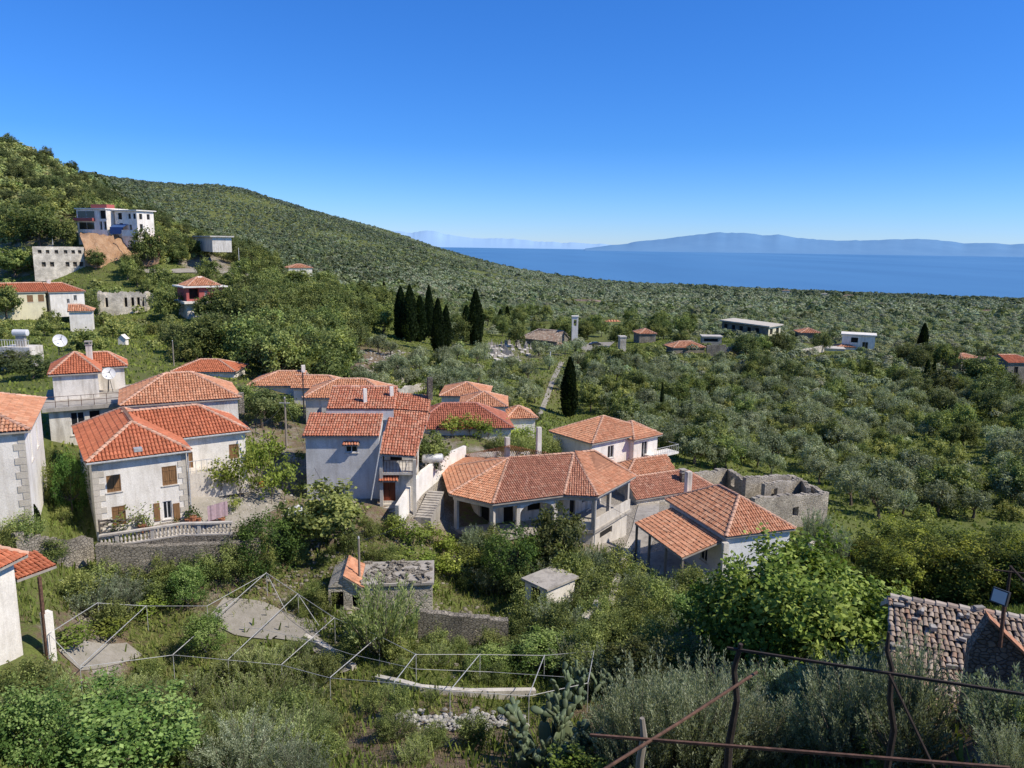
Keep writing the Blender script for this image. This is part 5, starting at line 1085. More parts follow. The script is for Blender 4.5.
def trunk_mb(r,h,rad,targets,bark=(.16,.125,.095),lean=.1,seg=6,fork=.45,n=6):
    mb=MB(); fx,fy=r.normal(0,lean,2)*h; mid=A3((fx*.5,fy*.5,h*fork)); top=A3((fx,fy,h))
    mb.tube([A3((0,0,-.4)),A3((0,0,.05)),mid*.5+A3((r.normal(0,.05),r.normal(0,.05),0)),mid],[rad*1.5,rad*1.15,rad*.9,rad*.75],seg,bark)
    idx=r.permutation(len(targets))[:n]
    for k in idx:
        q=targets[k]; m=(mid+q)/2+r.normal(0,.12,3)*h*.3; mb.tube([mid,m,q],[rad*.55,rad*.33,rad*.1],5,bark)
    return mb
GREEN={'olive':[(.055,.068,.036),(.095,.110,.062),(.15,.165,.105)],'olive_near':[(.07,.085,.05),(.13,.15,.095),(.22,.24,.17)],
 'broad':[(.022,.034,.008),(.054,.072,.015),(.11,.130,.028)],'oak':[(.020,.030,.009),(.044,.058,.014),(.080,.092,.024)],
 'macchia':[(.035,.052,.012),(.085,.105,.022),(.15,.16,.035)],'cypress':[(.010,.020,.008),(.020,.036,.013),(.036,.055,.02)],
 'fig':[(.026,.048,.009),(.066,.108,.018),(.125,.170,.036)],'citrus':[(.015,.034,.010),(.034,.066,.016),(.07,.115,.026)],
 'broom':[(.06,.085,.02),(.11,.14,.035),(.17,.20,.06)],'vine':[(.075,.11,.018),(.13,.17,.03),(.20,.235,.055)],'pine':[(.010,.017,.005),(.038,.050,.011),(.12,.132,.023)],'grey':[(.05,.066,.04),(.09,.11,.07),(.14,.165,.11)]}
for k_,f_ in dict(olive=2.75,olive_near=1.85,broad=3.0,oak=2.7,macchia=2.9,cypress=1.2,fig=2.4,citrus=2.1,broom=2.5,vine=1.6,pine=2.6,grey=2.5).items(): GREEN[k_]=[tuple(x*f_*m_ for x,m_ in zip(c,(1.0,.96,1.45) if k_ in('broad','oak','macchia','broom','fig') else (1,1,1))) for c in GREEN[k_]]
def species(name,seed,H,R,ncl,per,leaf,pal,clr=.28,hollow=.5,lump=.28,low=-.7,zc=None,trunk=.16,bark=(.16,.125,.095),mat=None,up=.35,gap=0,stem_n=6,fork=.45):
    r=np.random.default_rng(seed); zc=zc if zc is not None else H-R[2]
    p,d,t,c=crown_pts(r,ncl,per,R,zc,clr,hollow,lump,low)
    nn=unit(d*.6+np.array([0,0,up])+r.normal(size=d.shape)*.75)
    hz=np.clip((p[:,2]-zc)/R[2]*.18,-.18,.18)  # sunlit tops and shaded undersides put into the leaf colours
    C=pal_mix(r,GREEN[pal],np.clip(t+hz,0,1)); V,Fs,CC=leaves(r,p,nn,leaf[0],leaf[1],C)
    cm=npmesh(name+'_crown',V,Fs,mat or M_leaf,CC)
    tm=None
    if trunk:
        mb=trunk_mb(r,max(.6,zc),trunk,c,bark,n=stem_n,fork=fork); o=mb.build(name+'_trunk',M_bark,None); tm=o.data
        off=np.array(o.location); bpy.data.objects.remove(o); a=np.empty(len(tm.vertices)*3,np.float32); tm.vertices.foreach_get('co',a); a=a.reshape(-1,3)+off; tm.vertices.foreach_set('co',a.astype(np.float32).ravel())
    return dict(crown=cm,trunk=tm,H=H,R=R,V=V,C=CC)
def shoots_sp(name,seed,H,W,nsh,nl,leaf,pal,spread=.55,low=.25,stem=(.20,.18,.14),dens=1.0):
    "bush of upright shoots with leaves set along them"
    r=np.random.default_rng(seed); Pn=[];Nn=[];Tt=[];mb=MB()
    for k in range(nsh):
        a=r.uniform(0,6.28); q=r.random()**.6; b=A3((math.cos(a)*W*.55*q,math.sin(a)*W*.55*q,r.uniform(.0,.5)*H)); L=H*r.uniform(.35,.75)*(1.15-.5*q); d=unit(A3((math.cos(a)*spread*q+r.normal(0,.22),math.sin(a)*spread*q+r.normal(0,.22),1)))
        c1=b+d*L*.5+r.normal(0,.05,3); tip=b+d*L+A3((math.cos(a),math.sin(a),-.3))*L*.12*r.random()
        if k<60: mb.tube([A3((b[0]*.25,b[1]*.25,-.1)),b,c1,tip],[.035,.022,.012,.004],4,stem)
        s_=np.clip(low*.3+r.random(nl)*(1-low*.3),0,1)[:,None]; p=(1-s_)**2*b+2*s_*(1-s_)*c1+s_**2*tip; o=unit(np.cross(d,r.normal(size=(nl,3)))); Pn.append(p+o*leaf[0]*.5+r.normal(0,.02,(nl,3))); Nn.append(unit(o*.55+d*.9)); Tt.append(np.clip(.25+.5*s_[:,0]+r.normal(0,.22)+r.normal(0,.12,nl),0,1))
    Pn=np.concatenate(Pn);T_=np.concatenate(Nn); n=len(Pn); C=pal_mix(r,GREEN[pal],np.concatenate(Tt)); b2=unit(np.cross(T_,r.normal(size=(n,3)))); L=(leaf[0]*(1+r.normal(0,.2,n)))[:,None]; Wd=leaf[1]
    V=np.stack([Pn-T_*L*.5,Pn+b2*Wd*.5,Pn+T_*L*.5,Pn-b2*Wd*.5],1).reshape(-1,3); cm=npmesh(name+'_crown',V,np.arange(4*n).reshape(n,4),M_leaf,np.repeat(np.clip(C,0,1),4,0))
    o=mb.build(name+'_stems',M_bark,None); tm=o.data; off=np.array(o.location); bpy.data.objects.remove(o); a=np.empty(len(tm.vertices)*3,np.float32); tm.vertices.foreach_get('co',a); tm.vertices.foreach_set('co',(a.reshape(-1,3)+off).astype(np.float32).ravel())
    return dict(crown=cm,trunk=tm,H=H,R=(W*.62,W*.62,H/2),V=V,C=C)
def cypress_sp(seed,H=13,R=1.15,n=5200,leaf=(.55,.26),pal='cypress'):
    r=np.random.default_rng(seed); z=r.random(n)**.85; prof=np.clip(1-z**2.6,0,1)**.8*np.clip(.62+z*2.2,0,1); a=r.uniform(0,2*np.pi,n); rr=R*prof*(.55+.45*r.random(n))*(1+.15*np.sin(a*3+z*9))
    p=np.stack([rr*np.cos(a),rr*np.sin(a),.5+z*(H-.5)],1); d=np.stack([np.cos(a),np.sin(a),np.zeros(n)],1)
    up=np.tile([0,0,1.],(n,1))+d*.35+r.normal(0,.15,(n,3)); t=unit(up); b=unit(np.cross(t,d+r.normal(0,.4,(n,3))))
    L=leaf[0]*(1+r.normal(0,.2,n))[:,None]; Wd=leaf[1]; V=np.stack([p-t*L*.5,p+b*Wd*.5,p+t*L*.5,p-b*Wd*.5],1).reshape(-1,3); C=np.repeat(np.clip(pal_mix(r,GREEN[pal],r.random(n)),0,1),4,0)
    cm=npmesh('cypress_crown',V,np.arange(4*n).reshape(n,4),M_leaf,C); mb=MB(); mb.tube([A3((0,0,-.3)),A3((0,0,H*.8))],[.22,.05],6,(.13,.10,.08)); o=mb.build('t',M_bark); tm=o.data; z0=o.location.z; bpy.data.objects.remove(o)
    for v in tm.vertices: v.co.z+=z0
    return dict(crown=cm,trunk=tm,H=H,R=(R,R,H/2),V=V,C=C)
SP={}
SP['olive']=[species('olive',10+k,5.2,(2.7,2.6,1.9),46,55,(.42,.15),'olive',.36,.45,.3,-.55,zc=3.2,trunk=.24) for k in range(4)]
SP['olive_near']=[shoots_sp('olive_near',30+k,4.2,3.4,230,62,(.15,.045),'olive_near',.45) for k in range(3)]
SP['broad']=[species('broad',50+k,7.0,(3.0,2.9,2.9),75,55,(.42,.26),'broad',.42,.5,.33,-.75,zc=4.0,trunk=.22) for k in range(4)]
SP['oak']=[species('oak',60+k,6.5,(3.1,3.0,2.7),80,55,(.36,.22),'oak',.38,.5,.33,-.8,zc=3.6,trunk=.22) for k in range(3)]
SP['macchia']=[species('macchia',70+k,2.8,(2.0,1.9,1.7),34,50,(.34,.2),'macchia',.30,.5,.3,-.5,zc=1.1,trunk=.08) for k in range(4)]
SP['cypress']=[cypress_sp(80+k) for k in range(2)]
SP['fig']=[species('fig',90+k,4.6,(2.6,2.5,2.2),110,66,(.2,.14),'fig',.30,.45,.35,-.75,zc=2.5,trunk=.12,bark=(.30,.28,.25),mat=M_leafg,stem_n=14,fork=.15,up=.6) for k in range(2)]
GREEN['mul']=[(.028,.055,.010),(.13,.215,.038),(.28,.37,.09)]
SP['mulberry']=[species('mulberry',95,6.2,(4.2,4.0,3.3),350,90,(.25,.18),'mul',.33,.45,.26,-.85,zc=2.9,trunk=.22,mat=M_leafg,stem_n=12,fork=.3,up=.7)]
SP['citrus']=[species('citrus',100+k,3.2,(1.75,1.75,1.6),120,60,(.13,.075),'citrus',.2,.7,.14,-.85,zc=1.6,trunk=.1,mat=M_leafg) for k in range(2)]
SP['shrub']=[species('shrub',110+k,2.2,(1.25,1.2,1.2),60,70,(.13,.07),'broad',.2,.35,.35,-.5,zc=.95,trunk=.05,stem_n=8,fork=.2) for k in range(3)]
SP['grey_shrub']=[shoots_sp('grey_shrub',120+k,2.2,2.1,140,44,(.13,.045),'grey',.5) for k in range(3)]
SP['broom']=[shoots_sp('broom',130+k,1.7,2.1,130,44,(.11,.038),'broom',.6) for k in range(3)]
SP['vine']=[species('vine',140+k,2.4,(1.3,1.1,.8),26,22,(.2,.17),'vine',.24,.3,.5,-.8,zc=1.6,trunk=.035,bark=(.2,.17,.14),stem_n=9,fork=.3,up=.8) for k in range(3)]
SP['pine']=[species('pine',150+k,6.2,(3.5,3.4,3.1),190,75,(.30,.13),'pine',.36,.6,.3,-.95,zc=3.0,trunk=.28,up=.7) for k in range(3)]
NAMES={'olive':('olive_tree','olive tree'),'olive_near':('young_olive_tree','olive tree'),'broad':('broadleaf_tree','tree'),'oak':('evergreen_tree','tree'),'macchia':('scrub_bush','bush'),'cypress':('cypress_tree','cypress'),'fig':('fig_tree','fig tree'),'mulberry':('mulberry_tree','tree'),'citrus':('citrus_tree','citrus tree'),'shrub':('shrub','shrub'),'grey_shrub':('grey_leaved_bush','bush'),'broom':('broom_bush','bush'),'vine':('grape_vine','vine'),'pine':('pine_tree','pine')}
def plant(sp,q,label,group=None,w=None,h=None,s=1,rz=None,r=rng,parts=True):
    t=SP[sp][int(r.integers(0,len(SP[sp])))]; nm,cat=NAMES[sp]
    sx=(w/(2*t['R'][0]*1.08) if w else s); sz=(h/(t['H']*1.03) if h else s)
    o=thing(nm,label,cat,q,group,rz if rz is not None else float(r.uniform(0,6.28)))
    o.scale=(sx,sx,sz)
    put('crown',t['crown'],o)
    if t['trunk']: put('trunk',t['trunk'],o)
    return o
def px_plant(sp,u,v,wpx,hpx,label,group=None,Y=None,rz=None):
    q=g(u,v) if Y is None else P(u,v,Y)
    if Y is not None: q[2]=float(T(q[0],q[1]))
    dist=float(q@_f); dn=-math.asin(q[2]/np.linalg.norm(q)); 
    w=wpx*dist/F; h=max(.4,(hpx*dist/F-w*.5*math.sin(dn))/math.cos(dn)) if hpx*dist/F>w*.6 else hpx*dist/F
    return plant(sp,q,label,group,w,h,rz=rz)
# ---- where buildings stand (plants keep clear of them and of the view of them)
FOOT=[];KEEP=[]
def hull(p):
    p=sorted(map(tuple,p)); 
    def half(p):
        h=[]
        for q in p:
            while len(h)>1 and (h[-1][0]-h[-2][0])*(q[1]-h[-2][1])-(h[-1][1]-h[-2][1])*(q[0]-h[-2][0])<=0: h.pop()
            h.append(q)
        return h
    a=half(p); b_=half(p[::-1]); return np.array(a[:-1]+b_[:-1])
bpy.context.view_layer.update()
for o in list(col.objects):
    if o.parent is None and o.get('category') in('house','villa','ruin','building','church','tower','shed','shrine'):
        vs=[]
        for ch in o.children:
            if ch.type=='MESH' and len(ch.data.vertices):
                a=np.empty(len(ch.data.vertices)*3); ch.data.vertices.foreach_get('co',a); vs.append(a.reshape(-1,3)+np.array(o.location))
        if vs:
            vs=np.concatenate(vs); FOOT.append(hull(np.round(vs[:,:2],2))); vk=vs.copy(); vk[:,2]=np.maximum(vk[:,2],T(vk[:,0],vk[:,1])); u,v,z=proj(vk); KEEP.append((u.min(),v.min(),u.max(),v.max(),z.min()))
def inside(pts,poly):
    x,y=pts[:,0],pts[:,1]; c=np.zeros(len(pts),bool); n=len(poly)
    for i in range(n):
        (x0,y0),(x1,y1)=poly[i],poly[i-1]
        m=((y0>y)!=(y1>y)); xx=(x1-x0)*(y-y0)/((y1-y0) if y1!=y0 else 1e-9)+x0; c^=m&(x<xx)
    return c
def near_foot(pts,pad):
    bad=np.zeros(len(pts),bool)
    for h in FOOT:
        c=h.mean(0); d=h-c; e=c+d*(1+pad/np.maximum(np.linalg.norm(d,axis=1,keepdims=True),.1)); bad|=inside(pts,e)
    return bad
def blocks(pts,w,h,frac=.72):
    "would a plant of this size hide a building beyond it?"
    u,v,z=proj(pts); ut,vt,_=proj(pts+np.array([0,0,1.])*np.asarray(h)[:,None]*.95); hw=np.asarray(w)*.5*F/z*.85
    bad=np.zeros(len(pts),bool)
    for a,b_,c,d,Y in KEEP:
        lim=b_+(d-b_)*frac
        bad|=(z<Y)&(u+hw>a+1)&(u-hw<c-1)&(vt<lim)&(v>b_)
    return bad
CLEAR=[[(553,392),(586,392),(592,432),(548,432)],[(392,332),(450,332),(450,362),(392,362)],[(460,335),(487,335),(487,356),(460,356)],[(368,675),(545,688),(545,704),(368,694)],[(500,680),(602,690),(606,770),(500,770)],[(528,420),(556,360),(570,362),(548,420)],[(585,357),(588,338),(612,338),(606,360)],[(135,268),(252,268),(252,280),(135,280)],[(486,338),(534,338),(534,364),(486,364)],[(78,228),(135,228),(135,268),(78,268)]]
def grid_world(rmin,rmax,az0,az1,sp,r):
    a0,a1=R_(az0),R_(az1); x0=min(rmax*math.sin(a0),rmin*math.sin(a0)); x1=max(rmax*math.sin(a1),rmin*math.sin(a1)); y0=rmin*min(math.cos(a0),math.cos(a1)); y1=rmax
    gx,gy=np.meshgrid(np.arange(x0,x1,sp),np.arange(y0,y1,sp)); p=np.stack([gx.ravel(),gy.ravel()],1)+r.uniform(-.42,.42,(gx.size,2))*sp
    rr=np.hypot(p[:,0],p[:,1]); az=np.arctan2(p[:,0],p[:,1]); p=p[(rr>rmin)&(rr<rmax)&(az>a0)&(az<a1)]
    return np.c_[p,T(p[:,0],p[:,1])]
POOL={}   # species -> list of (pos, width scale, height scale, label, group)
def scatter(sp,polys,rmin,rmax,spacing,sc,label,group,seed,prob=1.0,az=(-40,40),patch=None,frac=.72,pad=1.2):
    r=np.random.default_rng(seed); p=grid_world(rmin,rmax,az[0],az[1],spacing,r); u,v,_=proj(p); uv=np.stack([u,v],1)
    m=np.zeros(len(p),bool)
    for pl in polys: m|=inside(uv,pl)
    for pl in CLEAR: m&=~inside(uv,pl)
    m&=r.random(len(p))<prob
    if patch: m&=vnoise(p[:,0],p[:,1],patch[0],patch[2])>patch[1]
    p=p[m]; m=~near_foot(p[:,:2],pad); p=p[m]; s=r.uniform(sc[0],sc[1],len(p)); t=SP[sp][0]
    m=~blocks(p,2*t['R'][0]*s,t['H']*s,frac); p=p[m]; s=s[m]
    POOL.setdefault(sp,[]).extend([(p[i],s[i],label,group) for i in range(len(p))])
    return len(p)
# hillside scrub, left
HILL=[(-60,100),(20,130),(70,165),(115,200),(160,222),(215,240),(262,262),(262,275),(228,262),(180,262),(140,268),(78,268),(78,205),(30,245),(-60,245)]
scatter('macchia',[HILL],180,480,3.5,(.9,1.7),'rounded yellow-green scrub bush on the steep slope at the upper left','scrub bushes on the steep left slope',1,.9,(-46,-14))
scatter('oak',[HILL],180,480,9,(.7,1.15),'dark evergreen tree rising from the scrub on the steep left slope','dark trees on the steep left slope',2,.55,(-46,-14))
VAL=[(-60,318),(60,322),(120,315),(170,318),(240,310),(262,285),(290,278),(340,300),(372,330),(345,365),(330,400),(250,395),(210,365),(60,350),(-60,340)]
n=scatter('broad',[VAL],85,330,5.2,(.75,1.2),'leafy dark green tree in the wooded dip left of the cypresses','trees filling the wooded dip at left',3,.95,(-42,-8),frac=.93)
scatter('oak',[VAL],85,330,8,(.7,1.15),'near-black evergreen tree in the wooded dip left of the cypresses','evergreens in the wooded dip at left',4,.6,(-42,-8),frac=.93)
scatter('macchia',[VAL,[(0,255),(70,285),(200,288),(260,280),(260,320),(60,325),(0,300)]],85,330,5,(.6,1.1),'bright bush among houses on the lower left slope','bushes among the houses on the left slope',5,.5,(-42,-8),frac=.8)
scatter('broad',[[(0,250),(90,268),(240,262),(275,258),(275,300),(150,300),(60,285),(0,280)]],150,330,9,(.6,1.0),'small leafy tree between the ruins on the left slope','trees between the ruins on the left slope',6,.5,(-42,-10),frac=.85)
MID=[(345,345),(420,335),(480,325),(600,330),(600,420),(560,440),(520,415),(410,395),(340,395)]
scatter('olive',[MID],110,330,6.4,(.5,.85),'grey olive tree on the grassy terraces between village and church','olives on the terraces below the church',7,.8,(-16,9),frac=.55)
scatter('broad',[[(330,300),(450,300),(520,310),(690,320),(690,352),(560,345),(480,345),(400,345)]],180,420,8.5,(.7,1.2),'green tree around the church and its cypresses','green trees around the church',8,.6,(-16,14),frac=.55)
scatter('macchia',[MID],110,330,6.5,(.5,1.0),'low bush on the grassy terraces between village and church','bushes on the terraces below the church',9,.45,(-16,9),frac=.45)
GROVE=[(575,355),(700,345),(850,352),(1060,370),(1060,525),(860,520),(835,490),(740,470),(690,470),(650,440),(600,425),(575,405)]
OPEN=[(760,385),(820,360),(880,365),(900,400),(850,420),(790,410)]
scatter('olive',[GROVE],78,320,4.6,(.5,.92),'grey-green olive tree in the grove on the right slope','olives of the grove on the right slope',10,.84,(1,40),patch=(38,-.36,2),frac=.6)
scatter('broad',[GROVE],78,320,8.0,(.35,.8),'leafy green tree among the olives on the right slope','green trees among the right olives',11,.45,(1,40),frac=.6)
scatter('macchia',[GROVE],78,320,4.0,(.4,1.1),'yellow-green bush among the olives on the right slope','bushes among the right olives',12,.6,(1,40),patch=(25,-.3,5),frac=.45)
scatter('oak',[[(715,350),(790,350),(800,400),(740,400)],[(890,360),(1010,365),(1010,420),(900,420)]],100,320,7.5,(.8,1.3),'dark evergreen tree in a tall clump on the right slope','dark clumps on the right slope',13,.45,(8,40),frac=.6)
# near underbrush, individually rooted
UB=[(440,560),(470,548),(540,560),(590,562),(622,566),(600,600),(640,575),(720,590),(720,690),(560,690),(560,655),(520,650),(520,605),(450,590)]
scatter('shrub',[UB],36,75,1.9,(.6,1.15),'leafy bush in the overgrown gardens below the porch house','bushes below the porch house',14,.75,(-8,22),frac=.35,pad=.3)
scatter('grey_shrub',[UB],36,75,2.3,(.6,1.2),'grey-leaved bush in the overgrown gardens below the porch house','grey bushes below the porch house',15,.6,(-8,22),frac=.35,pad=.3)
BR=[(140,672),(300,676),(330,700),(310,770),(120,770),(0,768),(0,690),(70,680)]
scatter('broom',[BR],22,42,1.5,(.6,1.1),'feathery yellow-green bush on the near slope at the lower left','feathery bushes on the near left slope',16,.8,(-38,-8),frac=.3)
scatter('shrub',[BR,[(0,600),(60,575),(170,585),(180,625),(60,640),(0,650)]],22,52,2.2,(.5,1.0),'dark leafy bush on the near slope at the lower left','leafy bushes on the near left slope',17,.45,(-38,-8),frac=.3)
BR2=[(560,690),(700,690),(760,700),(900,690),(960,720),(1060,740),(1060,770),(560,770)]
scatter('grey_shrub',[BR2],17,42,1.6,(.7,1.2),'grey-green bush in the foreground thicket behind the rusty frame','grey-green foreground bushes',18,.75,(0,40),frac=.3)
scatter('shrub',[[(300,735),(520,740),(520,768),(300,768)],[(270,540),(330,520),(420,560),(420,610),(330,575)],[(20,470),(80,440),(90,520),(30,545)],[(400,655),(540,650),(560,690),(420,690)]],25,70,2.0,(.3,.7),'low weedy bush on the bare terrace','weeds on the bare terraces',19,.5,(-36,5),frac=.3,pad=.2)
scatter('shrub',[[(240,545),(330,515),(420,540),(440,600),(400,660),(330,640),(262,590)],[(98,592),(262,588),(262,560),(98,575)],[(280,655),(420,660),(540,650),(560,705),(420,720),(290,720)]],25,70,1.9,(.25,.75),'small leafy bush rooted on the weedy terraces between the pergola and the houses','leafy bushes on the weedy terraces',23,.6,(-36,5),frac=.3,pad=.1)
scatter('vine',[[(380,530),(480,560),(480,600),(400,600),(370,560)],[(200,475),(300,450),(310,510),(230,515)]],25,75,2.6,(.4,.8),'young vine with yellow-green leaves in the sloping vegetable plots','young vines in the plots',24,.6,(-36,5),frac=.3,pad=.1)
scatter('broom',[[(280,655),(420,660),(540,650),(560,760),(420,768),(290,768)]],25,50,1.7,(.3,.7),'low yellow-green tuft bush on the grassy bottom slope','tuft bushes on the bottom slope',25,.28,(-36,5),frac=.3,pad=.1)
n_ind={}
stuffV=[];stuffC=[]
for sp,L in POOL.items():
    L.sort(key=lambda t:float(np.hypot(t[0][0],t[0][1])/t[1])); cap=290
    for k,(q,s,lab,gr) in enumerate(L):
        if k<cap: plant(sp,q,lab,gr,s=float(s),r=rng)
        else: stuffV.append((sp,q,s))
    n_ind[sp]=(min(len(L),cap),len(L))
print('PLANTS',n_ind)
# ---- the far-off wood: every tree past those counts, and the olive plain and wooded ridge beyond
def low_tree(seed,R,zc,n,leaf,pal):
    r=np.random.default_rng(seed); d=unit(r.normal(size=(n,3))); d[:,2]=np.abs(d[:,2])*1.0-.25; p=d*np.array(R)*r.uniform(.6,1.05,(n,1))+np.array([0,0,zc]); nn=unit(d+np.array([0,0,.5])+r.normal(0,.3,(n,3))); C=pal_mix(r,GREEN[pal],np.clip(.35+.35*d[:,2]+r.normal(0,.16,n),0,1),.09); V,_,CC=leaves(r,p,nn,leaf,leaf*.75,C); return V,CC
def far_wood(name,items):
    "items: (template list, positions, scales)"
    Vs=[];Cs=[]
    for tl,p,s in items:
        r=np.random.default_rng(len(p)); k=r.integers(0,len(tl),len(p)); rz=r.uniform(0,6.28,len(p)); va=r.uniform(.84,1.14,len(p))*(1+.18*vnoise(p[:,0],p[:,1],90,3)+.10*vnoise(p[:,0],p[:,1],310,6)); hu=r.normal(0,.05,(len(p),3))
        for j,(V,C) in enumerate(tl):
            m=k==j; 
            if not m.any(): continue
            c,sn=np.cos(rz[m])[:,None],np.sin(rz[m])[:,None]; S=s[m][:,None]
            X=(V[None,:,0]*c-V[None,:,1]*sn)*S+p[m,0:1]; Yy=(V[None,:,0]*sn+V[None,:,1]*c)*S+p[m,1:2]; Z=V[None,:,2]*S+p[m,2:3]
            cc=C[None]*va[m][:,None,None]*(1+hu[m][:,None,:]); f=(1-np.exp(-np.hypot(p[m,0],p[m,1])/6500))[:,None,None]; cc=cc*(1-f)+np.array([.13,.19,.27])*f  # bluish haze blended into the tree colours with distance
            Vs.append(np.stack([X,Yy,Z],-1).reshape(-1,3)); Cs.append(cc.reshape(-1,3))
    V=np.concatenate(Vs); C=np.clip(np.concatenate(Cs),0,1); n=len(V)//4
    return tag(put(name,npmesh(name,V,np.arange(4*n).reshape(n,4),M_far,C)),None,None,kind='stuff')
def tmpl(pal,R,zc,n,leaf): return [low_tree(400+k,R,zc,n,leaf,pal) for k in range(4)]
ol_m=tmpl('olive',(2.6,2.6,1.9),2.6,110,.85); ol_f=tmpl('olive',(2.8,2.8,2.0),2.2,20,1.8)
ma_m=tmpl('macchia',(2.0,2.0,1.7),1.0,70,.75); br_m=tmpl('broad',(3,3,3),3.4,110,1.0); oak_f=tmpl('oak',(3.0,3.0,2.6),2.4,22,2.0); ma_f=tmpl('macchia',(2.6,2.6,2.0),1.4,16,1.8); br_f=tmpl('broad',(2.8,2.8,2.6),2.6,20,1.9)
items=[]
for sp,tl in (('olive',ol_m),('macchia',ma_m),('broad',br_m),('oak',br_m),('shrub',ma_m),('grey_shrub',ma_m),('broom',ma_m)):
    L=[(q,s) for a,q,s in stuffV if a==sp]
    if L: items.append((tl,np.array([q for q,_ in L]),np.array([s for _,s in L])*(1 if sp in('olive','macchia','broad') else .9 if sp=='oak' else .6)))
def far_scatter(tl,rmin,rmax,spc,sc,seed,region=None,prob=1,patch=None,az=(-42,44)):
    r=np.random.default_rng(seed); p=grid_world(rmin,rmax,az[0],az[1],spc,r); u,v,_=proj(p); uv=np.stack([u,v],1)
    m=(r.random(len(p))<prob)&(p[:,2]>-170)
    if region is not None: m&=inside(uv,region)
    for pl in CLEAR: m&=~inside(uv,pl)
    if patch: m&=vnoise(p[:,0],p[:,1],patch[0],patch[2])>patch[1]
    p=p[m]; p=p[~near_foot(p[:,:2],2)]; s=r.uniform(*sc,len(p)); p2=p[~blocks(p,5*s,5*s,.5)]; items.append((tl,p2,r.uniform(*sc,len(p2))))
PLAIN=[(330,345),(395,262),(520,265),(1100,285),(1100,372),(850,352),(700,340),(600,330),(480,322),(400,335)]
PLAIN=[(300,340),(370,283),(450,272),(520,262),(1100,280),(1100,372),(850,350),(700,342),(600,328),(480,322),(400,335)]
RIDGE=[(60,150),(240,178),(420,230),(520,262),(450,275),(370,288),(330,310),(262,280),(240,245),(150,225),(100,190)]
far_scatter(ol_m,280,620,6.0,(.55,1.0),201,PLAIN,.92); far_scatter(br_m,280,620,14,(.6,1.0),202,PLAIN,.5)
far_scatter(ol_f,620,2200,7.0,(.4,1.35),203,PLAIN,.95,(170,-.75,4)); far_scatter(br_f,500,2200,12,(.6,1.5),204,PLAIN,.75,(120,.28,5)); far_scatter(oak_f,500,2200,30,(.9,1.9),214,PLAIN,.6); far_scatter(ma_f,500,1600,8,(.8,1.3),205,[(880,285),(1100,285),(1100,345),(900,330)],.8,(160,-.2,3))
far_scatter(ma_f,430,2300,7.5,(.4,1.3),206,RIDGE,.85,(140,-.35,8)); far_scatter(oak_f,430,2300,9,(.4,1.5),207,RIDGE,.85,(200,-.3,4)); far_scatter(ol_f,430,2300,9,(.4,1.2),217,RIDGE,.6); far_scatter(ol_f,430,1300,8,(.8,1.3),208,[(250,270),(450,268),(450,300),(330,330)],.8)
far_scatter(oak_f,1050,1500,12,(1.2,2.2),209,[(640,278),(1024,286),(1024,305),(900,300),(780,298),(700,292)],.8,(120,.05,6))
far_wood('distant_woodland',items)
# ================================================================== plants one can point at
def pp(*a,**k): return px_plant(*a,**k)
for (u,v,w,h,lab) in [(475.5,346,18,58,'tallest black cypress in the middle distance, standing alone left of the church'),(466,342,12,38,'slim dark cypress close on the left of the tallest one'),(401,339,16,54,'left cypress of the dense dark clump left of the church'),(410,342,18,58,'broad cypress in the middle of the dense dark clump'),(420,342,17,48,'right cypress of the dense dark clump left of the church'),(429,338,12,54,'thin cypress spire just right of the dense dark clump'),(438,353,15,56,'cypress between the dense clump and the tallest cypress'),(446,348,13,44,'short cypress right beside the cypress right of the dense clump'),(507,326,7,21,'small distant cypress spire above the graves'),(500,326,6,18,'smallest cypress spire above the graves, left of its twin'),(384,296,5,15,'tiny lone cypress on the edge of the far ridge'),(568.5,417,19,62,'big black cypress beside the footpath, nearest to the roofs'),(926,382,7,24,'slim cypress among the right grove, left of a pair'),(932,386,7,26,'slim cypress among the right grove, right of a pair'),(922,352,11,30,'tall dark conifer rising behind the right grove'),(661,419,5,38,'thin dark cypress pole in the olives right of the footpath'),(358,320,6,30,'narrow cypress at the left end of the church woods')]:
    pp('cypress',u,v,w,h,lab)
pp('broad',980,388,40,34,'broad round green tree in front of the red-roofed house at the right edge'); pp('broad',943,372,24,30,'bright green tree beside the tall dark conifer on the right'); pp('oak',821,352,19,22,'dark round tree in front of the orange roof in the plain')
pp('broad',460,345,18,28,'bright green round tree between the two cypress groups'); pp('broad',517,348,17,24,'light green round tree right above the graves')
# gardens near the houses
pp('citrus',266,556,70,66,'round dark green citrus tree at the end of the balustrade',None,49.6)
pp('broad',330,548,78,74,'bronze-green tree in front of the blue-grey house wall')
pp('citrus',511,588,62,70,'round grey-green bush tree in front of the porch arches')
pp('oak',555,576,58,78,'dark spreading conifer in front of the big porch house')
pp('broad',566,600,34,52,'leafy tree right of the dark conifer below the porch house'); pp('shrub',596,612,52,52,'leafy green bush right of the white hut'); pp('shrub',622,590,40,44,'leafy green bush below the porch balcony')
pp('fig',545,668,74,48,'light green fig bush behind the trellis pipes'); pp('fig',492,672,44,34,'small light green fig below the stone platform')
pp('broom',384,650,84,86,'yellow-green feathery tree in front of the ruined shed')
pp('broad',430,474,38,44,'small grey-green tree over the white stair wall'); pp('oak',530,428,22,24,'dark round bush left of the balcony house'); 
for k,(u,v) in enumerate([(500,456),(516,457),(532,458),(549,459),(565,458)]): pp('shrub',u,v,30,26,'green hedge bush in the row behind the big porch roof','hedge behind the porch roof')
for k,(u,v) in enumerate([(452,438),(470,436),(486,441),(505,444),(525,446)]): pp('vine',u,v,30,24,'yellow-green vine trained over the leafy terrace behind the porch house','vines over the leafy terrace')
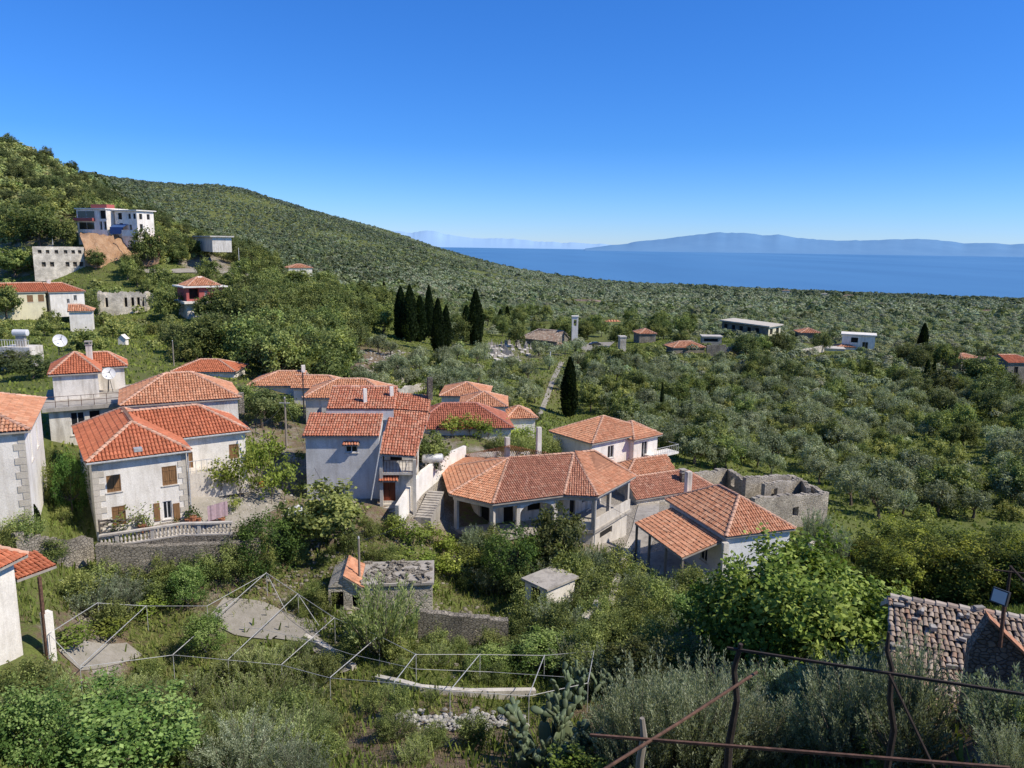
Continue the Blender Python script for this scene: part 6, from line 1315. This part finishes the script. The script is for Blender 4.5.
for k,(u,v,w,h) in enumerate([(222,498,34,40),(240,502,34,52),(258,492,36,60),(272,505,30,42),(285,500,36,46),(248,470,30,30),(270,468,34,36)]): pp('vine',u,v,w,h,'yellow-green vine in the sunny court between the white and the blue-grey house','vines in the sunny court')
for k,(u,v,w,h) in enumerate([(395,540,30,30),(412,548,34,28),(430,545,30,26),(445,556,34,28),(400,565,36,24),(425,570,34,24),(450,580,36,30),(470,575,30,30)]): pp('vine',u,v,w,h,'yellow-green vine on the rough terrace below the stone steps','vines below the stone steps')
pp('oak',262,428,44,44,'dense ivy-dark tree right of the orange house'); pp('broad',286,428,30,36,'leafy tree left of the blue-grey house roof'); pp('broad',248,412,30,30,'leafy tree close behind the two-winged house')
pp('citrus',72,515,34,66,'tall dark ivy bush in the shade left of the two-winged house'); pp('shrub',56,505,26,40,'bright shrub beside the edge house'); pp('shrub',24,545,40,38,'pale flowering bush under the edge house'); pp('cypress',37,536,12,34,'little dark cypress under the edge house'); pp('shrub',8,552,30,30,'green bush behind the lower left roof'); pp('shrub',50,560,40,26,'leafy bush above the tiled canopy')
pp('grey_shrub',92,610,54,42,'dark grey-green bush under the long stone wall, left one'); pp('grey_shrub',128,606,52,40,'dark grey-green bush under the long stone wall, middle one'); pp('shrub',160,600,44,34,'dark leafy bush under the long stone wall, right one'); pp('olive_near',108,612,60,44,'small olive bush between the dark bushes and the pillar')
pp('fig',188,604,40,44,'slim fig with pale leaves in front of the long stone wall'); pp('fig',206,652,44,46,'small bushy tree on the paved terrace edge')
pp('vine',75,650,46,30,'yellow-green vine beside the white pillar'); pp('vine',110,640,40,26,'yellow-green vine near the paved patch'); pp('vine',150,618,36,28,'yellow-green vine under the crossing pipes')
# near slope
pp('fig',118,772,150,106,'big fig with bright leaves and pale branches at the bottom left'); pp('fig',30,768,90,92,'fig with bright leaves at the bottom left corner'); pp('fig',178,768,60,66,'smaller fig right of the big bottom-left fig')
pp('shrub',20,712,80,56,'dense green bush beneath the cream-walled house'); 
pp('olive_near',245,775,90,72,'young olive with fine grey leaves at the bottom, right of the figs'); pp('olive_near',300,790,60,60,'young olive at the bottom edge left of the bare earth')
pp('mulberry',793,676,192,160,'big bright-leaved mulberry tree in front of the lean-to house')
pp('fig',700,640,60,56,'leafy fig at the left flank of the mulberry'); pp('shrub',660,628,46,54,'grey-green bush left of the mulberry'); pp('shrub',690,602,40,40,'green bush at the foot of the lean-to porch')
for k,(u,v,w,h,l) in enumerate([(640,770,92,120,'foreground olive with upright silver shoots right of the prickly pears'),(700,772,100,124,'foreground olive with silver shoots between the rusty posts'),(760,768,90,92,'foreground olive shoots under the mulberry'),(850,760,100,116,'grey olive in front of the old tiled roof'),(905,745,64,120,'grey olive growing against the old tiled roof'),(1012,785,60,70,'olive shoots at the bottom right corner'),(680,690,70,60,'grey olive bush above the diagonal rusty pipe')]): pp('olive_near',u,v,w,h,l)
pp('oak',636,690,56,62,'dark bush in shade behind the prickly pears'); pp('vine',570,775,60,26,'yellow-green bush at the bottom edge under the prickly pears'); pp('vine',880,772,50,30,'yellow-green bush at the bottom edge by the rusty rail'); pp('shrub',1036,745,50,60,'dark ivy mound right of the stone gable')
for k,(u,v,w,h) in enumerate([(888,596,66,60),(930,600,84,72),(980,603,92,76),(1030,604,90,72),(905,572,84,50),(955,572,84,54),(1005,570,80,52),(1045,580,70,50),(872,570,40,36)]): pp('pine',u,v,w,h,'dark pine with yellow-green sunlit top in the dense row above the old tiled roof','pine row above the old tiled roof')
pp('grey_shrub',815,548,30,44,'grey-leaved sapling in front of the ruin wall'); pp('grey_shrub',836,556,26,34,'small grey sapling right of the ruin wall'); pp('shrub',812,486,22,10,'ivy tuft on the ruin wall') if 0 else None
for (u,v,w,h,l) in [(148,268,30,40,'green bush on the bank below the right end of the white villa'),(298,288,34,18,'bushes before the little house at the foot of the far ridge'),(190,258,18,20,'leafy tree in front of the grey concrete box house, left one'),(207,259,20,18,'leafy tree in front of the grey concrete box house, right one'),(150,246,22,18,'tree at the right end of the white villa'),(128,280,18,22,'young bright tree at the foot of the orange cutting'),(40,246,44,40,'broad dark tree left of the villa above the tall ruin'),(66,250,24,30,'dark tree between the broad tree and the villa'),(15,278,40,30,'ivy-dark trees at the left end of the tall ruin'),(166,306,20,24,'round green tree left of the red house')]: pp('broad',u,v,w,h,l)
for k,(u,v,w,h) in enumerate([(105,586,34,32),(135,588,30,28),(165,588,30,36),(205,586,34,38),(235,582,36,40),(252,575,30,36),(115,556,26,18),(250,546,30,24),(140,575,26,22),(185,584,28,30)]): pp('shrub',u,v,w,h,'bush growing against the long stone wall under the balustrade','bushes against the long stone wall')
for (u,v,w,h,l) in [(8,372,46,20,'dark bushy tree in front of the white-railed terrace, left one'),(34,378,44,22,'dark bushy tree in front of the white-railed terrace, right one')]: pp('oak',u,v,w,h,l)
for (u,v,w,h,l) in [(436,652,34,26,'leafy bush at the left end of the dark stone platform wall'),(492,654,36,30,'leafy bush at the right end of the dark stone platform wall'),(418,612,30,30,'leafy bush at the right end of the ruined shed')]: pp('shrub',u,v,w,h,l)
# ---- prickly pears: pads growing from pads
def prickly_pear(label,q,w,h,n,seed):
    r=np.random.default_rng(seed); Vs=[];Fs=[];Cs=[]; o=0; th=np.linspace(0,2*np.pi,13)[:-1]; ph=np.linspace(0,np.pi,7)
    def pad(base,ax,nn,L,Wd):
        nonlocal o
        b=np.cross(nn,ax); P0=[]
        for p in ph:
            z=(1-math.cos(p))/2; rr=math.sin(p)**.8*(.75+.35*z)
            for t in th: P0.append(base+ax*L*z+b*Wd*.5*rr*math.cos(t)+nn*.035*rr*math.sin(t)*2)
        Vs.append(np.array(P0)); k=len(th); Fs.extend([(o+i*k+j,o+i*k+(j+1)%k,o+(i+1)*k+(j+1)%k,o+(i+1)*k+j) for i in range(6) for j in range(k)]); c=np.array([.10,.145,.085])*(1+r.normal(0,.16)); c=c+np.array([.03,.02,.0])*r.random(); Cs.append(np.tile(c,(len(P0),1))); o+=len(P0)
        return base+ax*L*.97
    tips=[]
    for k in range(max(4,n//9)):
        a=r.uniform(0,6.28); b=A3((math.cos(a)*w*.3*r.random(),math.sin(a)*w*.3*r.random(),-.1)); ax=unit(A3((math.cos(a)*.5,math.sin(a)*.5,1))); nn=unit(np.cross(ax,r.normal(size=3))); tips.append((pad(b,ax,nn,h*.3,h*.16),ax,nn,0))
    cnt=len(tips)
    while cnt<n:
        i=int(r.integers(0,len(tips))); t,ax,nn,lv=tips[i]
        if lv>4 or t[2]>h*.95: continue
        b=np.cross(nn,ax); a2=unit(ax+b*r.uniform(-.8,.8)+nn*r.normal(0,.45)+A3((0,0,.25))); n2=unit(nn+r.normal(0,.5,3)); n2=unit(n2-a2*(n2@a2)); L=r.uniform(.32,.48); e=pad(t-ax*.04+b*r.uniform(-.08,.08),a2,n2,L,L*r.uniform(.5,.65)); tips.append((e,a2,n2,lv+1)); cnt+=1
    V=np.concatenate(Vs); me=npmesh('prickly_pear',V,Fs,M_cactus,np.concatenate(Cs),True); ob=put('prickly_pear',me,None,q); ob.scale=(1.2,1.2,1.1); tag(ob,label,'cactus'); ob.rotation_euler=(0,0,1.0)
prickly_pear('large prickly pear with long grey-green pads at the bottom centre',g(548,762)+A3((0,0,-.1)),3.4,3.9,250,5)
prickly_pear('prickly pear further back, beside the end of the trellis pipes',g(582,706),2.2,2.2,90,8)
prickly_pear('prickly pear in half shade behind the foreground olive shoots',g(622,690),2.2,2.6,90,9)
# ================================================================== frames, poles, small things
def above(u,v,hh):
    d=ray(u,v); d=d/math.hypot(d[0],d[1]); p=_ts[:,None]*d; k=int(np.argmax(p[:,2]<T(p[:,0],p[:,1])+hh)); return p[k]
tr=thing('vine_trellis','galvanised pipe trellis standing over the vine terrace','trellis',g(330,650))
HT=1.7; N={}
for k,(u,v) in dict(f1=(98,603),f2=(146.5,606),f3=(207,606),f4=(266.5,573),f5=(298,594),f6=(334.6,618),f7=(379,636),f8=(416,654.5),f9=(480,654.5),f10=(544.5,655.5),f11=(594,651),
    n1=(49,634),n2=(80,667),n3=(173,655),n4=(228,660),n5=(281.5,665),n6=(330,678),n7=(394,683),n8=(450,691),n9=(529,696),n10=(588,683),m4=(240,627),m5=(262,629),m6=(311,641),m7=(350,654),m8=(416,669),m9=(492,672),m10=(565,677)).items(): N[k]=above(u,v,HT)
def pipe(a,b,r=.018,nm='rail',mat=None): mb=MB(); mb.tube([a,b],r,6); mb.build(nm,mat or M_galv,tr)
for s,a,b in (('f',1,11),('n',1,10),('m',4,10)):
    for k in range(a,b): pipe(N[s+str(k)],N[s+str(k+1)],.017 if s!='m' else .013)
for a,b in (('n1','f1'),('n2','f2'),('n3','f4'),('n4','f5'),('n5','f6'),('n6','f7'),('n7','f8'),('n8','f9'),('n9','f10'),('n10','f11')): pipe(N[a]+A3((0,0,.03)),N[b]+A3((0,0,.03)),.022,'crossbar')
for k,p in N.items():
    if k[0]=='m': continue
    pipe(A3((p[0],p[1],float(T(p[0],p[1]))-.3)),p,.02,'post')
for a,b in ((N['f4'],'f4'),(N['f5'],'f5')): pipe(a,A3((a[0]+1.6,a[1]-1.2,float(T(a[0]+1.6,a[1]-1.2)))),.02,'brace')
# balustrade on the retaining wall
ba=[P(100,548,48.2),P(182,535.5,49.2),P(233,534,49.6)]; bl=thing('balustrade','white concrete balustrade along the terrace of the two-winged house','balustrade',ba[1])
for A0,B0 in zip(ba[:-1],ba[1:]):
    d=B0-A0; L=np.linalg.norm(d); t=d/L; n=unit(np.cross(t,[0,0,1.]))
    mb=MB(); z0=min(float(T(*A0[:2])),float(T(*B0[:2])))-.6; mb.face([A0-n*.15,B0-n*.15,B0+n*.15,A0+n*.15]); 
    for s in (-1,1): 
        V=[A3((*(A0+n*s*.15)[:2],z0-1.5)),A3((*(B0+n*s*.15)[:2],z0-1.5)),B0+n*s*.15,A0+n*s*.15]; mb.face(V if s>0 else V[::-1])
    mb.build('plinth',M_stone,bl)
    mb=MB(); mb.box(A0-n*.14-A3((0,0,-.01)),d,n*.28,(0,0,.1)); mb.build('bottom_rail',M_concl,bl)
    mb=MB(); mb.box(A0-n*.15+A3((0,0,.78)),d,n*.3,(0,0,.12)); mb.build('top_rail',M_concl,bl)
    k=int(L/.24)
    for i in range(k):
        p=A0+d*(i+.5)/k+A3((0,0,.1))
        if i%9==4: mb=MB(); mb.cbox(p-A3((0,0,.02)),t*[1,1,0],.22,.22,.71); mb.build('pier',M_concl,bl)
        else: mb=MB(); mb.lathe(p,[(.075,0),(.075,.06),(.045,.1),(.085,.26),(.04,.5),(.075,.6),(.075,.68)],7); mb.build('baluster',M_concl,bl)
# poles
def pole(label,u,vb,vt,r=.11,name='utility_pole',mat=None,arm=False,cat='pole',Y=None):
    q=g(u,vb) if Y is None else P(u,vb,Y); Yq=q[1]; top=P(u-1,vt,Yq); o=thing(name,label,cat,q); mb=MB(); mb.tube([q-A3((0,0,.6)),A3((q[0],q[1],top[2]))],[r,r*.7],8); mb.build('shaft',mat or M_pole,o)
    if arm: mb=MB(); mb.box(A3((q[0]-.5,q[1]-.16,top[2]-.5)),(1,0,0),(0,.08,0),(0,0,.08)); mb.build('crossarm',M_galv,o)
    mb=MB(); mb.tube([A3((q[0],q[1],top[2]-.02)),A3((q[0],q[1],top[2]+.12))],[r*.75,r*.4],8); mb.build('cap',M_galv,o); return o,A3((q[0],q[1],top[2]))
p1,t1=pole('leaning grey timber pole beside the ruined shed',360,602,538,.1)
p2,t2=pole('weathered timber pole standing left of the blue-grey house',286.5,446,398,.12,arm=True)
p3,t3=pole('thin dark pole directly behind the left end of the blue-grey house',304,412,372,.08,mat=M_iron,Y=72)
p4,t4=pole('thin grey pole in the trees above the low red roof',174,366,341,.1); pole('white lamp pole beside the orange cutting',149,264,238,.14,mat=M_dish); pole('thin lamp pole at the right end of the roadside wall',239.5,270,248,.1,mat=M_dish)
pole('short pale pole at the foot of the cemetery slope',550,366,352,.15,mat=M_dish); pole('grey metal clothes post with a T-shaped top near the citrus tree',317,535,508,.04,mat=M_galv,arm=True); pole('pale pole in the trees left of the villa cutting',53,246,222,.15,mat=M_dish)
def wire(label,a,b,sag): 
    mb=MB(); n=14; mb.tube([a+(b-a)*i/n-A3((0,0,sag*4*(i/n)*(1-i/n))) for i in range(n+1)],.012,4); tag(mb.build('power_cable',M_iron),label,'cable')
wire('thin cable slung from the timber pole to the dark pole',t2,t3,.6); wire('thin cable slung from the shed pole up to the timber pole',t1,t2,1.2)
wire('thin cable slung from the white two-winged house across the court to the dark pole',rB2[1]+A3((0,0,.2)),t2-A3((0,0,.4)),.5); wire('thin cable slung from the shed pole to the eave of the big porch house',t1-A3((0,0,.2)),Q[1]-A3((0,0,.2)),.5); wire('thin cable slung from the big porch house to the lean-to house',Q[4]-A3((0,0,.3)),cF-A3((0,0,.6)),.6)
pot=None
for k,(u,v) in enumerate([(188,524),(193,523),(199,522.5),(214,524),(222,524),(176,527),(150,531),(143,532)]):
    q=g(u,v); q=P(u,v,50.2) if q[1]<49.6 else q; q[2]=float(T(q[0],q[1]))
    if pot is None:
        pot=thing('flower_pot','clay flower pot with a leafy plant on the terrace behind the balustrade','flower pot',q,'flower pots behind the balustrade'); mb=MB(); mb.lathe(q,[(.14,0),(.2,.34),(.22,.34),(.22,.4)],10); mb.build('pot',simple('clay_pot',(.42,.17,.09),.8),pot); mb=MB()
        for j in range(70): c_=q+A3((0,0,.62))+np.random.default_rng(j).normal(0,.15,3); a_=unit(np.random.default_rng(j+99).normal(size=3))*.08; b_=unit(np.cross(a_,(.3,.5,.8)))*.05; mb.face([c_-a_,c_+b_,c_+a_,c_-b_],(.09,.16,.03))
        mb.build('plant',M_leaf,pot)
    else:
        o=pot.copy(); col.objects.link(o); o.location=Vector([float(c) for c in q]); s_=float(rng.uniform(.7,1.4)); o.scale=(s_,s_,s_)
        for ch in pot.children: c2=ch.copy(); col.objects.link(c2); c2.parent=o
# rusty pergola frame in the foreground
fr=thing('rusty_frame','rusty iron pergola frame crossing the bottom right foreground','frame',g(740,768))
def bar(pts,r,nm,mat=M_rust,seg=6): mb=MB(); mb.tube(pts,r,seg); mb.build(nm,mat,fr)
def toG(p): return A3((p[0],p[1],float(T(p[0],p[1]))-.4))
def slat(a,b,w,h,nm,mat): 
    mb=MB(); d=b-a; n=unit(np.cross(d,[0,0,1.])); mb.box(a-n*w/2-A3((0,0,h/2)),d,n*w,(0,0,h)); mb.build(nm,mat,fr)
a=P(727,648,9.6); b=P(1060,700,8.2); slat(a,b,.03,.032,'beam',M_rustd)
a=P(590,735,8.6); b=P(1010,768,7.4); slat(a,b,.03,.03,'beam',M_rust)
bar([P(600,772,7.9),P(680,722,8.7),P(757,672,9.5)],.02,'brace'); 
q=P(741,644,9.55); bar([toG(q),P(729,745,9.6),P(737,700,9.55),P(734,670,9.6),q],[.06,.055,.045,.04,.03],'post',M_rustd,7)
q=P(889,632,8.9); bar([toG(q),P(894,730,8.9),P(890,700,8.9),P(892,668,8.9),P(887,650,8.9),q],[.05,.042,.036,.032,.03,.02],'post',M_rustd,7)
bar([P(889,674,8.85),P(942,785,8.3)],.02,'brace',M_rustd)
q=P(642,718,8.5); bar([toG(q),P(640,760,8.5),P(644,738,8.5),q],[.055,.05,.045,.03],'post',M_pole,7)
fr=thing('rusty_frame','small dark frame of rusty bars beyond the old tiled roof at the right edge','frame',P(1011,600,32)); bar([P(1010,566,32),P(1034,592,31)],.06,'brace',M_rustd)
q=P(1011,566,32); bar([toG(q),q],[.08,.06],'post',M_rustd,7); bar([P(994,570,32),P(1030,574,31.6)],.04,'beam',M_rustd)
# old tiled roof and gable at the right
R0=P(890,597,29); R1_=pz(1045,622,R0[2]); dr=unit(R1_-R0); nr=A3((-dr[1],dr[0],0)); 
if nr[1]>0: nr=-nr
E0=R0+nr*6.6-dr*.5+A3((0,0,-2.3)); E1=R1_+nr*6.6+A3((0,0,-2.3)); 
Or=thing('old_house','old stone house with a sagging roof of mixed weathered barrel tiles at the lower right','house',(*((R0+R1_+E0+E1)/4)[:2],E0[2]-3))
bk0=R0-nr*3-A3((0,0,1.5)); bk1=R1_-nr*3-A3((0,0,1.5)); r_old=np.random.default_rng(77)
mb=MB(); 
for f_ in ([E0,E1,R1_,R0],[bk1,bk0,R0,R1_]): slab(mb,f_,.2,.05,(.16,.12,.09)); tile_facet(mb,f_,'old',.20,.27,.024,r_old)
ridge(mb,R0,R1_,'old',.34,.38)
mb.build('roof',M_tile,Or)
mb=MB(); 
for k in range(36):
    f0,f1=r_old.random(),r_old.random()**1.5; p=R0+(R1_-R0)*f0+(E0-R0)*f1+A3((0,0,.12)); a=r_old.uniform(0,3.1); mb.cbox(p,(math.cos(a),math.sin(a),0),r_old.uniform(.15,.4),r_old.uniform(.1,.25),r_old.uniform(.05,.16),tuple(np.array([.4,.37,.33])*r_old.uniform(.6,1.2)))
tag(mb.build('loose_stones',M_rock,Or),kind='stuff')
wl_=[E0-nr*.4+dr*.4,E1-nr*.4,R1_-nr*2.6,R0-nr*2.6+dr*.4]; mb=MB(); wall_faces(mb,[wl_[0],wl_[1],wl_[2],wl_[3]],E0[2]-4,E0[2]-.1); mb.build('wall',M_stoned,Or)
mb=MB()
for k in range(9): p=E0+(E1-E0)*(k+.5)/10+A3((0,0,-.35)); mb.tube([p-nr*.6+A3((0,0,.3)),p+nr*.3-A3((0,0,.05))],.05,5)
pk=P(989,620,22.5); gl=P(970,650,22.6); gd=unit(A3((1,-.35,0)));
pts=[A3((*gl[:2],pk[2]-8)),A3((*(gl+gd*4)[:2],pk[2]-8)),A3((*(gl+gd*4)[:2],pk[2]-3.2)),pk,gl]
gw=thing('stone_gable','pointed dark stone gable wall beside the old tiled roof','wall',pts[0]); mb=MB(); nn_=A3((-gd[1],gd[0],0))*.5; mb.face(pts); mb.face([p+nn_ for p in pts[::-1]])
for i in range(5): a,b=pts[i],pts[(i+1)%5]; mb.face([b,a,a+nn_,b+nn_])
mb.build('wall',M_stoned,gw)
mb=MB(); n=16
for k in range(n):
    p=pk+(pts[2]-pk)*k/n; mb.box(p-nn_*.15,(pts[2]-pk)/n*.95,nn_*1.25,(0,0,.09),tuple(np.array([.42,.20,.11])*rng.uniform(.7,1.2)))
mb.build('coping_tiles',M_col,gw)
q=P(1003,626,22.3); lamp=thing('floodlight','square floodlight on a short rusty post above the stone gable','lamp',q-A3((0,0,.5))); mb=MB(); mb.tube([q-A3((0,0,.7)),P(1004.5,603,22.3)],.06,7); mb.build('post',M_rust,lamp)
c_=P(999.5,597,22.2); fx=unit(A3((.55,-.8,0))); fn=unit(A3((-.8,-.5,.25))); ux=unit(np.cross(A3((0,0,1)),fn)); uy=np.cross(fn,ux); mb=MB(); mb.box(c_-ux*.24-uy*.22-fn*.1,ux*.48,uy*.46,fn*.12); mb.build('housing',M_iron,lamp); mb=MB(); o_=c_-ux*.20-uy*.18+fn*.025; mb.face([o_,o_+ux*.40,o_+ux*.40+uy*.38,o_+uy*.38]); mb.build('lens',simple('lamp_lens',(.55,.56,.54),.45,0,.05,3,bs=0),lamp)
# washing, tarpaulin, bucket
q=P(208,520,51.5); q2=P(228,514,52.6); mb=MB(); d=q2-q; 
for i in range(10):
    for j in range(5):
        def W(i,j): f=i/10; s=math.sin(i*1.9)*.05; return q+d*f+A3((0,s,1.0-.22*j))
        mb.face([W(i,j+1),W(i+1,j+1),W(i+1,j),W(i,j)])
bk=mb.build('blanket',simple('mauve_cloth',(.42,.30,.32),.9,0,.2,6),None); tag(bk,'mauve blanket hung over the balustrade court','blanket')
sheet('tarpaulin','crumpled silver-grey tarpaulin heap beside the citrus tree',[[P(288,517,55),P(298,519,55),P(308,520,55)],[P(289,509,56),P(298,505,56),P(309,509,56)],[P(288,508,57.5),P(299,507,57.5),P(309,508,57.5)]],M_dish,'tarpaulin',amp=.07)
mb=MB(); q=above(262,487,1.0); mb.lathe(q,[(.16,0),(.22,.35),(.24,.4)],10); tag(mb.build('bucket',simple('orange_plastic',(.75,.28,.02),.4)),'small orange bucket among the vines of the sunny court','bucket')
# bare vine trained across the white house front
vt=thing('grape_vine','bare twisting vine trained across the front of the white two-winged house','vine',wl[0]); mb=MB(); mbL=MB(); rv=np.random.default_rng(9); v0=inset(rB,.3)[0]; fz=float(T(*(v0-n1*.6)[:2]))
base=A3((*(v0+e1*.1-n1*.7)[:2],fz-.3)); mb.tube([base,base+A3((0.05,0,1.2)),base+A3((.0,.05,2.3))],[.09,.075,.06],6,(.13,.11,.09))
for k in range(11):
    p=base+A3((0,0,rv.uniform(1.0,2.4))); pts_=[p]; d=e1*1.0+A3((0,0,rv.uniform(-.25,.45)))-n1*rv.uniform(-.1,.35)
    for j in range(int(rv.integers(4,9))): d=d+rv.normal(0,.28,3)*A3((.5,.3,1)); pts_.append(pts_[-1]+unit(d)*.55)
    mb.tube(pts_,list(np.linspace(.04,.012,len(pts_))),5,(.17,.145,.12))
    for q_ in pts_[2:]:
        for _ in range(5): c_=q_+rv.normal(0,.18,3); a_=unit(rv.normal(size=3))*.09; b_=unit(np.cross(a_,rv.normal(size=3)))*.07; mbL.face([c_-a_,c_+b_,c_+a_,c_-b_],tuple(np.array([.17,.22,.05])*rv.uniform(.6,1.3)))
mb.build('stem',M_bark,vt); mbL.build('leaf_cover',M_leaf,vt)
# loose white stones
def stones(name,label,pix,n,sz,hump,seed,c=(.48,.46,.42)):
    r=np.random.default_rng(seed); mb=MB(); G=[g(*p) for p in pix]
    for k in range(n):
        f=r.random()*(len(G)-1); i=int(f); p=G[i]+(G[i+1]-G[i])*(f-i)+A3((r.normal(0,hump),r.normal(0,hump),0)); p[2]=float(T(p[0],p[1]))+min(abs(r.normal(0,hump*.4)),.3 if hump<.6 else .02); s=r.choice([.4,.6,.9,1.3])*r.uniform(.6,1.1)*sz; a=r.uniform(0,3.1)
        b=len(mb.V); pr=[(.0,-.4),(.8,-.3),(1,.2),(.6,.7),(0,.8)]; rr=r.uniform(.7,1.25,(5,7)); cc=tuple(np.array(c)*r.uniform(.7,1.25))
        for ii,(ra,zz) in enumerate(pr):
            for kk in range(7): an=2*math.pi*kk/7+a; mb.V.append((p[0]+s*ra*rr[ii,kk]*math.cos(an),p[1]+s*ra*rr[ii,kk]*.8*math.sin(an),p[2]+s*zz*rr[ii,0]*.8)); mb.C.append(cc)
        for ii in range(4):
            for kk in range(7): mb.F.append((b+ii*7+kk,b+ii*7+(kk+1)%7,b+ii*7+7+(kk+1)%7,b+ii*7+7+kk))
    tag(mb.build(name,M_rock),kind='stuff')
stones('heap_of_stones','',[(392,718),(425,722),(450,728),(480,722),(512,723)],420,.17,.45,3,(.40,.38,.34))
stones('loose_rubble','',[(300,610),(330,625),(355,640),(400,655),(440,662)],260,.14,1.1,4,(.30,.27,.22))
stones('loose_rubble','',[(430,612),(470,618),(510,625)],260,.15,1.0,5,(.27,.24,.19)); stones('loose_rubble','',[(330,560),(360,550),(400,545),(440,560)],220,.14,1.6,6,(.29,.26,.21)); stones('loose_rubble','',[(255,590),(300,575),(330,560),(350,530)],240,.15,1.3,7,(.30,.27,.22))
stones('loose_rubble','',[(20,235),(60,240),(30,228),(5,232)],130,.9,5,8,(.34,.31,.26)); stones('loose_rubble','',[(370,372),(378,360),(395,352),(400,372)],240,.4,3,9,(.40,.37,.32))
stones('loose_rubble','',[(200,505),(230,512),(250,495),(300,490)],260,.14,1.2,10,(.42,.39,.34))
for k,(pts,lab) in enumerate([([(382,398),(395,388),(404,384)],'short pale terrace wall at the left of the grassy slope'),([(396,398),(410,394),(428,388)],'longer pale terrace wall on the grassy slope above the pyramid roof'),([(360,370),(366,385),(352,400)],'tumbled terrace wall at the left rim of the grassy slope')]): wall_run('terrace_wall',lab,pts,1.1,.6,M_stonel,step=1.5,jag=.12,base=1)
# ---- grass and low weeds
def zone(x,y):
    a,l=polar(x,y); W=np.zeros((len(a),3)); S=np.zeros(len(a))
    for i in range(len(ZP_)): w=1/((a-ZA_[i])**2+(l-ZL_[i])**2+.0015)**1.6; W+=w[:,None]*ZC_[i]; S+=w
    return W/S[:,None]
def grass(name,rmin,rmax,sp,hh,nb,seed,thr,pal,wd,az=(-38,38)):
    r=np.random.default_rng(seed); p=grid_world(rmin,rmax,az[0],az[1],sp,r); z=zone(p[:,0],p[:,1]); ns=vnoise(p[:,0],p[:,1],3.0,seed)
    m=(z[:,0]-z[:,2]*.7-z[:,1]*.35+ns*.35+r.normal(0,.15,len(p))>thr); p=p[m]; ns=ns[m]; m=~near_foot(p[:,:2],.1); p=p[m]; ns=ns[m]; n=len(p); P0=np.repeat(p,nb,0)+np.c_[r.normal(0,sp*.4,(n*nb,2)),np.zeros(n*nb)]; P0[:,2]=T(P0[:,0],P0[:,1]); uu_,vv_,_z=proj(P0); pv=inside(np.stack([uu_,vv_],1),[(212,600),(240,604),(292,618),(318,645),(290,650),(218,632)])|inside(np.stack([uu_,vv_],1),[(58,655),(130,642),(142,655),(80,676)])|inside(np.stack([uu_,vv_],1),[(300,636),(312,634),(356,668),(346,676)])|inside(np.stack([uu_,vv_],1),[(190,500),(262,482),(268,505),(195,522)]); h=hh*r.uniform(.4,1.3,n*nb)*np.repeat(1+.4*ns,nb)
    a=r.uniform(0,6.28,n*nb); d=np.stack([np.cos(a),np.sin(a),np.zeros(n*nb)],1); t=unit(np.c_[r.normal(0,.35,(n*nb,2)),np.ones(n*nb)]); w=wd*r.uniform(.6,1.4,n*nb)
    h=np.where(pv&(r.random(n*nb)<.93),.01,h)
    V=np.stack([P0-d*w[:,None]*.5-A3((0,0,.03)),P0+d*w[:,None]*.5-A3((0,0,.03)),P0+t*h[:,None]+d*w[:,None]*.25,P0+t*h[:,None]-d*w[:,None]*.25],1).reshape(-1,3)
    C=np.repeat(np.clip(pal_mix(r,pal,np.clip(.5+.4*np.repeat(vnoise(p[:,0],p[:,1],5,seed+3),nb)+r.normal(0,.25,n*nb),0,1)),0,1),4,0)
    tag(put(name,npmesh(name,V,np.arange(4*n*nb).reshape(-1,4),M_far,C)),kind='stuff'); print(name,n*nb)
GP=[(.13,.17,.035),(.20,.255,.06),(.27,.30,.085),(.34,.31,.14)]
grass('grass',20,72,.30,.28,4,31,.12,GP,.045)
grass('weeds',20,72,.8,.42,7,32,.15,[(.09,.13,.03),(.15,.20,.045),(.24,.27,.07)],.12)
grass('meadow_grass',72,300,1.0,.3,3,33,.2,[(.16,.20,.04),(.24,.28,.06),(.31,.31,.09)],.3)
grass('dry_grass',20,60,.5,.22,4,34,-.5,[(.20,.17,.09),(.28,.24,.14)],.03)
